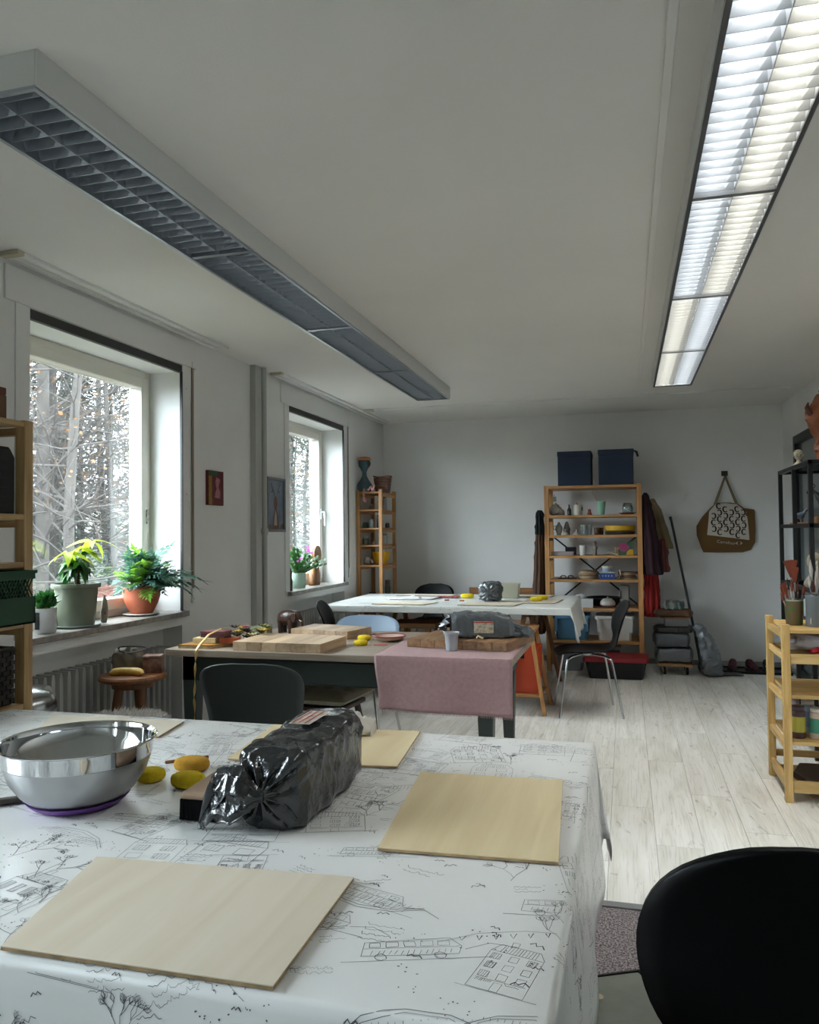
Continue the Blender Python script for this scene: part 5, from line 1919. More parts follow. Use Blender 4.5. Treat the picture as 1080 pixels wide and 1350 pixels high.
B().box(-.07, .07, -.045, .045, 0, .062).build('box_body', BLU, t, bevel=.002)
B().box(-.072, .072, -.047, .047, .062, .072).build('lid', M('white_glaze', '#b9b4aa', .35), t, bevel=.002)
for k in range(4):
    wm_ = B().lathe([(.0001, 0), (.006, 0), (.006, .001), (.0001, .001)], n=10).build('white_mark', WHT, t)
    wm_.rotation_euler.x = R(90)
    wm_.location = (-.042 + k * .028, -.0455, .034)
t = thing('lidded_jar', 'white and blue jar standing on the blue box', 'jar', (-.178, Yf - .03, .9585))
B().lathe([(.0001, 0), (.043, 0), (.045, .006), (.045, .034), (.0001, .034)], n=30).build('jar_body', M('pale_blue_jar', '#7f93a8', .4), t, smooth=True)
B().lathe([(.0001, .034), (.048, .034), (.049, .04), (.049, .054), (.046, .057), (.0001, .057)], n=30).build('lid', WHT, t, smooth=True)
q = B()
q.tube(smooth_path([(0, 0, .004), (.03, 0, .015), (.042, 0, .05), (.036, 0, .09)], 12), .006, 6)
tag(q.build('white_strip', WHT, smooth=True, loc=(-.10, Yf - .04, .886)), 'curled white plastic strip right of the blue box', 'strip')
t = thing('black_goggles', 'black round wire goggles lying at the left of the fourth level', 'goggles', (-.56, Yf - .02, .886))
for s_ in (-.035, .035):
    B().tube([(s_ + .026 * math.cos(k * PI / 8), .01 * math.sin(k * PI / 4), .018 + .016 * math.sin(k * PI / 8)) for k in range(17)], .005, 8).build('rim', BLK, t, smooth=True)
B().box(-.09, .09, .02, .04, 0, .008).build('strap', BLK, t)

# fifth level
tag(B().lathe([(.0001, 0), (.10, 0), (.15, .035), (.155, .07), (.148, .07), (.10, .01), (.0001, .008)], n=40, sx=1, sy=1).build('black_bowl', M('black_bowl', '#16171a', .4), smooth=True, loc=(-.57, Yf + .10, .614)), 'wide black bowl at the left of the fifth shelf level', 'bowl')
tag(B().lathe([(.0001, 0), (.12, 0), (.16, .05), (.165, .085), (.158, .085), (.12, .01), (.0001, .008)], n=40).build('black_pan', M('black_bowl', '#16171a', .4), smooth=True, loc=(-.22, Yf + .20, .614)), 'wide black pan behind the white lidded pot on the fifth level', 'pan')
t = thing('white_box', 'white cardboard box at the left end of the cloth on the fifth level', 'box', (-.40, Yf - .03, .613))
B().box(-.085, .085, -.05, .05, 0, .085).build('box_body', M('white_card', '#b9b9b8', .6), t, bevel=.002)
tag(B().lathe([(.0001, 0), (.04, 0), (.045, .015), (.04, .035), (.0001, .045)], n=20, sx=1.2).build('white_roll', M('white_card', '#b9b9b8', .6), smooth=True, loc=(-.43, Yf - .03, .6995)), 'crumpled white roll on top of the white cardboard box', 'roll')
t = thing('lidded_pot', 'rounded whitish pot with a small knob on the fifth level', 'pot', (-.18, Yf - .02, .626))
B().lathe([(.0001, 0), (.05, 0), (.068, .015), (.07, .03), (.062, .05), (.04, .072), (.012, .08), (.0001, .081)], n=32, sx=1.05).build('pot_body', M('speckled_glaze', '#a9a39a', .45, var=.4, vscale=18), t, smooth=True)
B().lathe([(.005, .08), (.008, .088), (.0001, .093)], n=12).build('knob', WHT, t, smooth=True)
tag(B().box(-.11, .11, -.05, .05, 0, .010).build('dark_red_book', M('dark_red_cover', '#5f2a35', .5), bevel=.001, loc=(-.18, Yf - .02, .6145)), 'flat dark red book under the rounded whitish pot', 'book')
t = thing('grey_canister', 'tall grey canister with dark slot at the right of the fifth level', 'canister', (-.02, Yf + .05, .613))
B().box(-.045, .045, -.04, .04, 0, .215).build('canister_body', M('grey_canister', '#6f6a66', .5), t, bevel=.012)
B().box(-.043, -.03, -.042, -.038, .08, .16).build('slot', BLK, t)


def tote(label, x0, x1, y0, y1, z0, h, body, lidm, clear=False, name='storage_tub', loc_lid=.03):
    t = thing(name, label, 'tub', ((x0 + x1) / 2, (y0 + y1) / 2, z0))
    w, d_ = (x1 - x0) / 2, (y1 - y0) / 2
    q = B()
    def rr(s_, z, c=.02):
        a, b_ = w * s_, d_ * s_
        return [Vector((x, y, z)) for x, y in ((-a + c, -b_), (a - c, -b_), (a, -b_ + c), (a, b_ - c), (a - c, b_), (-a + c, b_), (-a, b_ - c), (-a, -b_ + c))]
    q.rings([rr(.80, 0), (rr(.82, .01)), rr(.93, h - loc_lid)])
    q.build('tub_body', body, t)
    q = B()
    q.rings([rr(.99, h - loc_lid), rr(1.0, h - loc_lid + .004), rr(1.0, h - .006), rr(.96, h)])
    q.build('lid', lidm, t)
    for s_ in (-1, 1):
        B().box(s_ * w * .82 - .012, s_ * w * .82 + .012, -d_ * 1.01, -d_ * .93, h * .35, h - loc_lid).build('side_rib', body, t)
    return t


tote('blue lidded plastic tub on the sixth level of the back shelf', -.70, -.345, 7.72, 8.12, .3015, .235, M('steel_blue_plastic', '#4b7896', .45), M('steel_blue_lid', '#4f7f9f', .45))
tote('white lidded plastic tub behind the black chair on the sixth level', -.30, .065, 7.72, 8.12, .3015, .235, M('white_plastic', '#c2c1bd', .4), M('white_plastic', '#c2c1bd', .4))
CLR = M('cloudy_clear_plastic', '#9aa0a2', .3, alpha=.55)
tote('clear plastic box on the floor at the left under the back shelf', -.705, -.40, 7.72, 8.12, 0.001, .25, CLR, M('white_plastic', '#c2c1bd', .4))
tote('clear plastic box with white lid on the floor under the shelf, middle', -.385, -.06, 7.80, 8.12, 0.001, .235, CLR, M('white_plastic', '#c2c1bd', .4))
tote('black plastic tub with a bright red lid on the floor before the shelf', -.40, .18, 7.36, 7.69, 0.001, .20, M('black_tub', '#121214', .45), M('red_lid', '#94202a', .45), loc_lid=.045)

# ------------------------------------------------------------------ tower rack contents and top
turned('yellow_bowl', 'bright yellow bowl on the tall narrow corner rack', 'bowl', (-2.40, 7.60, 1.038), [(.0001, 0), (.05, 0), (.078, .05), (.09, .12), (.093, .125), (.086, .122), (.07, .05), (.045, .008), (.0001, .006)], M('bright_yellow', '#cf9a10', .4), n=32)
tag(B().rings(loft([(-.05, 0, .03, .01, .01, 2), (-.03, 0, .04, .035, .04, 2), (.02, 0, .035, .035, .03, 2), (.05, 0, .02, .01, .012, 2)], (0, 1, 0), (0, 0, 1), nr=18, n=22, amp=.008, k=30, seed=6, zmin=0)).build('cloth_bundle', M('grey_white_cloth', '#9c958c', .9), smooth=True, loc=(-2.50, 7.50, 1.038)), 'crumpled grey white bundle left of the bright yellow bowl', 'cloth')
for i, (x, y, z, r_, h, c, l_) in enumerate((
        (-2.52, 7.47, 1.407, .032, .055, '#3e5a4c', 'green jar at the left of the rack level above the wooden rung'),
        (-2.455, 7.47, 1.407, .022, .085, '#8fa7a8', 'pale blue tin with white top on the corner rack'),
        (-2.405, 7.56, 1.407, .022, .13, '#4c5f70', 'tall slate blue bottle on the corner rack'),
        (-2.36, 7.70, 1.407, .022, .05, '#33302c', 'small dark jar at the right of the corner rack'),
        (-2.52, 7.47, 1.238, .033, .075, '#5f6653', 'olive glass jar on the middle level of the corner rack'),
        (-2.44, 7.49, 1.238, .02, .03, '#9a968c', 'small whitish clay piece on the middle level of the corner rack'),
        (-2.385, 7.66, 1.238, .035, .11, '#8e8f86', 'pale jar behind the front post of the corner rack'),
        (-2.47, 7.50, 1.592, .026, .05, '#6e6a64', 'little grey figure on the top level of the corner rack'),
        (-2.38, 7.68, 1.592, .022, .14, '#8a8681', 'tall pale figure on the top level of the corner rack'),
        (-2.50, 7.62, .602, .04, .15, '#6a4230', 'brown clay pot on the lowest visible level of the corner rack'),
        (-2.42, 7.55, .602, .04, .13, '#5b3a2c', 'darker clay pot beside the brown one on the corner rack'),
        (-2.37, 7.72, .602, .03, .27, '#545650', 'tall grey bottle on the lowest visible level of the corner rack'))):
    t = turned('jar', l_, 'jar', (x, y, z), [(.0001, 0), (r_ * .95, 0), (r_, h * .05), (r_, h * .72), (r_ * .8, h * .82), (r_ * .8, h * .84), (.0001, h * .84)], M('jar_%d' % i, c, .45), n=20)
    B().lathe([(.0001, h * .84), (r_ * .85, h * .84), (r_ * .85, h), (.0001, h)], n=20).build('cap', M('cap_%d' % (i % 3), ['#3b3d3a', '#aaa9a3', '#5a4a3a'][i % 3], .5), t, smooth=True)
t = thing('teal_figure', 'teal long-necked clay figure with orange hat and pink dangling legs', 'figurine', (-2.52, 7.45, 1.7665))
TEAL = M('teal_glaze', '#25424a', .5)
B().lathe([(.0001, 0), (.06, 0), (.078, .03), (.075, .075), (.045, .12), (.024, .16), (.022, .20), (.035, .23), (.055, .26), (.062, .30), (.055, .315), (.0001, .32)], n=30).build('body', TEAL, t, smooth=True)
B().lathe([(.0001, .316), (.06, .316), (.072, .325), (.06, .345), (.02, .355), (.0001, .356)], n=30, sy=.9).build('hat', M('orange_clay', '#b0713f', .6), t, smooth=True)
PK = M('pink_clay', '#b07a76', .6)
B().tube(smooth_path([(.01, -.05, .03), (.02, -.08, .02), (.025, -.095, -.04), (.03, -.10, -.09), (.06, -.11, -.10)], 16), .010, 8).build('leg', PK, t, smooth=True)
B().tube(smooth_path([(.04, -.04, .03), (.07, -.07, .02), (.10, -.09, .045), (.115, -.095, .01), (.14, -.10, .06)], 16), .010, 8).build('leg', PK, t, smooth=True)
B().tube(smooth_path([(.05, 0, .315), (.065, -.01, .28), (.055, -.02, .25)], 8), .006, 8).build('hat_ribbon', M('dark_red_ribbon', '#5c2a2a', .6), t, smooth=True)
t = thing('wicker_basket', 'pinkish brown woven basket on top of the corner rack', 'basket', (-2.395, 7.66, 1.7665))
WK = M('wicker', '#7c5a4d', .8, var=.4, vscale=60)
q = B()
for i in range(9):
    z = .006 + i * .017
    s_ = .80 + .2 * i / 8
    w_, d_ = .078 * s_, .075 * s_
    pts = []
    for k in range(33):
        a = k / 32 * 2 * PI
        ex, ey = sup(a, 5)
        pts.append((ex * w_ + .003 * math.sin(k * PI + i * PI), ey * d_, z))
    q.tube(pts, .0085, 6)
q.box(-.06, .06, -.058, .058, 0, .012)
q.build('woven_wall', WK, t, kind='stuff')
q = B().tube([(sup(k / 32 * 2 * PI, 5)[0] * .083, sup(k / 32 * 2 * PI, 5)[1] * .08, .155 + .012 * abs(math.cos(k / 32 * 2 * PI))) for k in range(33)], .008, 6)
q.build('rim', WK, t, smooth=True)

# ------------------------------------------------------------------ coats, broom, dolly and tote bag
def garment(name, label, cat, x, y, zt, zb, mat, w0, w1, d0=.03, d1=.07, seed=1.0, lean=0.0, hook=True):
    t = thing(name, label, cat, (x, y, zb))
    secs = [(x, y, zb, w1 * .9, d1 * .9, 2.2), (x - lean * .1, y, zb + .02, w1, d1, 2.2), (x - lean * .4, y, zb + (zt - zb) * .35, w1 * .9, d1, 2.2), (x - lean * .8, y, zb + (zt - zb) * .75, (w0 + w1) / 2, (d0 + d1) / 2, 2.1), (x - lean, y, zt - .03, w0, d0, 2), (x - lean, y, zt, w0 * .3, d0 * .3, 2)]
    q = B(t)
    q.rings(loft(secs[::-1], (1, 0, 0), (0, 1, 0), nr=46, n=60, amp=.006, k=9, seed=seed, folds=9, famp=.011))
    q.build('hanging_cloth', mat, t, smooth=True)
    return t


garment('brown_coat', 'long brown coat hanging at the left side of the back shelf', 'coat', -.845, 7.80, 1.50, .35, M('brown_corduroy', '#4b3527', .9), .025, .062, .05, .10, 2, lean=-.03)
t = garment('black_cap_bag', 'black cap and strap hanging above the brown coat', 'cap', -.81, 7.73, 1.56, 1.32, M('black_fabric', '#131416', .9), .03, .042, .05, .06, 8)
garment('burgundy_jacket', 'dark burgundy velvet jacket hanging on the right side of the back shelf', 'jacket', .245, 7.80, 1.71, .93, M('burgundy_velvet', '#2a0f18', .9), .03, .085, .06, .11, 3, lean=.06)
garment('red_apron', 'red cloth hanging low under the burgundy jacket', 'apron', .232, 7.93, 1.30, .52, M('red_cloth', '#8a1d1a', .9), .04, .072, .05, .06, 4)
garment('beige_apron', 'beige cloth apron hanging right of the burgundy jacket', 'apron', .36, 8.02, 1.66, 1.17, M('beige_cloth', '#8f7a5c', .9, col2='#7a684c', vscale=5), .03, .085, .05, .06, 6, lean=.10)
garment('rose_cloth', 'dusky rose cloth showing beneath the beige one', 'cloth', .335, 7.98, 1.28, .945, M('rose_cloth', '#7b4844', .9), .04, .06, .04, .05, 9)

t = thing('broom', 'dark metal broom handle leaning against the back wall', 'broom', (.63, 7.98, 0))
B(t).tube([(.622, 7.90, .33), (.44, 8.33, 1.475)], .012, 12).build('handle', M('gunmetal', '#4a4d52', .35, metal=.6), t, smooth=True)
B(t).tube([(.44, 8.33, 1.455), (.436, 8.337, 1.485)], .0135, 12).build('end_cap', BLK, t, smooth=True)
B(t).tube([(.66, 7.80, .05), (.622, 7.90, .34)], .015, 10).build('socket', BLK, t, smooth=True)
B(t).obox((.67, 7.98, .04), (.05, .22, .06)).build('broom_head', BLK, t, bevel=.01)
DX, DY = .43, 7.90
t = thing('dolly', 'small wheeled wooden dolly carrying clay packs by the back wall', 'dolly', (DX, DY, 0))
B(t).box(DX - .16, DX + .155, DY - .2, DY + .2, .083, .103).build('deck', PINE['x'], t, bevel=.003)
for sx in (-.10, .10):
    for sy in (-.14, .14):
        q = B(t)
        q.tube([(DX + sx - .011, DY + sy, .034), (DX + sx + .011, DY + sy, .034)], .034, 18)
        w_ = q.build('wheel', BLK, t, smooth=True)
        B(t).box(DX + sx - .019, DX + sx - .014, DY + sy - .014, DY + sy + .014, .03, .082).box(DX + sx + .014, DX + sx + .019, DY + sy - .014, DY + sy + .014, .03, .082).box(DX + sx - .019, DX + sx + .019, DY + sy - .016, DY + sy + .016, .074, .083).build('fork', STEEL, t)


def clay_pack(label, x, y, z, hx, hy, hz, mat, seed, name='wrapped_clay_pack', cat='clay', amp=.005, rz=0.0):
    t = thing(name, label, cat, (x, y, z))
    au_ = Vector((0, 1, 0))
    secs = [(x - hx - .02, y, z + hz, hy * .3, hz * .4, 2.5), (x - hx, y, z + hz, hy * .9, hz * .9, 4), (x - hx * .9, y, z + hz, hy, hz, 6), (x, y, z + hz, hy, hz, 7), (x + hx * .9, y, z + hz, hy, hz, 6), (x + hx, y, z + hz, hy * .9, hz * .9, 4), (x + hx + .02, y, z + hz, hy * .3, hz * .4, 2.5)]
    q = B(t)
    q.rings(loft(secs, au_, (0, 0, 1), nr=48, n=52, amp=amp, k=17, seed=seed, zmin=z))
    q.build('plastic_wrap', mat, t, smooth=True)
    return t


BAGD = M('dim_grey_film', '#666b70', .2, spec=.8, bump=.9, bscale=26)
clay_pack('silvery grey clay pack lying directly on the dolly deck', DX - .01, DY, .104, .155, .15, .070, BAGD, 21, amp=.007)
clay_pack('grey clay pack, second from the bottom on the dolly', DX - .03, DY, .250, .15, .15, .066, M('grey_film_plain', '#565a5e', .35, spec=.5), 23)
clay_pack('flat dark crumpled sheet between the clay packs and the grey box', DX - .01, DY, .388, .16, .15, .026, M('dark_film', '#35332f', .4), 24, amp=.008, name='plastic_sheet', cat='sheet')
tag(B().box(-.11, .10, -.13, .13, 0, .072).build('grey_box', M('grey_card_box', '#62615e', .6), bevel=.004, loc=(DX + .02, DY, .447)), 'grey cardboard box near the top of the dolly stack', 'box')
tag(B().box(-.15, .11, -.135, .135, 0, .006).build('box_board', PINED['x'], bevel=.001, loc=(DX + .02, DY, .522)), 'thin brown board lying on the grey box of the dolly stack', 'board')
clay_pack('rolled brown leather piece on the thin board of the dolly stack', DX - .01, DY, .530, .160, .11, .034, M('brown_leather', '#54361f', .6, var=.3, vscale=12), 25, name='leather_roll', cat='leather')
clay_pack('crumpled teal and grey rag on top of the dolly stack', DX - .0, DY - .01, .600, .075, .08, .036, M('teal_grey_cloth', '#4d6260', .9, col2='#7e7c74', vscale=9), 26, name='teal_rag', cat='rag', amp=.014)
t = thing('plastic_sack', 'tall slumped shiny grey plastic sack leaning right of the dolly', 'sack', (.72, 7.76, 0))
secs = [(.755, 7.76, .008, .06, .08, 3), (.75, 7.76, .03, .095, .11, 3), (.74, 7.76, .12, .088, .11, 3), (.72, 7.77, .24, .075, .09, 2.6), (.70, 7.775, .33, .066, .07, 2.4), (.67, 7.78, .40, .045, .05, 2), (.65, 7.785, .435, .055, .045, 2), (.64, 7.79, .47, .035, .03, 2)]
q = B(t)
q.rings(loft(secs, (1, 0, 0), (0, 1, 0), nr=60, n=56, amp=.009, k=16, seed=31, zmin=0.002))
q.build('plastic_film', BAGD, t, smooth=True)

# shoe tray
t = thing('shoe_tray', 'flat black shoe tray along the foot of the back wall', 'tray', (1.06, 8.06, 0))
B().box(-.27, .40, -.15, .15, 0, .008).box(-.27, .40, -.15, -.14, 0, .024).box(-.27, .40, .14, .15, 0, .024).box(-.27, -.26, -.15, .15, 0, .024).box(.39, .40, -.15, .15, 0, .024).build('tray_body', BLK, t)


def shoe(label, x, y, rz, c1, c2):
    t = thing('shoe', label, 'shoe', (x, y, .009), rz)
    q = B()
    outl = [(-.035, -.12), (.03, -.125), (.042, -.06), (.036, .02), (.045, .08), (.03, .13), (-.01, .14), (-.038, .10), (-.04, .03), (-.032, -.05)]
    q.prism([(a, b_) for a, b_ in outl], 0, .02)
    q.build('sole', BLK, t, bevel=.004)
    q = B()
    q.rings(loft([(0, -.115, .05, .02, .035, 2.5), (0, -.10, .055, .032, .045, 2.5), (0, -.04, .055, .033, .042, 2.5), (0, .02, .045, .036, .03, 2.4), (0, .09, .034, .038, .022, 2.4), (0, .13, .025, .02, .012, 2.2)], (1, 0, 0), (0, 0, 1), nr=26, n=24, amp=.002, k=20, seed=1, zmin=.018))
    q.build('upper', M(c1[0], c1[1], .7), t, smooth=True)
    q = B()
    for k in range(4):
        q.tube([(-.035, -.02 + k * .025, .055), (0, -.018 + k * .025, .096 - k * .012), (.035, -.02 + k * .025, .055)], .004, 6)
    q.build('laces', M(c2[0], c2[1], .7), t)
    return t


shoe('left dark red laced shoe on the black tray', .955, 8.04, R(170), ('oxblood', '#471c24'), ('red_lace', '#8c3440'))
shoe('right dark red laced shoe on the black tray', 1.13, 8.04, R(190), ('oxblood', '#471c24'), ('red_lace', '#8c3440'))
shoe('black shoe with lime green laces on the tray, half hidden by the pale rack', 1.27, 8.05, R(180), ('black_canvas', '#141516', ), ('lime_lace', '#8a9a2c'))
t = thing('folded_mat', 'dark flat folded plastic sheet left of the red shoes', 'sheet', (.87, 7.83, 0))
q = B()
q.grid(lambda u, v: Vector((-.05 + .2 * u, -.08 + .10 * v, .012 + .03 * u * (1 - u) * (1 + math.sin(v * 9)) * .8)), 14, 10)
q.build('sheet', M('dark_film', '#35332f', .4), t, smooth=True, solid=.003)

# shopping bag on its hook
BY = YB - .03
t = thing('shopping_bag', 'brown and white shopping bag with C pattern hanging on the back wall', 'bag', (.96, BY, 1.12))
BR = M('brown_canvas', '#6f5028', .85, bump=.3, bscale=250)
WHP = M('bag_white', '#cfc7ba', .8)
bcx = .96


def bag_front(x, z):
    """bulge of the bag towards the room"""
    w = 1 - min(1, abs(x) / .30) ** 3
    hh = min(1, max(0, (z - 1.115) / .05)) * min(1, max(0, (1.72 - z) / .3)) ** .5
    return .015 + .075 * w * hh


outl = [(-.235, 1.17), (-.215, 1.125), (-.05, 1.122), (.15, 1.125), (.225, 1.15), (.265, 1.22), (.272, 1.35), (.268, 1.52), (.262, 1.545), (.17, 1.56), (.12, 1.60), (.05, 1.618), (-.02, 1.62), (-.09, 1.615), (-.14, 1.57), (-.22, 1.48), (-.275, 1.39), (-.275, 1.30)]
q = B(t)
vs, fs = [], []
n_ = len(outl)
K = 8
for k in range(K + 1):
    s_ = k / K
    for (x, z) in outl:
        cx_, cz_ = 0, 1.36
        xx_, zz_ = cx_ + (x - cx_) * s_, cz_ + (z - cz_) * s_
        vs.append((bcx + xx_, BY - bag_front(xx_, zz_) * (1 - s_ ** 6), zz_))
for k in range(K):
    for i in range(n_):
        j = (i + 1) % n_
        fs.append((k * n_ + i, k * n_ + j, (k + 1) * n_ + j, (k + 1) * n_ + i))
base_i = len(vs)
vs += [(bcx + x, BY + .012, z) for x, z in outl]
for i in range(n_):
    j = (i + 1) % n_
    fs.append((K * n_ + i, K * n_ + j, base_i + j, base_i + i))
fs.append(tuple(base_i + i for i in range(n_)))
q.add(vs, fs)
q.build('bag_body', BR, t, smooth=True)
# white patterned panel following the front
pan = [(-.185, 1.30), (.205, 1.245), (.185, 1.52), (.10, 1.60), (.0, 1.612), (-.09, 1.61), (-.16, 1.53)]


def in_pan(x, z, m_=0.0):
    c = False
    j = len(pan) - 1
    for i in range(len(pan)):
        xi, zi = pan[i]
        xj, zj = pan[j]
        if (zi > z) != (zj > z) and x < (xj - xi) * (z - zi) / (zj - zi) + xi:
            c = not c
        j = i
    return c


def on_bag(x, z, off):
    s0 = 0.0
    return Vector((bcx + x, BY - bag_front(x, z) * (1 - min(1, math.hypot(x / .28, (z - 1.36) / .26)) ** 6) - off, z))


q = B(t)
pc = (.01, 1.43)
vs, fs = [], []
dense = []
for i in range(len(pan)):
    a, b_ = pan[i], pan[(i + 1) % len(pan)]
    for k in range(6):
        dense.append((a[0] + (b_[0] - a[0]) * k / 6, a[1] + (b_[1] - a[1]) * k / 6))
nd = len(dense)
for k in range(11):
    for (x, z) in dense:
        vs.append(on_bag(pc[0] + (x - pc[0]) * k / 10, pc[1] + (z - pc[1]) * k / 10, .011))
for k in range(10):
    for i in range(nd):
        fs.append((k * nd + i, k * nd + (i + 1) % nd, (k + 1) * nd + (i + 1) % nd, (k + 1) * nd + i))
q.add(vs, fs)
q.build('white_panel', WHP, t, smooth=True)
q = B(t)
PATT = M('pattern_brown', '#3b241c', .8)
for i in range(8):
    for j in range(7):
        cx_, cz_ = -.178 + i * .055, 1.262 + j * .064 + (i % 2) * .032
        fl_ = 1 if (i + j) % 2 else -1
        pts = [(cx_ + fl_ * .019 * math.cos(a) * 1.0, cz_ + .026 * math.sin(a)) for a in [R(55 + 250 * k / 12) for k in range(13)]]
        if all(in_pan(x, z) for x, z in pts):
            vs = []
            for k, (x, z) in enumerate(pts):
                w_ = .0026 + .005 * math.sin(PI * k / 12)
                dx_, dz_ = x - cx_, z - cz_
                l_ = math.hypot(dx_, dz_)
                vs += [on_bag(x + dx_ / l_ * w_, z + dz_ / l_ * w_, .0135), on_bag(x - dx_ / l_ * w_, z - dz_ / l_ * w_, .0135)]
            q.add(vs, [(k * 2, k * 2 + 1, k * 2 + 3, k * 2 + 2) for k in range(12)])
            for e_ in (0, 12):
                x, z = pts[e_]
                r_ = .0065
                q.add([on_bag(x + r_ * math.cos(a), z + r_ * math.sin(a), .0138) for a in [k * PI / 4 for k in range(8)]], [tuple(range(8))])
q.build('c_pattern', PATT, t, kind='stuff')
# straps
for s_, xo_ in ((-1, -.10), (1, .10)):
    q = B(t)
    q.add([(bcx + xo_ - .015, BY - .02, 1.60), (bcx + xo_ + .015, BY - .02, 1.60), (bcx - s_ * .002 + .010, BY - .012, 1.885), (bcx - s_ * .002 - .010, BY - .012, 1.885)], [(0, 1, 2, 3)])
    q.build('strap', M('beige_strap', '#7c6c52', .8), t, solid=.003)
# logo lettering
tx = bpy.data.curves.new('shop_name', 'FONT')
tx.body = 'Carrefour'
tx.size = .042
tx.extrude = .0006
txo = bpy.data.objects.new('shop_name', tx)
COL.objects.link(txo)
dg = bpy.context.evaluated_depsgraph_get()
tm = bpy.data.meshes.new_from_object(txo.evaluated_get(dg))
bpy.data.objects.remove(txo)
ang = R(-7)
for v in tm.vertices:
    x, z = v.co.x * math.cos(ang) - v.co.y * math.sin(ang), v.co.x * math.sin(ang) + v.co.y * math.cos(ang)
    p = on_bag(-.10 + x, 1.222 + z, .010 + v.co.z)
    v.co = p - Vector(t.location)
tm.materials.append(M('print_white', '#b9b3a6', .7))
lo = bpy.data.objects.new('shop_name', tm)
COL.objects.link(lo)
lo.parent = t
q = B(t)
lx, lz = .105, 1.216
for s_ in (-1, 1):
    pl = [(s_ * .006, .022), (s_ * .012, .016), (s_ * .034, .002), (s_ * .034, -.002), (s_ * .012, -.016), (s_ * .006, -.022), (s_ * .014, -.006), (s_ * .014, .006)]
    q.add([on_bag(lx + x, lz + z, .0105) for x, z in pl], [(0, 1, 7), (1, 2, 3, 4, 6, 7), (4, 5, 6)])
q.build('arrow_logo', M('print_white', '#b9b3a6', .7), t)
t = thing('wall_hook', 'small dark wall hook holding the shopping bag', 'hook', (.96, YB - .008, 1.905))
B().box(-.03, .03, 0, .008, -.02, .03).build('hook_plate', M('dark_hook', '#3a2e2a', .5), t, bevel=.002)
B().tube(smooth_path([(0, 0, .0), (0, -.025, -.015), (0, -.035, -.01), (0, -.036, .01)], 8), .004, 8).build('hook_pin', M('dark_hook', '#3a2e2a', .5), t, smooth=True)

# ------------------------------------------------------------------ leaves and plants
def leaf_mesh(name, L, W, mat, droop=.3, fold=.25, n=6, tip=.5):
    q = B()
    vs = []
    for i in range(n + 1):
        t = i / n
        w = W * (math.sin(PI * min(1, t ** tip * .98 + .02)) ** .8 if 0 < i < n else .04)
        x = L * t
        z = -droop * L * t * t
        vs += [(x, -w / 2, z + fold * w / 2), (x, 0, z), (x, w / 2, z + fold * w / 2)]
    fs = []
    for i in range(n):
        a = i * 3
        fs += [(a, a + 3, a + 4, a + 1), (a + 1, a + 4, a + 5, a + 2)]
    q.add(vs, fs)
    o = q.build(name, mat, smooth=True)
    me = o.data
    bpy.data.objects.remove(o)
    return me


def place_leaf(name, me, parent, p, az, el, roll=0.0, sc=1.0):
    o = bpy.data.objects.new(name, me)
    COL.objects.link(o)
    o.parent = parent
    m_ = Matrix.Translation(p) @ Matrix.Rotation(az, 4, 'Z') @ Matrix.Rotation(-el, 4, 'Y') @ Matrix.Rotation(roll, 4, 'X') @ Matrix.Scale(sc, 4)
    o.matrix_local = m_
    return o


SZ = .891
LIME = M('lime_leaf', '#b6cc2e', .45, trans=.45)
DKG = M('dark_leaf', '#1f4a1e', .35, trans=.2)
MIDG = M('mid_leaf', '#3f7a32', .4, trans=.35)
BLUEG = M('blue_green_leaf', '#4f7a6a', .45, trans=.2)
BLUEL = M('light_blue_green_leaf', '#7fa694', .45, trans=.25)
YELG = M('yellow_green_leaf', '#7aa83a', .45, trans=.45)
SOIL = M('soil', '#2e241c', 1.0, bump=.8, bscale=120)
random.seed(17)
# money tree in olive pot
t = thing('potted_money_tree', 'small tree with lime top leaves in a big olive grey pot on the near sill', 'plant', (-2.69, 3.385, SZ))
B().lathe([(.0001, 0), (.085, 0), (.088, .006), (.106, .195), (.118, .197), (.12, .205), (.118, .218), (.108, .219), (.105, .205), (.086, .02), (.0001, .02)], n=44).build('pot', M('olive_ceramic', '#6a7060', .25, var=.12, vscale=8), t, smooth=True)
B().lathe([(.0001, .19), (.105, .19)], n=30).build('soil', SOIL, t)
B().lathe([(.0001, 0), (.11, 0), (.122, .012), (.118, .013), (.09, .003), (.0001, .003)], n=40).build('saucer', M('grey_saucer', '#8d9590', .3), t, smooth=True)
q = B()
for dx, dy in ((0, 0), (.012, .008), (-.01, .012)):
    q.tube(smooth_path([(dx, dy, .18), (dx * .3, dy, .25), (dx, dy * .4, .31)], 8), [.011, .010, .010, .009, .009, .009, .008, .008, .007], 8)
q.build('trunk', M('brown_stem', '#5a4435', .8), t, smooth=True)
lm = leaf_mesh('leaf', .125, .046, LIME, droop=.45, fold=.2)
ld = leaf_mesh('leaf', .115, .055, DKG, droop=.7)
lg = leaf_mesh('leaf', .11, .050, MIDG, droop=.5)
for (c, n_, me_, r_) in (((.02, -.095, .375), 5, lm, .5), ((.02, .10, .43), 5, lm, .25), ((.03, .005, .395), 3, lm, .5)):
    B().tube(smooth_path([(0, 0, .30), (c[0] * .5, c[1] * .5, .35), c], 8), .0025, 6).build('leaf_stalk', MIDG, t, smooth=True)
    for k in range(n_):
        place_leaf('leaf', me_, t, Vector(c), k * 2 * PI / n_ + r_, R(random.uniform(-22, 10)), random.uniform(-.6, .6), random.uniform(.85, 1.05))
for k in range(36):
    a = random.uniform(0, 2 * PI)
    place_leaf('leaf', ld if k % 4 else lg, t, Vector((.012 * math.cos(a), .012 * math.sin(a) + .015, random.uniform(.285, .36))), a, R(random.uniform(-45, 35)), random.uniform(-.5, .5), random.uniform(.65, 1.0))

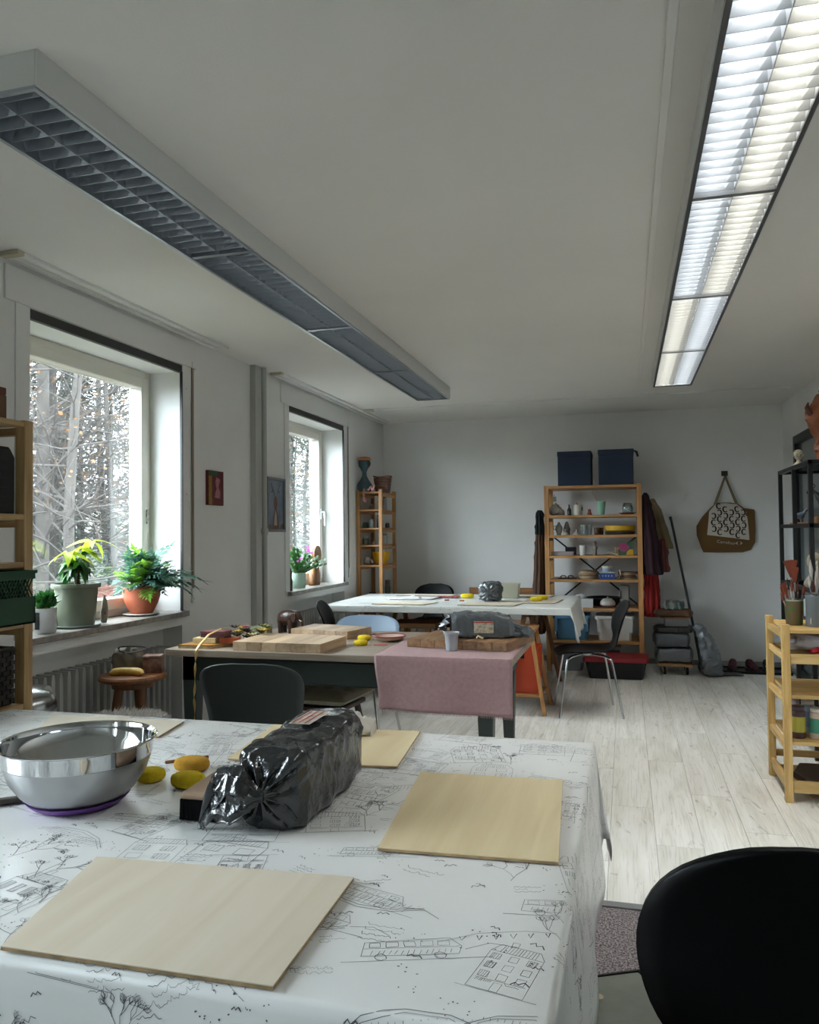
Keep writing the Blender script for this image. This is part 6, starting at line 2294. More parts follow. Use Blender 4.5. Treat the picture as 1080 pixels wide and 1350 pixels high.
# fern in terracotta bowl
t = thing('potted_fern', 'large blue green fern spilling from a round terracotta pot on the near sill', 'plant', (-2.70, 3.955, SZ + .012))
B().lathe([(.0001, 0), (.062, 0), (.066, .008), (.088, .05), (.104, .10), (.106, .135), (.110, .14), (.113, .148), (.110, .158), (.100, .158), (.098, .10), (.06, .014), (.0001, .014)], n=44).build('pot', M('terracotta', '#a4563a', .6, var=.15, vscale=14), t, smooth=True)
B().lathe([(.0001, .145), (.10, .145)], n=26).build('soil', SOIL, t)


def frond_mesh(L, mat, droop, lobes, lw, ll):
    q = B()
    N = 18
    pts = []
    for i in range(N + 1):
        s_ = i / N
        pts.append(Vector((L * s_ * (1 - .18 * s_ * s_), 0, L * (.20 * s_ - droop * s_ * s_))))
    q.tube([pts[i] for i in range(0, N + 1, 2)], [.0025 * (1 - .7 * i / 9) for i in range(10)], 4)
    for k in range(lobes):
        s_ = .25 + .72 * k / lobes
        i = int(s_ * N)
        p = pts[i]
        tdir = (pts[min(i + 1, N)] - p).normalized()
        lo = ll * math.sin(PI * (.18 + .78 * (k + .5) / lobes)) ** .7
        for sd in (-1, 1):
            d_ = (tdir * .62 + Vector((0, sd, -.12))).normalized()
            s2 = tdir * lw
            up_ = Vector((0, 0, .12 * lw))
            q.add([p - s2 * .5, p + d_ * lo * .5 - s2 * .55 + up_ * 3, p + d_ * lo, p + d_ * lo * .55 + s2 * .45 + up_ * 3, p + s2 * .5], [(0, 1, 3, 4), (1, 2, 3)])
    q.add([pts[-3] - Vector((0, lw * .5, 0)), pts[-1] + Vector((lw * 1.5, 0, -.004)), pts[-3] + Vector((0, lw * .5, 0))], [(0, 1, 2)])
    o = q.build('frond', mat)
    me = o.data
    bpy.data.objects.remove(o)
    return me


fy = [frond_mesh(.28, YELG, .30, 7, .020, .066), frond_mesh(.24, YELG, .15, 6, .020, .062)]
fb = [frond_mesh(.29, BLUEG, .55, 7, .021, .068), frond_mesh(.24, BLUEL, .45, 6, .021, .066), frond_mesh(.20, BLUEG, .30, 5, .022, .06)]
for k in range(150):
    a = R(random.uniform(-118, 118))
    out = Vector((math.cos(a), math.sin(a), 0))
    el = random.uniform(0, 80)
    side = math.sin(a)
    sc_ = random.uniform(.65, 1.08)
    if out.x < .1:
        el = max(el, 25)
    if out.x < -.05:
        el = max(el, 68)
        sc_ *= .62
    if R(62) < a < R(105):
        sc_ *= .78
        el = max(el, 25)
    yel = (side < -.55 and random.random() < .35) or random.random() < .08
    me_ = random.choice(fy if yel else fb)
    p = Vector((.03 * out.x, .05 * out.y, .15))
    place_leaf('frond', me_, t, p, a, R(el), random.uniform(-.5, .5), sc_)
for az, el, sc_ in ((60, 72, 1.25), (84, 74, .95), (48, 14, 1.35), (44, 22, 1.45), (52, 6, 1.25), (-82, 62, 1.25), (-95, 74, 1.0), (-60, 40, 1.2), (-75, 10, 1.0), (-50, -10, 1.0)):
    place_leaf('frond', (fb if az > 0 else fy)[0], t, Vector((0.02, 0, .15)), R(az), R(el), .2, sc_)
t = thing('plant_saucer', 'pale stone saucer under the terracotta fern pot', 'saucer', (-2.70, 3.955, SZ))
B().lathe([(.0001, 0), (.085, 0), (.105, .010), (.102, .0118), (.08, .0115), (.0001, .0115)], n=36).build('saucer_body', M('stone_saucer', '#a29c90', .6), t, smooth=True)

# small jade plant in white pot
t = thing('potted_jade', 'small bushy jade plant in a white straight pot left of the olive pot', 'plant', (-2.665, 3.135, SZ))
B().lathe([(.0001, 0), (.046, 0), (.049, .004), (.052, .118), (.047, .118), (.045, .01), (.0001, .01)], n=36).build('pot', M('white_ceramic', '#cfcfd0', .3), t, smooth=True)
B().lathe([(.0001, .105), (.048, .105)], n=20).build('soil', SOIL, t)
B().box(-.012, .012, -.0535, -.0515, .02, .10).build('dark_label', M('dark_label', '#23272c', .5), t)
lj = leaf_mesh('leaf', .038, .022, M('jade_leaf', '#2f6a2c', .3, trans=.25), droop=-.25)
for k in range(150):
    a, ph = random.uniform(0, 2 * PI), random.random() ** .7
    r_ = .045 * (1 - ph * .5) * random.uniform(.4, 1)
    place_leaf('leaf', lj, t, Vector((r_ * math.cos(a), r_ * math.sin(a), .115 + .045 * ph)), a, R(random.uniform(5, 75)), random.uniform(-.6, .6), random.uniform(.9, 1.35))
q = B()
for k in range(9):
    a = k * .7
    q.tube([(.015 * math.cos(a), .015 * math.sin(a), .105), (.03 * math.cos(a), .03 * math.sin(a), .15)], .003, 5)
q.build('stem', MIDG, t, kind='stuff')

# wooden bird standing between the pots
t = thing('bird_figure', 'slim pale standing bird figure with a red spot between the two big pots', 'figurine', (-2.635, 3.53, SZ))
q = B()
q.rings(loft([(0, 0, .004, .012, .014, 2), (0, 0, .02, .014, .022, 2), (0, .004, .06, .014, .026, 2), (0, .006, .10, .011, .020, 2), (0, .004, .13, .007, .012, 2), (0, .002, .15, .002, .003, 2)], (1, 0, 0), (0, 1, 0), nr=26, n=20, amp=.0006, k=20))
q.build('bird_body', M('pale_driftwood', '#a9a296', .7, col2='#6f675d', vscale=20), t, smooth=True)
B().lathe([(.0001, 0), (.009, .0), (.0001, .003)], n=12).build('red_spot', M('red_paint', '#a13238', .5), t)
rs_ = [c for c in bpy.data.objects if c.parent == t and c.name.startswith('red_spot')][0]
rs_.rotation_euler = (0, R(90), 0)
rs_.location = (.0125, -.006, .055)

# far window : glass vase with christmas cactus, wooden figures
t = thing('cactus_vase', 'pale green glass vase of arching cactus shoots with lilac blooms on the far sill', 'plant', (-2.70, 6.20, SZ))
B().lathe([(.0001, 0), (.055, 0), (.06, .006), (.062, .13), (.058, .131), (.056, .012), (.0001, .012)], n=36).build('vase', M('frosted_green_glass', '#c3d6ca', .25, trans=.5), t, smooth=True)
seg = B()
for k in range(6):
    x = k * .026
    z = -.012 * (k / 3) ** 2 * 1.2
    w_ = .011
    seg.add([(x, -w_ * .4, z), (x + .013, -w_, z + .003), (x + .026, -w_ * .4, z - .002), (x + .026, w_ * .4, z - .002), (x + .013, w_, z + .003), (x, w_ * .4, z)], [(0, 1, 4, 5), (1, 2, 3, 4)])
so_ = seg.build('shoot', M('cactus_green', '#2e5c26', .4, trans=.15), solid=.003)
sm_ = so_.data
bpy.data.objects.remove(so_)
bl = B()
for k in range(8):
    a = k * PI / 4
    d_ = Vector((math.cos(a), math.sin(a), 1.0)) * .02
    s_ = Vector((-math.sin(a), math.cos(a), 0)) * .006
    bl.add([(0, 0, 0), tuple(d_ * .6 + s_), tuple(d_), tuple(d_ * .6 - s_)], [(0, 1, 2, 3)])
bo_ = bl.build('bloom', M('magenta_bloom', '#c561b8', .5, trans=.4), solid=.001)
bm_ = bo_.data
bpy.data.objects.remove(bo_)
for k in range(84):
    a = random.uniform(0, 2 * PI)
    el = random.uniform(30, 82) if math.cos(a) > -.1 else random.uniform(74, 88)
    o = place_leaf('shoot', sm_, t, Vector((.03 * math.cos(a), .03 * math.sin(a), .11)), a, R(el), random.uniform(-1, 1), random.uniform(.85, 1.3) * (1.25 if math.sin(a) > .3 else .9))
for k, (x, y, z, s_) in enumerate(((.02, .19, .30, 1.3), (.03, .22, .28, 1.2), (.0, .21, .33, 1.3), (.02, .16, .31, 1.1), (.02, -.06, .22, .9), (.03, .0, .24, 1.0), (.04, -.03, .18, .8))):
    place_leaf('bloom', bm_, t, Vector((x, y, z)), k, R(10), .3, s_)
for y in (.10, .15, .18):
    B().tube(smooth_path([(0, .02, .11), (.01, y * .6, .22), (.02, y, .29)], 8), .003, 5).build('flower_stalk', MIDG, t, smooth=True)
t = thing('wooden_figure', 'brown wooden bottle-shaped figure behind the cactus vase on the far sill', 'figurine', (-2.71, 6.58, SZ))
q = B()
q.rings(loft([(0, 0, 0, .035, .075, 4), (0, 0, .01, .035, .08, 4), (0, .01, .10, .035, .075, 4), (0, .015, .17, .03, .055, 3), (0, .02, .20, .02, .03, 2.4), (0, .02, .215, .01, .015, 2)], (1, 0, 0), (0, 1, 0), nr=26, n=30, amp=.0006, k=20))
q.build('figure_body', wood('striped_wood', '#9a6a3c', '#5b3519', 'z', 1.4, .45), t, smooth=True)
q = B()
q.tube([(-.012, .06, .27), (.012, .06, .27)], .085, 30)
q.build('round_head', wood('striped_wood', '#9a6a3c', '#5b3519', 'z', 1.4, .45), t, smooth=True)
t = thing('thin_wood_figure', 'thin dark wooden figure at the left end of the far window sill', 'figurine', (-2.62, 6.00 - .14, SZ))
q = B()
q.rings(loft([(0, 0, 0, .014, .02, 3), (0, 0, .02, .012, .016, 3), (0, 0, .07, .016, .02, 2.4), (0, 0, .11, .009, .012, 2.2), (0, 0, .15, .012, .015, 2.2), (0, 0, .185, .004, .005, 2)], (1, 0, 0), (0, 1, 0), nr=24, n=18, amp=.001, k=30))
q.build('figure_body', DKW, t, smooth=True)

# ------------------------------------------------------------------ pictures on the left wall
t = thing('small_painting', 'small unframed abstract canvas in red, ochre and green between the windows', 'picture', (XL, 4.50, 1.542))
B().box(0, .022, 0, .196, 0, .225).build('canvas', M('dark_red_canvas', '#5e1f25', .7, var=.3, vscale=16), t, bevel=.002)
for nm, a, c in (('ochre_band', (-.0, .045, 0, .19), '#8e6a20'), ('green_band', (0, .12, .192, .225), '#2f4a2c'), ('pink_shape', (.075, .15, .04, .185), '#a4636a')):
    q = B()
    y0, y1, z0, z1 = a
    y0 = max(y0, .001)
    if nm == 'pink_shape':
        pl = [(.075, .05), (.145, .045), (.15, .09), (.125, .12), (.15, .17), (.10, .185), (.08, .15), (.10, .11), (.078, .08)]
    else:
        pl = [(y0, z0 + .001), (y1, z0 + .003), (y1 - .004, z1 - .001), (y0, z1 - .001)]
    n_ = len(pl)
    q.add([(.0222, y, z) for y, z in pl] + [(.0235, y, z) for y, z in pl], [tuple(range(n_, 2 * n_))] + [(i, (i + 1) % n_, n_ + (i + 1) % n_, n_ + i) for i in range(n_)])
    q.build(nm, M(nm, c, .7, var=.25, vscale=40), t)
t = thing('framed_painting', 'grey framed painting of an antlered deer on blue beside the pipes', 'picture', (XL, 5.345, 1.368))
FW, FH = .325, .415
q = B()
for a in ((0, .02, 0, FH), (FW - .02, FW, 0, FH), (.02, FW - .02, 0, .02), (.02, FW - .02, FH - .02, FH)):
    q.box(0, .03, a[0], a[1], a[2], a[3])
q.build('frame', M('grey_frame', '#6d6f70', .5), t, bevel=.002)
B().box(0, .016, .02, FW - .02, .02, FH - .02).build('canvas', M('blue_grey_canvas', '#5c6b7c', .6, col2='#7e8894', vscale=7), t)
for nm, c, pls in (('deer_shape', '#6f5145', [[(.10, .02), (.23, .02), (.21, .12), (.185, .17), (.20, .22), (.19, .26), (.165, .275), (.14, .26), (.13, .22), (.145, .17), (.12, .12)]]),
                   ('deer_chest', '#a9a097', [[(.135, .05), (.19, .05), (.18, .13), (.165, .17), (.15, .13)]]),
                   ('antler', '#4a3a33', [[(.15, .265), (.155, .27), (.12, .33), (.085, .375), (.08, .37), (.11, .325)], [(.175, .265), (.18, .27), (.215, .33), (.245, .375), (.25, .37), (.22, .325)], [(.12, .31), (.09, .30), (.088, .305), (.115, .32)], [(.21, .31), (.24, .30), (.242, .305), (.215, .32)]]),
                   ('brown_base', '#6b5a4c', [[(.021, .021), (.10, .021), (.08, .06), (.021, .05)], [(.24, .021), (.304, .021), (.304, .07), (.25, .05)]])):
    q = B()
    for pl in pls:
        n_ = len(pl)
        dx = .0005 + .0006 * (nm == 'deer_chest')
        q.add([(.016 + dx, y, z) for y, z in pl], [tuple(range(n_))])
    q.build(nm, M(nm, c, .7), t, kind='stuff' if len(pls) > 1 else None)

# ------------------------------------------------------------------ left rack contents
t = thing('brown_box', 'brown cardboard box with a darker lid on top of the left rack', 'box', (-2.35, 2.24, 1.786))
B().box(-.13, .12, -.2, .18, 0, .09).build('box_body', M('brown_card', '#6a4b34', .7), t, bevel=.003)
B().box(-.133, .123, -.203, .175, .09, .118).build('lid', M('red_brown_card', '#5c2e20', .7), t, bevel=.003)
t = thing('black_drawer_box', 'black ribbed storage box on the upper shelf of the left rack', 'box', (-2.35, 2.22, 1.433))
q = B()
q.rings([[Vector((-.13, y, z)), Vector((.125, y, z)), Vector((.125, y, z2)), Vector((.115, y, z2 + .012)), Vector((-.12, y, z2 + .012)), Vector((-.13, y, z2))] for y, z, z2 in ((-.2, 0, .24), (.215, 0, .24), (.235, .0, .21))])
q.build('box_body', M('matt_black', '#0f0f10', .6), t, bevel=.003)
for k in range(6):
    B().box(.125, .130, -.19, .20, .03 + k * .034, .05 + k * .034).build('rib', M('matt_black', '#0f0f10', .6), t)
B().box(.126, .131, .0, .10, .005, .035).build('paper_label', M('grey_paper', '#8b8a88', .7), t)
t = thing('green_crate', 'dark green plastic crate with a perforated upper band on the left rack', 'crate', (-2.32, 2.20, 1.023))
GC = M('dark_green_plastic', '#0f3a22', .4)
w0, w1_, l0, l1, hh = -.17, .175, -.24, .272, .198
q = B()
q.box(w0, w1_, l0, l1, 0, .006)
for a in ((w0, w0 + .006, l0, l1), (w1_ - .006, w1_, l0, l1), (w0, w1_, l0, l0 + .006), (w0, w1_, l1 - .006, l1)):
    q.box(a[0], a[1], a[2], a[3], 0, .10)
    q.box(a[0], a[1], a[2], a[3], .165, hh)
q.build('crate_body', GC, t)
q = B()
for k in range(31):
    y = l0 + .008 + k * .0152
    q.bar((w1_ - .003, y, .10), (w1_ - .003, y + .035, .165), .004).bar((w1_ - .003, y + .035, .10), (w1_ - .003, y, .165), .004)
for k in range(20):
    x = w0 + .004 + k * .0142
    q.bar((x, l1 - .003, .10), (x + .03, l1 - .003, .165), .004).bar((x + .03, l1 - .003, .10), (x, l1 - .003, .165), .004)
q.build('lattice', GC, t, kind='stuff')
B().box(w0 - .006, w1_ + .006, l1 - .004, l1 + .004, hh - .012, hh).box(w1_ - .004, w1_ + .006, l0, l1, hh - .012, hh).build('crate_rim', GC, t)
t = thing('wicker_crate', 'dark woven basket on the low shelf of the left rack', 'basket', (-2.36, 2.22, .717))
WKD = M('dark_wicker', '#2a211b', .7, var=.4, vscale=40)
q = B()
for j in range(12):
    z = .01 + j * .0175
    for k in range(24):
        y0 = -.22 + k * .019
        off = .004 if (j + k) % 2 else -.001
        q.box(.125 + off, .133 + off, y0, y0 + .0205, z, z + .0155)
q.build('woven_wall', WKD, t, kind='stuff')
B().box(-.12, .124, -.22, .238, 0, .205).build('basket_body', WKD, t, bevel=.004)
B().tube(smooth_path([(.13, -.22, .212), (.13, .0, .222), (.13, .12, .216), (.13, .238, .208), (-.1, .24, .21)], 24), .008, 8).build('rim', WKD, t, smooth=True)

# ------------------------------------------------------------------ right racks contents
def bottle(label, x, y, z, r_, h, body, band, cap_, group=None):
    t = thing('paint_bottle', label, 'bottle', (x, y, z), group=group)
    B().lathe([(.0001, 0), (r_ * .93, 0), (r_, .006), (r_, h * .80), (r_ * .93, h * .86), (r_ * .8, h * .89), (.0001, h * .89)], n=28).build('bottle_body', body, t, smooth=True)
    B().lathe([(r_ * 1.012, h * .2), (r_ * 1.012, h * .68)], n=28).build('label_band', band, t, smooth=True)
    B().lathe([(.0001, h * .89), (r_ * .88, h * .89), (r_ * .9, h * .9), (r_ * .9, h * .99), (r_ * .84, h), (.0001, h)], n=28).build('cap', cap_, t, smooth=True)
    return t


CAPW = M('bottle_cap_white', '#bdb9b4', .4)
CAPB = M('bottle_cap_plum', '#4c3a40', .4)
bottle('plum brown paint bottle with a yellow label behind the rack post', .815, 4.33, .3005, .036, .158, M('plum_paint', '#4b3238', .35), M('yellow_label', '#a8a03a', .5), CAPB)
bottle('cream paint bottle with a green label at the front right of the rack', .905, 4.33, .3005, .036, .150, M('cream_paint', '#b8a493', .35), M('green_label', '#3a8068', .5), CAPW)
bottle('pale blue paint bottle behind the green labelled one', .885, 4.45, .3005, .034, .165, M('pale_blue_paint', '#8b9cae', .35), M('blue_label', '#6c819a', .5), CAPW)
bottle('milky paint bottle at the back of the bottle shelf', .83, 4.55, .3005, .036, .175, M('milky_paint', '#a9a3a3', .35), M('pinkish_label', '#9a7f8a', .5), CAPW)
bottle('whitish paint bottle half hidden left of the rack post', .79, 4.42, .3005, .018, .13, M('milky_paint', '#a9a3a3', .35), M('plain_label', '#b5b8b4', .5), CAPW)
t = thing('cloth_pile', 'pile of grey and white cloths on the upper shelf of the pale rack', 'cloths', (.93, 4.46, .713))
q = B()
q.rings(loft([(-.155, 0, .055, .06, .03, 2), (-.14, 0, .06, .12, .05, 2.2), (-.05, 0, .062, .16, .045, 2.4), (.10, 0, .068, .16, .035, 2.4), (.25, 0, .07, .15, .03, 2.3), (.36, 0, .06, .08, .02, 2)], (0, 1, 0), (0, 0, 1), nr=40, n=44, amp=.010, k=15, seed=13, zmin=.02))
q.build('grey_cloth', M('grey_blanket', '#77737a', .9, col2='#b5b0ae', vscale=5), t, smooth=True)
q = B()
q.rings(loft([(-.05, -.03, .03, .05, .02, 2), (-.03, -.04, .03, .12, .028, 2.4), (.08, -.05, .03, .13, .028, 2.4), (.2, -.04, .028, .12, .026, 2.4), (.24, -.03, .02, .05, .01, 2)], (0, 1, 0), (0, 0, 1), nr=30, n=36, amp=.006, k=15, seed=15, zmin=.002))
q.build('red_cloth', M('red_cloth_bright', '#b02028', .9), t, smooth=True)
for i in range(3):
    tag(B().prism([(-.13, -.17), (.25, -.19), (.30, .02), (.2, .16), (-.08, .17), (-.16, .0)], 0, .010).build('dark_sheet', M('brown_sheet', '#3a2b25', .35), bevel=.002, loc=(.97, 4.47, .0625 + i * .0105), rz=.05 * i),
        ['lowest', 'middle', 'topmost'][i] + ' dark brown sheet of the pile at the bottom of the pale rack', 'sheet', 'dark sheets at the bottom of the pale rack')


def brush(parent, p0, p1, w, hair, flat=False, handle='#7a2f1c', ferr='#9a9a98'):
    p0, p1 = Vector(p0), Vector(p1)
    d_ = (p1 - p0)
    L = d_.length
    d_.normalize()
    br_ = B().tube([p0, p0 + d_ * L * .55], [.003, .0042], 6).build('brush_handle', M('brush_' + handle[1:], handle, .4), parent, smooth=True)
    B().tube([p0 + d_ * L * .55, p0 + d_ * L * .72], [.0045, .006], 8).build('ferrule', M('ferrule_' + ferr[1:], ferr, .3, metal=.8), br_, smooth=True)
    q = B()
    u = d_.cross(Vector((0, 1, 0))).normalized()
    a = p0 + d_ * L * .72
    b_ = p1
    if flat:
        q.add([a - u * .006, a + u * .006, b_ + u * w, b_ - u * w * .2 + d_ * .006, b_ - u * w], [(0, 1, 2, 3, 4)])
        q.build('bristles', hair, br_, solid=.004)
    else:
        q.tube([a, a.lerp(b_, .4), b_], [.006, w, .001], 8)
        q.build('bristles', hair, br_, smooth=True)


RUST = M('rust_bristle', '#74331a', .8)
PALEB = M('pale_bristle', '#a8a29a', .8)
DARKB = M('dark_bristle', '#2a1c18', .8)
t = thing('brush_pot', 'green patterned tin full of rust coloured paint brushes on the pale rack', 'brush pot', (.835, 4.46, .849))
B().lathe([(.0001, 0), (.038, 0), (.040, .003), (.048, .128), (.045, .128), (.037, .006), (.0001, .006)], n=32).build('tin', M('green_leaf_print', '#3c5a28', .45, col2='#6a3f36', vscale=24), t, smooth=True)
B().lathe([(.049, .124), (.050, .127), (.050, .131), (.047, .132)], n=32).build('rim', M('pale_rim', '#9aa28a', .4), t, smooth=True)
random.seed(6)
brush(t, (.0, .01, .02), (-.012, .0, .33), .036, RUST, True)
brush(t, (.01, -.01, .02), (.002, -.01, .295), .024, RUST, True)
brush(t, (-.005, 0, .02), (-.055, -.01, .21), .012, RUST, True)
for k in range(22):
    a = random.uniform(0, 2 * PI)
    r0, r1 = random.uniform(0, .02), random.uniform(.03, .075)
    hgt = random.uniform(.15, .24)
    brush(t, (r0 * math.cos(a), r0 * math.sin(a), .02), (r1 * math.cos(a), r1 * math.sin(a), hgt), random.uniform(.004, .009), random.choice([RUST, RUST, PALEB, DARKB]), handle=random.choice(['#7a2f1c', '#2b1d18', '#a4552a', '#8b8b88']))
t = thing('steel_brush_pot', 'grey plastic jug holding long brushes at the right edge of the picture', 'brush pot', (.925, 4.40, .849))
B().lathe([(.0001, 0), (.046, 0), (.048, .004), (.050, .158), (.048, .16), (.044, .008), (.0001, .008)], n=32).build('jug', M('grey_translucent', '#6f7577', .25, trans=.2), t, smooth=True)
q = B()
q.box(-.055, -.047, -.008, .008, .05, .14)
q.build('handle', M('pale_handle', '#a9adad', .4), t, bevel=.004)
B().obox((-.030, -.038, .03), (.012, .002, .03), rz=R(38)).build('paper_label', M('white_paper', '#cdcdcb', .7), t)
for k in range(16):
    a = random.uniform(0, 2 * PI)
    r1 = random.uniform(.01, .05)
    hgt = random.uniform(.22, .34)
    brush(t, (.01 * math.cos(a), .01 * math.sin(a), .02), (r1 * math.cos(a) - .01, r1 * math.sin(a), hgt), random.uniform(.005, .012), random.choice([RUST, PALEB, PALEB, DARKB]), handle=random.choice(['#7a2f1c', '#2b1d18', '#c9c4b8', '#8b8b88']))

# sculptures on the black rack


def bust_mesh(q, s_=1.0):
    blob2 = [(.0001, 0), (.034, 0), (.038, .008), (.036, .02), (.026, .034), (.014, .044), (.012, .056), (.018, .064), (.025, .076), (.027, .092), (.022, .108), (.010, .118), (.0001, .12)]
    q.lathe([(a * s_, b_ * s_) for a, b_ in blob2], n=24, sy=.85)


t = thing('plaster_bust', 'small cream plaster bust of a head on top of the black rack', 'sculpture', (1.12, 5.72, 1.7505))
q = B()
bust_mesh(q, .98)
q.build('bust_body', M('cream_plaster', '#b8ae97', .8, var=.15, vscale=30), t, smooth=True)
q = B()
q.tube([(0, -.021, .09), (-.002, -.031, .078), (0, -.022, .075)], [.003, .0055, .003], 8).tube([(-.010, -.021, .067), (.010, -.021, .067)], .003, 6).tube([(-.014, -.018, .093), (-.004, -.023, .094)], .003, 6).tube([(.004, -.023, .094), (.014, -.018, .093)], .003, 6)
q.tube([(-.027, 0, .09), (-.030, .0, .078)], .004, 6).tube([(.027, 0, .09), (.030, .0, .078)], .004, 6)
q.build('face', M('cream_plaster', '#b8ae97', .8, var=.15, vscale=30), t, smooth=True)
q = B()
q.rings(loft([(0, .012, .075, .02, .02, 2), (0, .012, .095, .030, .026, 2), (0, .01, .115, .024, .022, 2), (0, .008, .126, .006, .006, 2)], (1, 0, 0), (0, 1, 0), nr=16, n=26, amp=.004, k=60, seed=3))
q.build('hair', M('cream_plaster', '#b8ae97', .8, var=.15, vscale=30), t, smooth=True)
t = thing('torso_sculpture', 'tall red brown clay torso with a jagged collar on the black rack', 'sculpture', (1.15, 5.16, 1.7505))
secs = [(1.15, 5.16, 1.752, .045, .04, 3), (1.15, 5.16, 1.80, .045, .04, 3), (1.145, 5.16, 1.87, .04, .035, 2.4), (1.14, 5.16, 1.94, .06, .045, 2.2), (1.135, 5.16, 2.0, .085, .05, 2.2), (1.13, 5.16, 2.06, .075, .045, 2), (1.14, 5.16, 2.10, .045, .035, 2), (1.15, 5.16, 2.15, .03, .025, 2)]
q = B(t)
q.rings(loft(secs, (1, 0, 0), (0, 1, 0), nr=50, n=44, amp=.006, k=14, seed=17))
q.build('torso_body', M('red_brown_clay', '#5a2716', .45, col2='#8a5228', vscale=5), t, smooth=True)
q = B(t)
q.tube([(1.08, 5.14, 2.03), (1.055, 5.12, 2.07), (1.065, 5.13, 2.10)], [.02, .014, .004], 8).tube([(1.16, 5.15, 2.13), (1.13, 5.15, 2.17)], [.02, .006], 8)
q.build('collar_points', M('dark_red_clay', '#4a1f14', .45), t, smooth=True)


def goat(label, loc, rz, s_, mat, name='goat_figure'):
    t = thing(name, label, 'figurine', loc, rz)
    q = B()
    tapered(q, [((-.07 * s_, 0, .10 * s_), .01 * s_, .012 * s_), ((-.06 * s_, 0, .10 * s_), .026 * s_, .03 * s_), ((-.02 * s_, 0, .10 * s_), .028 * s_, .034 * s_), ((.02 * s_, 0, .105 * s_), .028 * s_, .036 * s_), ((.045 * s_, 0, .125 * s_), .02 * s_, .026 * s_), ((.055 * s_, 0, .15 * s_), .014 * s_, .016 * s_), ((.075 * s_, 0, .155 * s_), .013 * s_, .014 * s_), ((.095 * s_, 0, .145 * s_), .007 * s_, .008 * s_)], 14)
    for sx, sy in ((-.05, 1), (-.05, -1), (.025, 1), (.025, -1)):
        q.tube([(sx * s_, sy * .017 * s_, .09 * s_), ((sx - .006) * s_, sy * .018 * s_, .05 * s_), (sx * s_, sy * .018 * s_, 0)], [.013 * s_, .008 * s_, .007 * s_], 8)
    for sy in (1, -1):
        q.tube([(.06 * s_, sy * .008 * s_, .165 * s_), (.05 * s_, sy * .022 * s_, .185 * s_), (.062 * s_, sy * .03 * s_, .20 * s_)], [.005 * s_, .004 * s_, .001], 6)
    q.build('body', mat, t, smooth=True)
    return t


tag(B().box(-.06, .06, -.05, .05, 0, .05).build('wood_plinth', PINED['x'], bevel=.003, loc=(1.19, 5.35, 1.3685)), 'small wooden block under the dark goat figure on the black rack', 'block')
goat('dark grey horned goat figure standing on a wooden block in the black rack', (1.19, 5.35, 1.419), R(170), 1.05, M('dark_bronze_clay', '#2f2e2e', .5))
tag(B().box(-.06, .06, -.04, .04, 0, .02).build('wood_slab', PINE['x'], bevel=.003, loc=(1.105, 5.62, 1.3685)), 'flat wooden slab under the small blue grey bird on the black rack', 'slab')
t = thing('bird_sculpture', 'small blue grey bird sculpture on the wooden slab in the black rack', 'figurine', (1.105, 5.62, 1.389))
q = B()
tapered(q, [((-.05, 0, .05), .003, .003), ((-.03, 0, .045), .012, .012), ((0, 0, .04), .022, .026), ((.02, 0, .05), .018, .024), ((.03, 0, .075), .011, .014), ((.042, 0, .078), .005, .005), ((.052, 0, .075), .001, .001)], 14)
q.tube([(0, .008, .02), (0, .01, 0)], .003, 6).tube([(0, -.008, .02), (0, -.01, 0)], .003, 6)
q.build('body', M('blue_grey_glaze', '#53616c', .5), t, smooth=True)
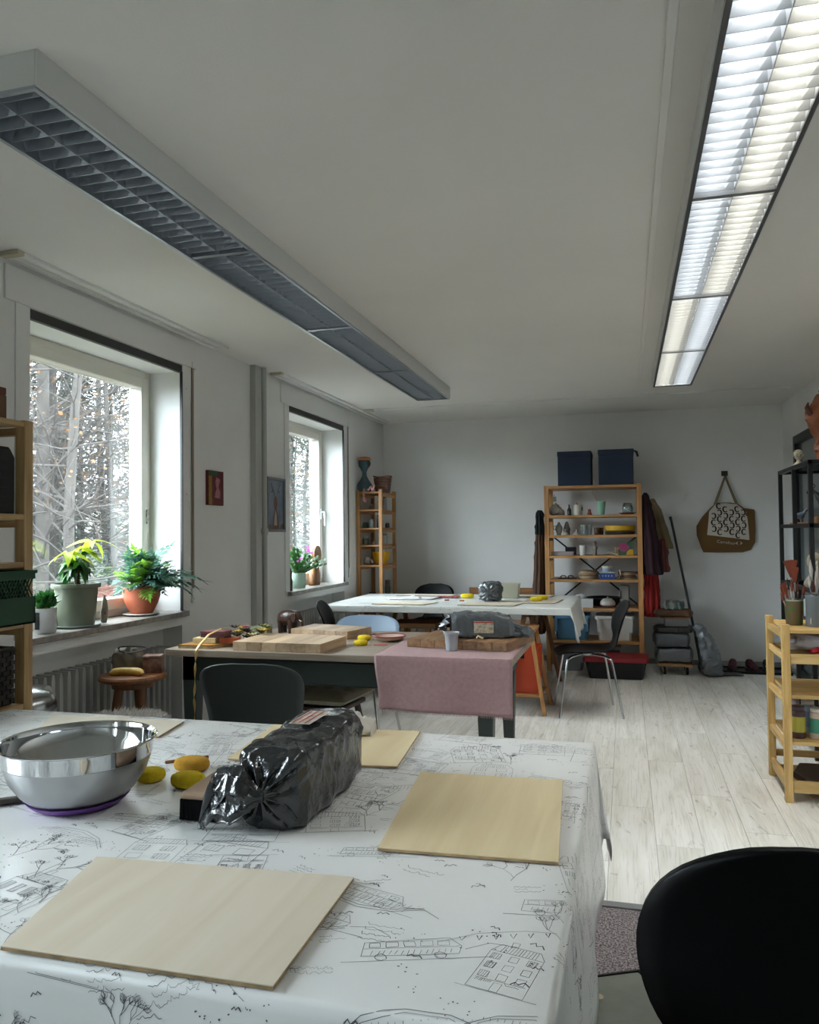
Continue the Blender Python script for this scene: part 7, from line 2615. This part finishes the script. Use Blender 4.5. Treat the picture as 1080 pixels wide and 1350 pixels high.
for i, (x, y, zz, c, l_) in enumerate(((1.10, 5.22, .985, '#8c8272', 'weathered beige clay head on the middle shelf of the black rack'), (1.20, 5.5, .985, '#3a2a22', 'dark brown clay head further back on the middle shelf of the black rack'))):
    t = thing('head_sculpture', l_, 'sculpture', (x, y, zz + .008))
    q = B()
    bust_mesh(q, 1.75)
    q.build('head_body', M('head_clay_%d' % i, c, .8, var=.3, vscale=24), t, smooth=True)
    q = B()
    q.tube([(0, -.040, .16), (-.002, -.055, .138), (0, -.040, .132)], [.005, .009, .005], 8).tube([(-.016, -.038, .118), (.016, -.038, .118)], .005, 6).tube([(-.027, -.032, .165), (-.008, -.041, .166)], .006, 6).tube([(.008, -.041, .166), (.027, -.032, .165)], .006, 6)
    q.build('face', M('head_clay_%d' % i, c, .8, var=.3, vscale=24), t, smooth=True)

# ------------------------------------------------------------------ front floor: mat and painted stool
t = thing('entrance_mat', 'purplish brown speckled mat on the floor in front of the laminate', 'mat', (.2, 2.45, -.0075))
m_ = M('speckled_mat', '#6d6468', .95, bump=.8, bscale=260)
nt = m_.node_tree
bs = nt.nodes['Principled BSDF']
tc = nt.nodes.new('ShaderNodeTexCoord')
vo = nt.nodes.new('ShaderNodeTexNoise')
vo.inputs['Scale'].default_value = 150
vo.inputs['Detail'].default_value = 4
rp = nt.nodes.new('ShaderNodeValToRGB')
rp.color_ramp.elements[0].position = .38
rp.color_ramp.elements[0].color = lin('#453c40')
rp.color_ramp.elements[1].position = .62
rp.color_ramp.elements[1].color = lin('#9c9190')
nt.links.new(tc.outputs['Object'], vo.inputs[0])
nt.links.new(vo.outputs['Fac'], rp.inputs[0])
nt.links.new(rp.outputs[0], bs.inputs['Base Color'])
B().box(-1.2, 1.1, -1.2, .47, 0, .006).build('pile', m_, t)
t = thing('painted_stool', 'grey green painted low bench with a dark edge and pale plug beside the tablecloth', 'stool', (-.043, 1.525, 0), R(26.5))
GG = M('grey_green_top', '#767a70', .5, var=.18, vscale=9, bump=.1, bscale=60)
B().box(-.20, .115, -.155, .115, .425, .447).build('seat', GG, t, bevel=.003)
q = B()
for a in ((-.205, .12, -.16, -.1555), (-.205, .12, .1155, .12), (-.205, -.2005, -.1555, .1155), (.1155, .12, -.1555, .1155)):
    q.box(a[0], a[1], a[2], a[3], .42, .449)
q.build('edge_band', BLK, t)
for sx in (1, -1):
    for sy in (1, -1):
        B().bar((-.045 + sx * .12, -.02 + sy * .10, .425), (-.045 + sx * .13, -.02 + sy * .11, 0), .03).build('leg', GG, t, bevel=.003)
B().lathe([(.0001, 0), (.009, 0), (.010, .001), (.009, .0025), (.0001, .003)], n=20).build('plug', M('pale_plug', '#b9ad92', .5), t, smooth=True, loc=(-.002, .049, .447))
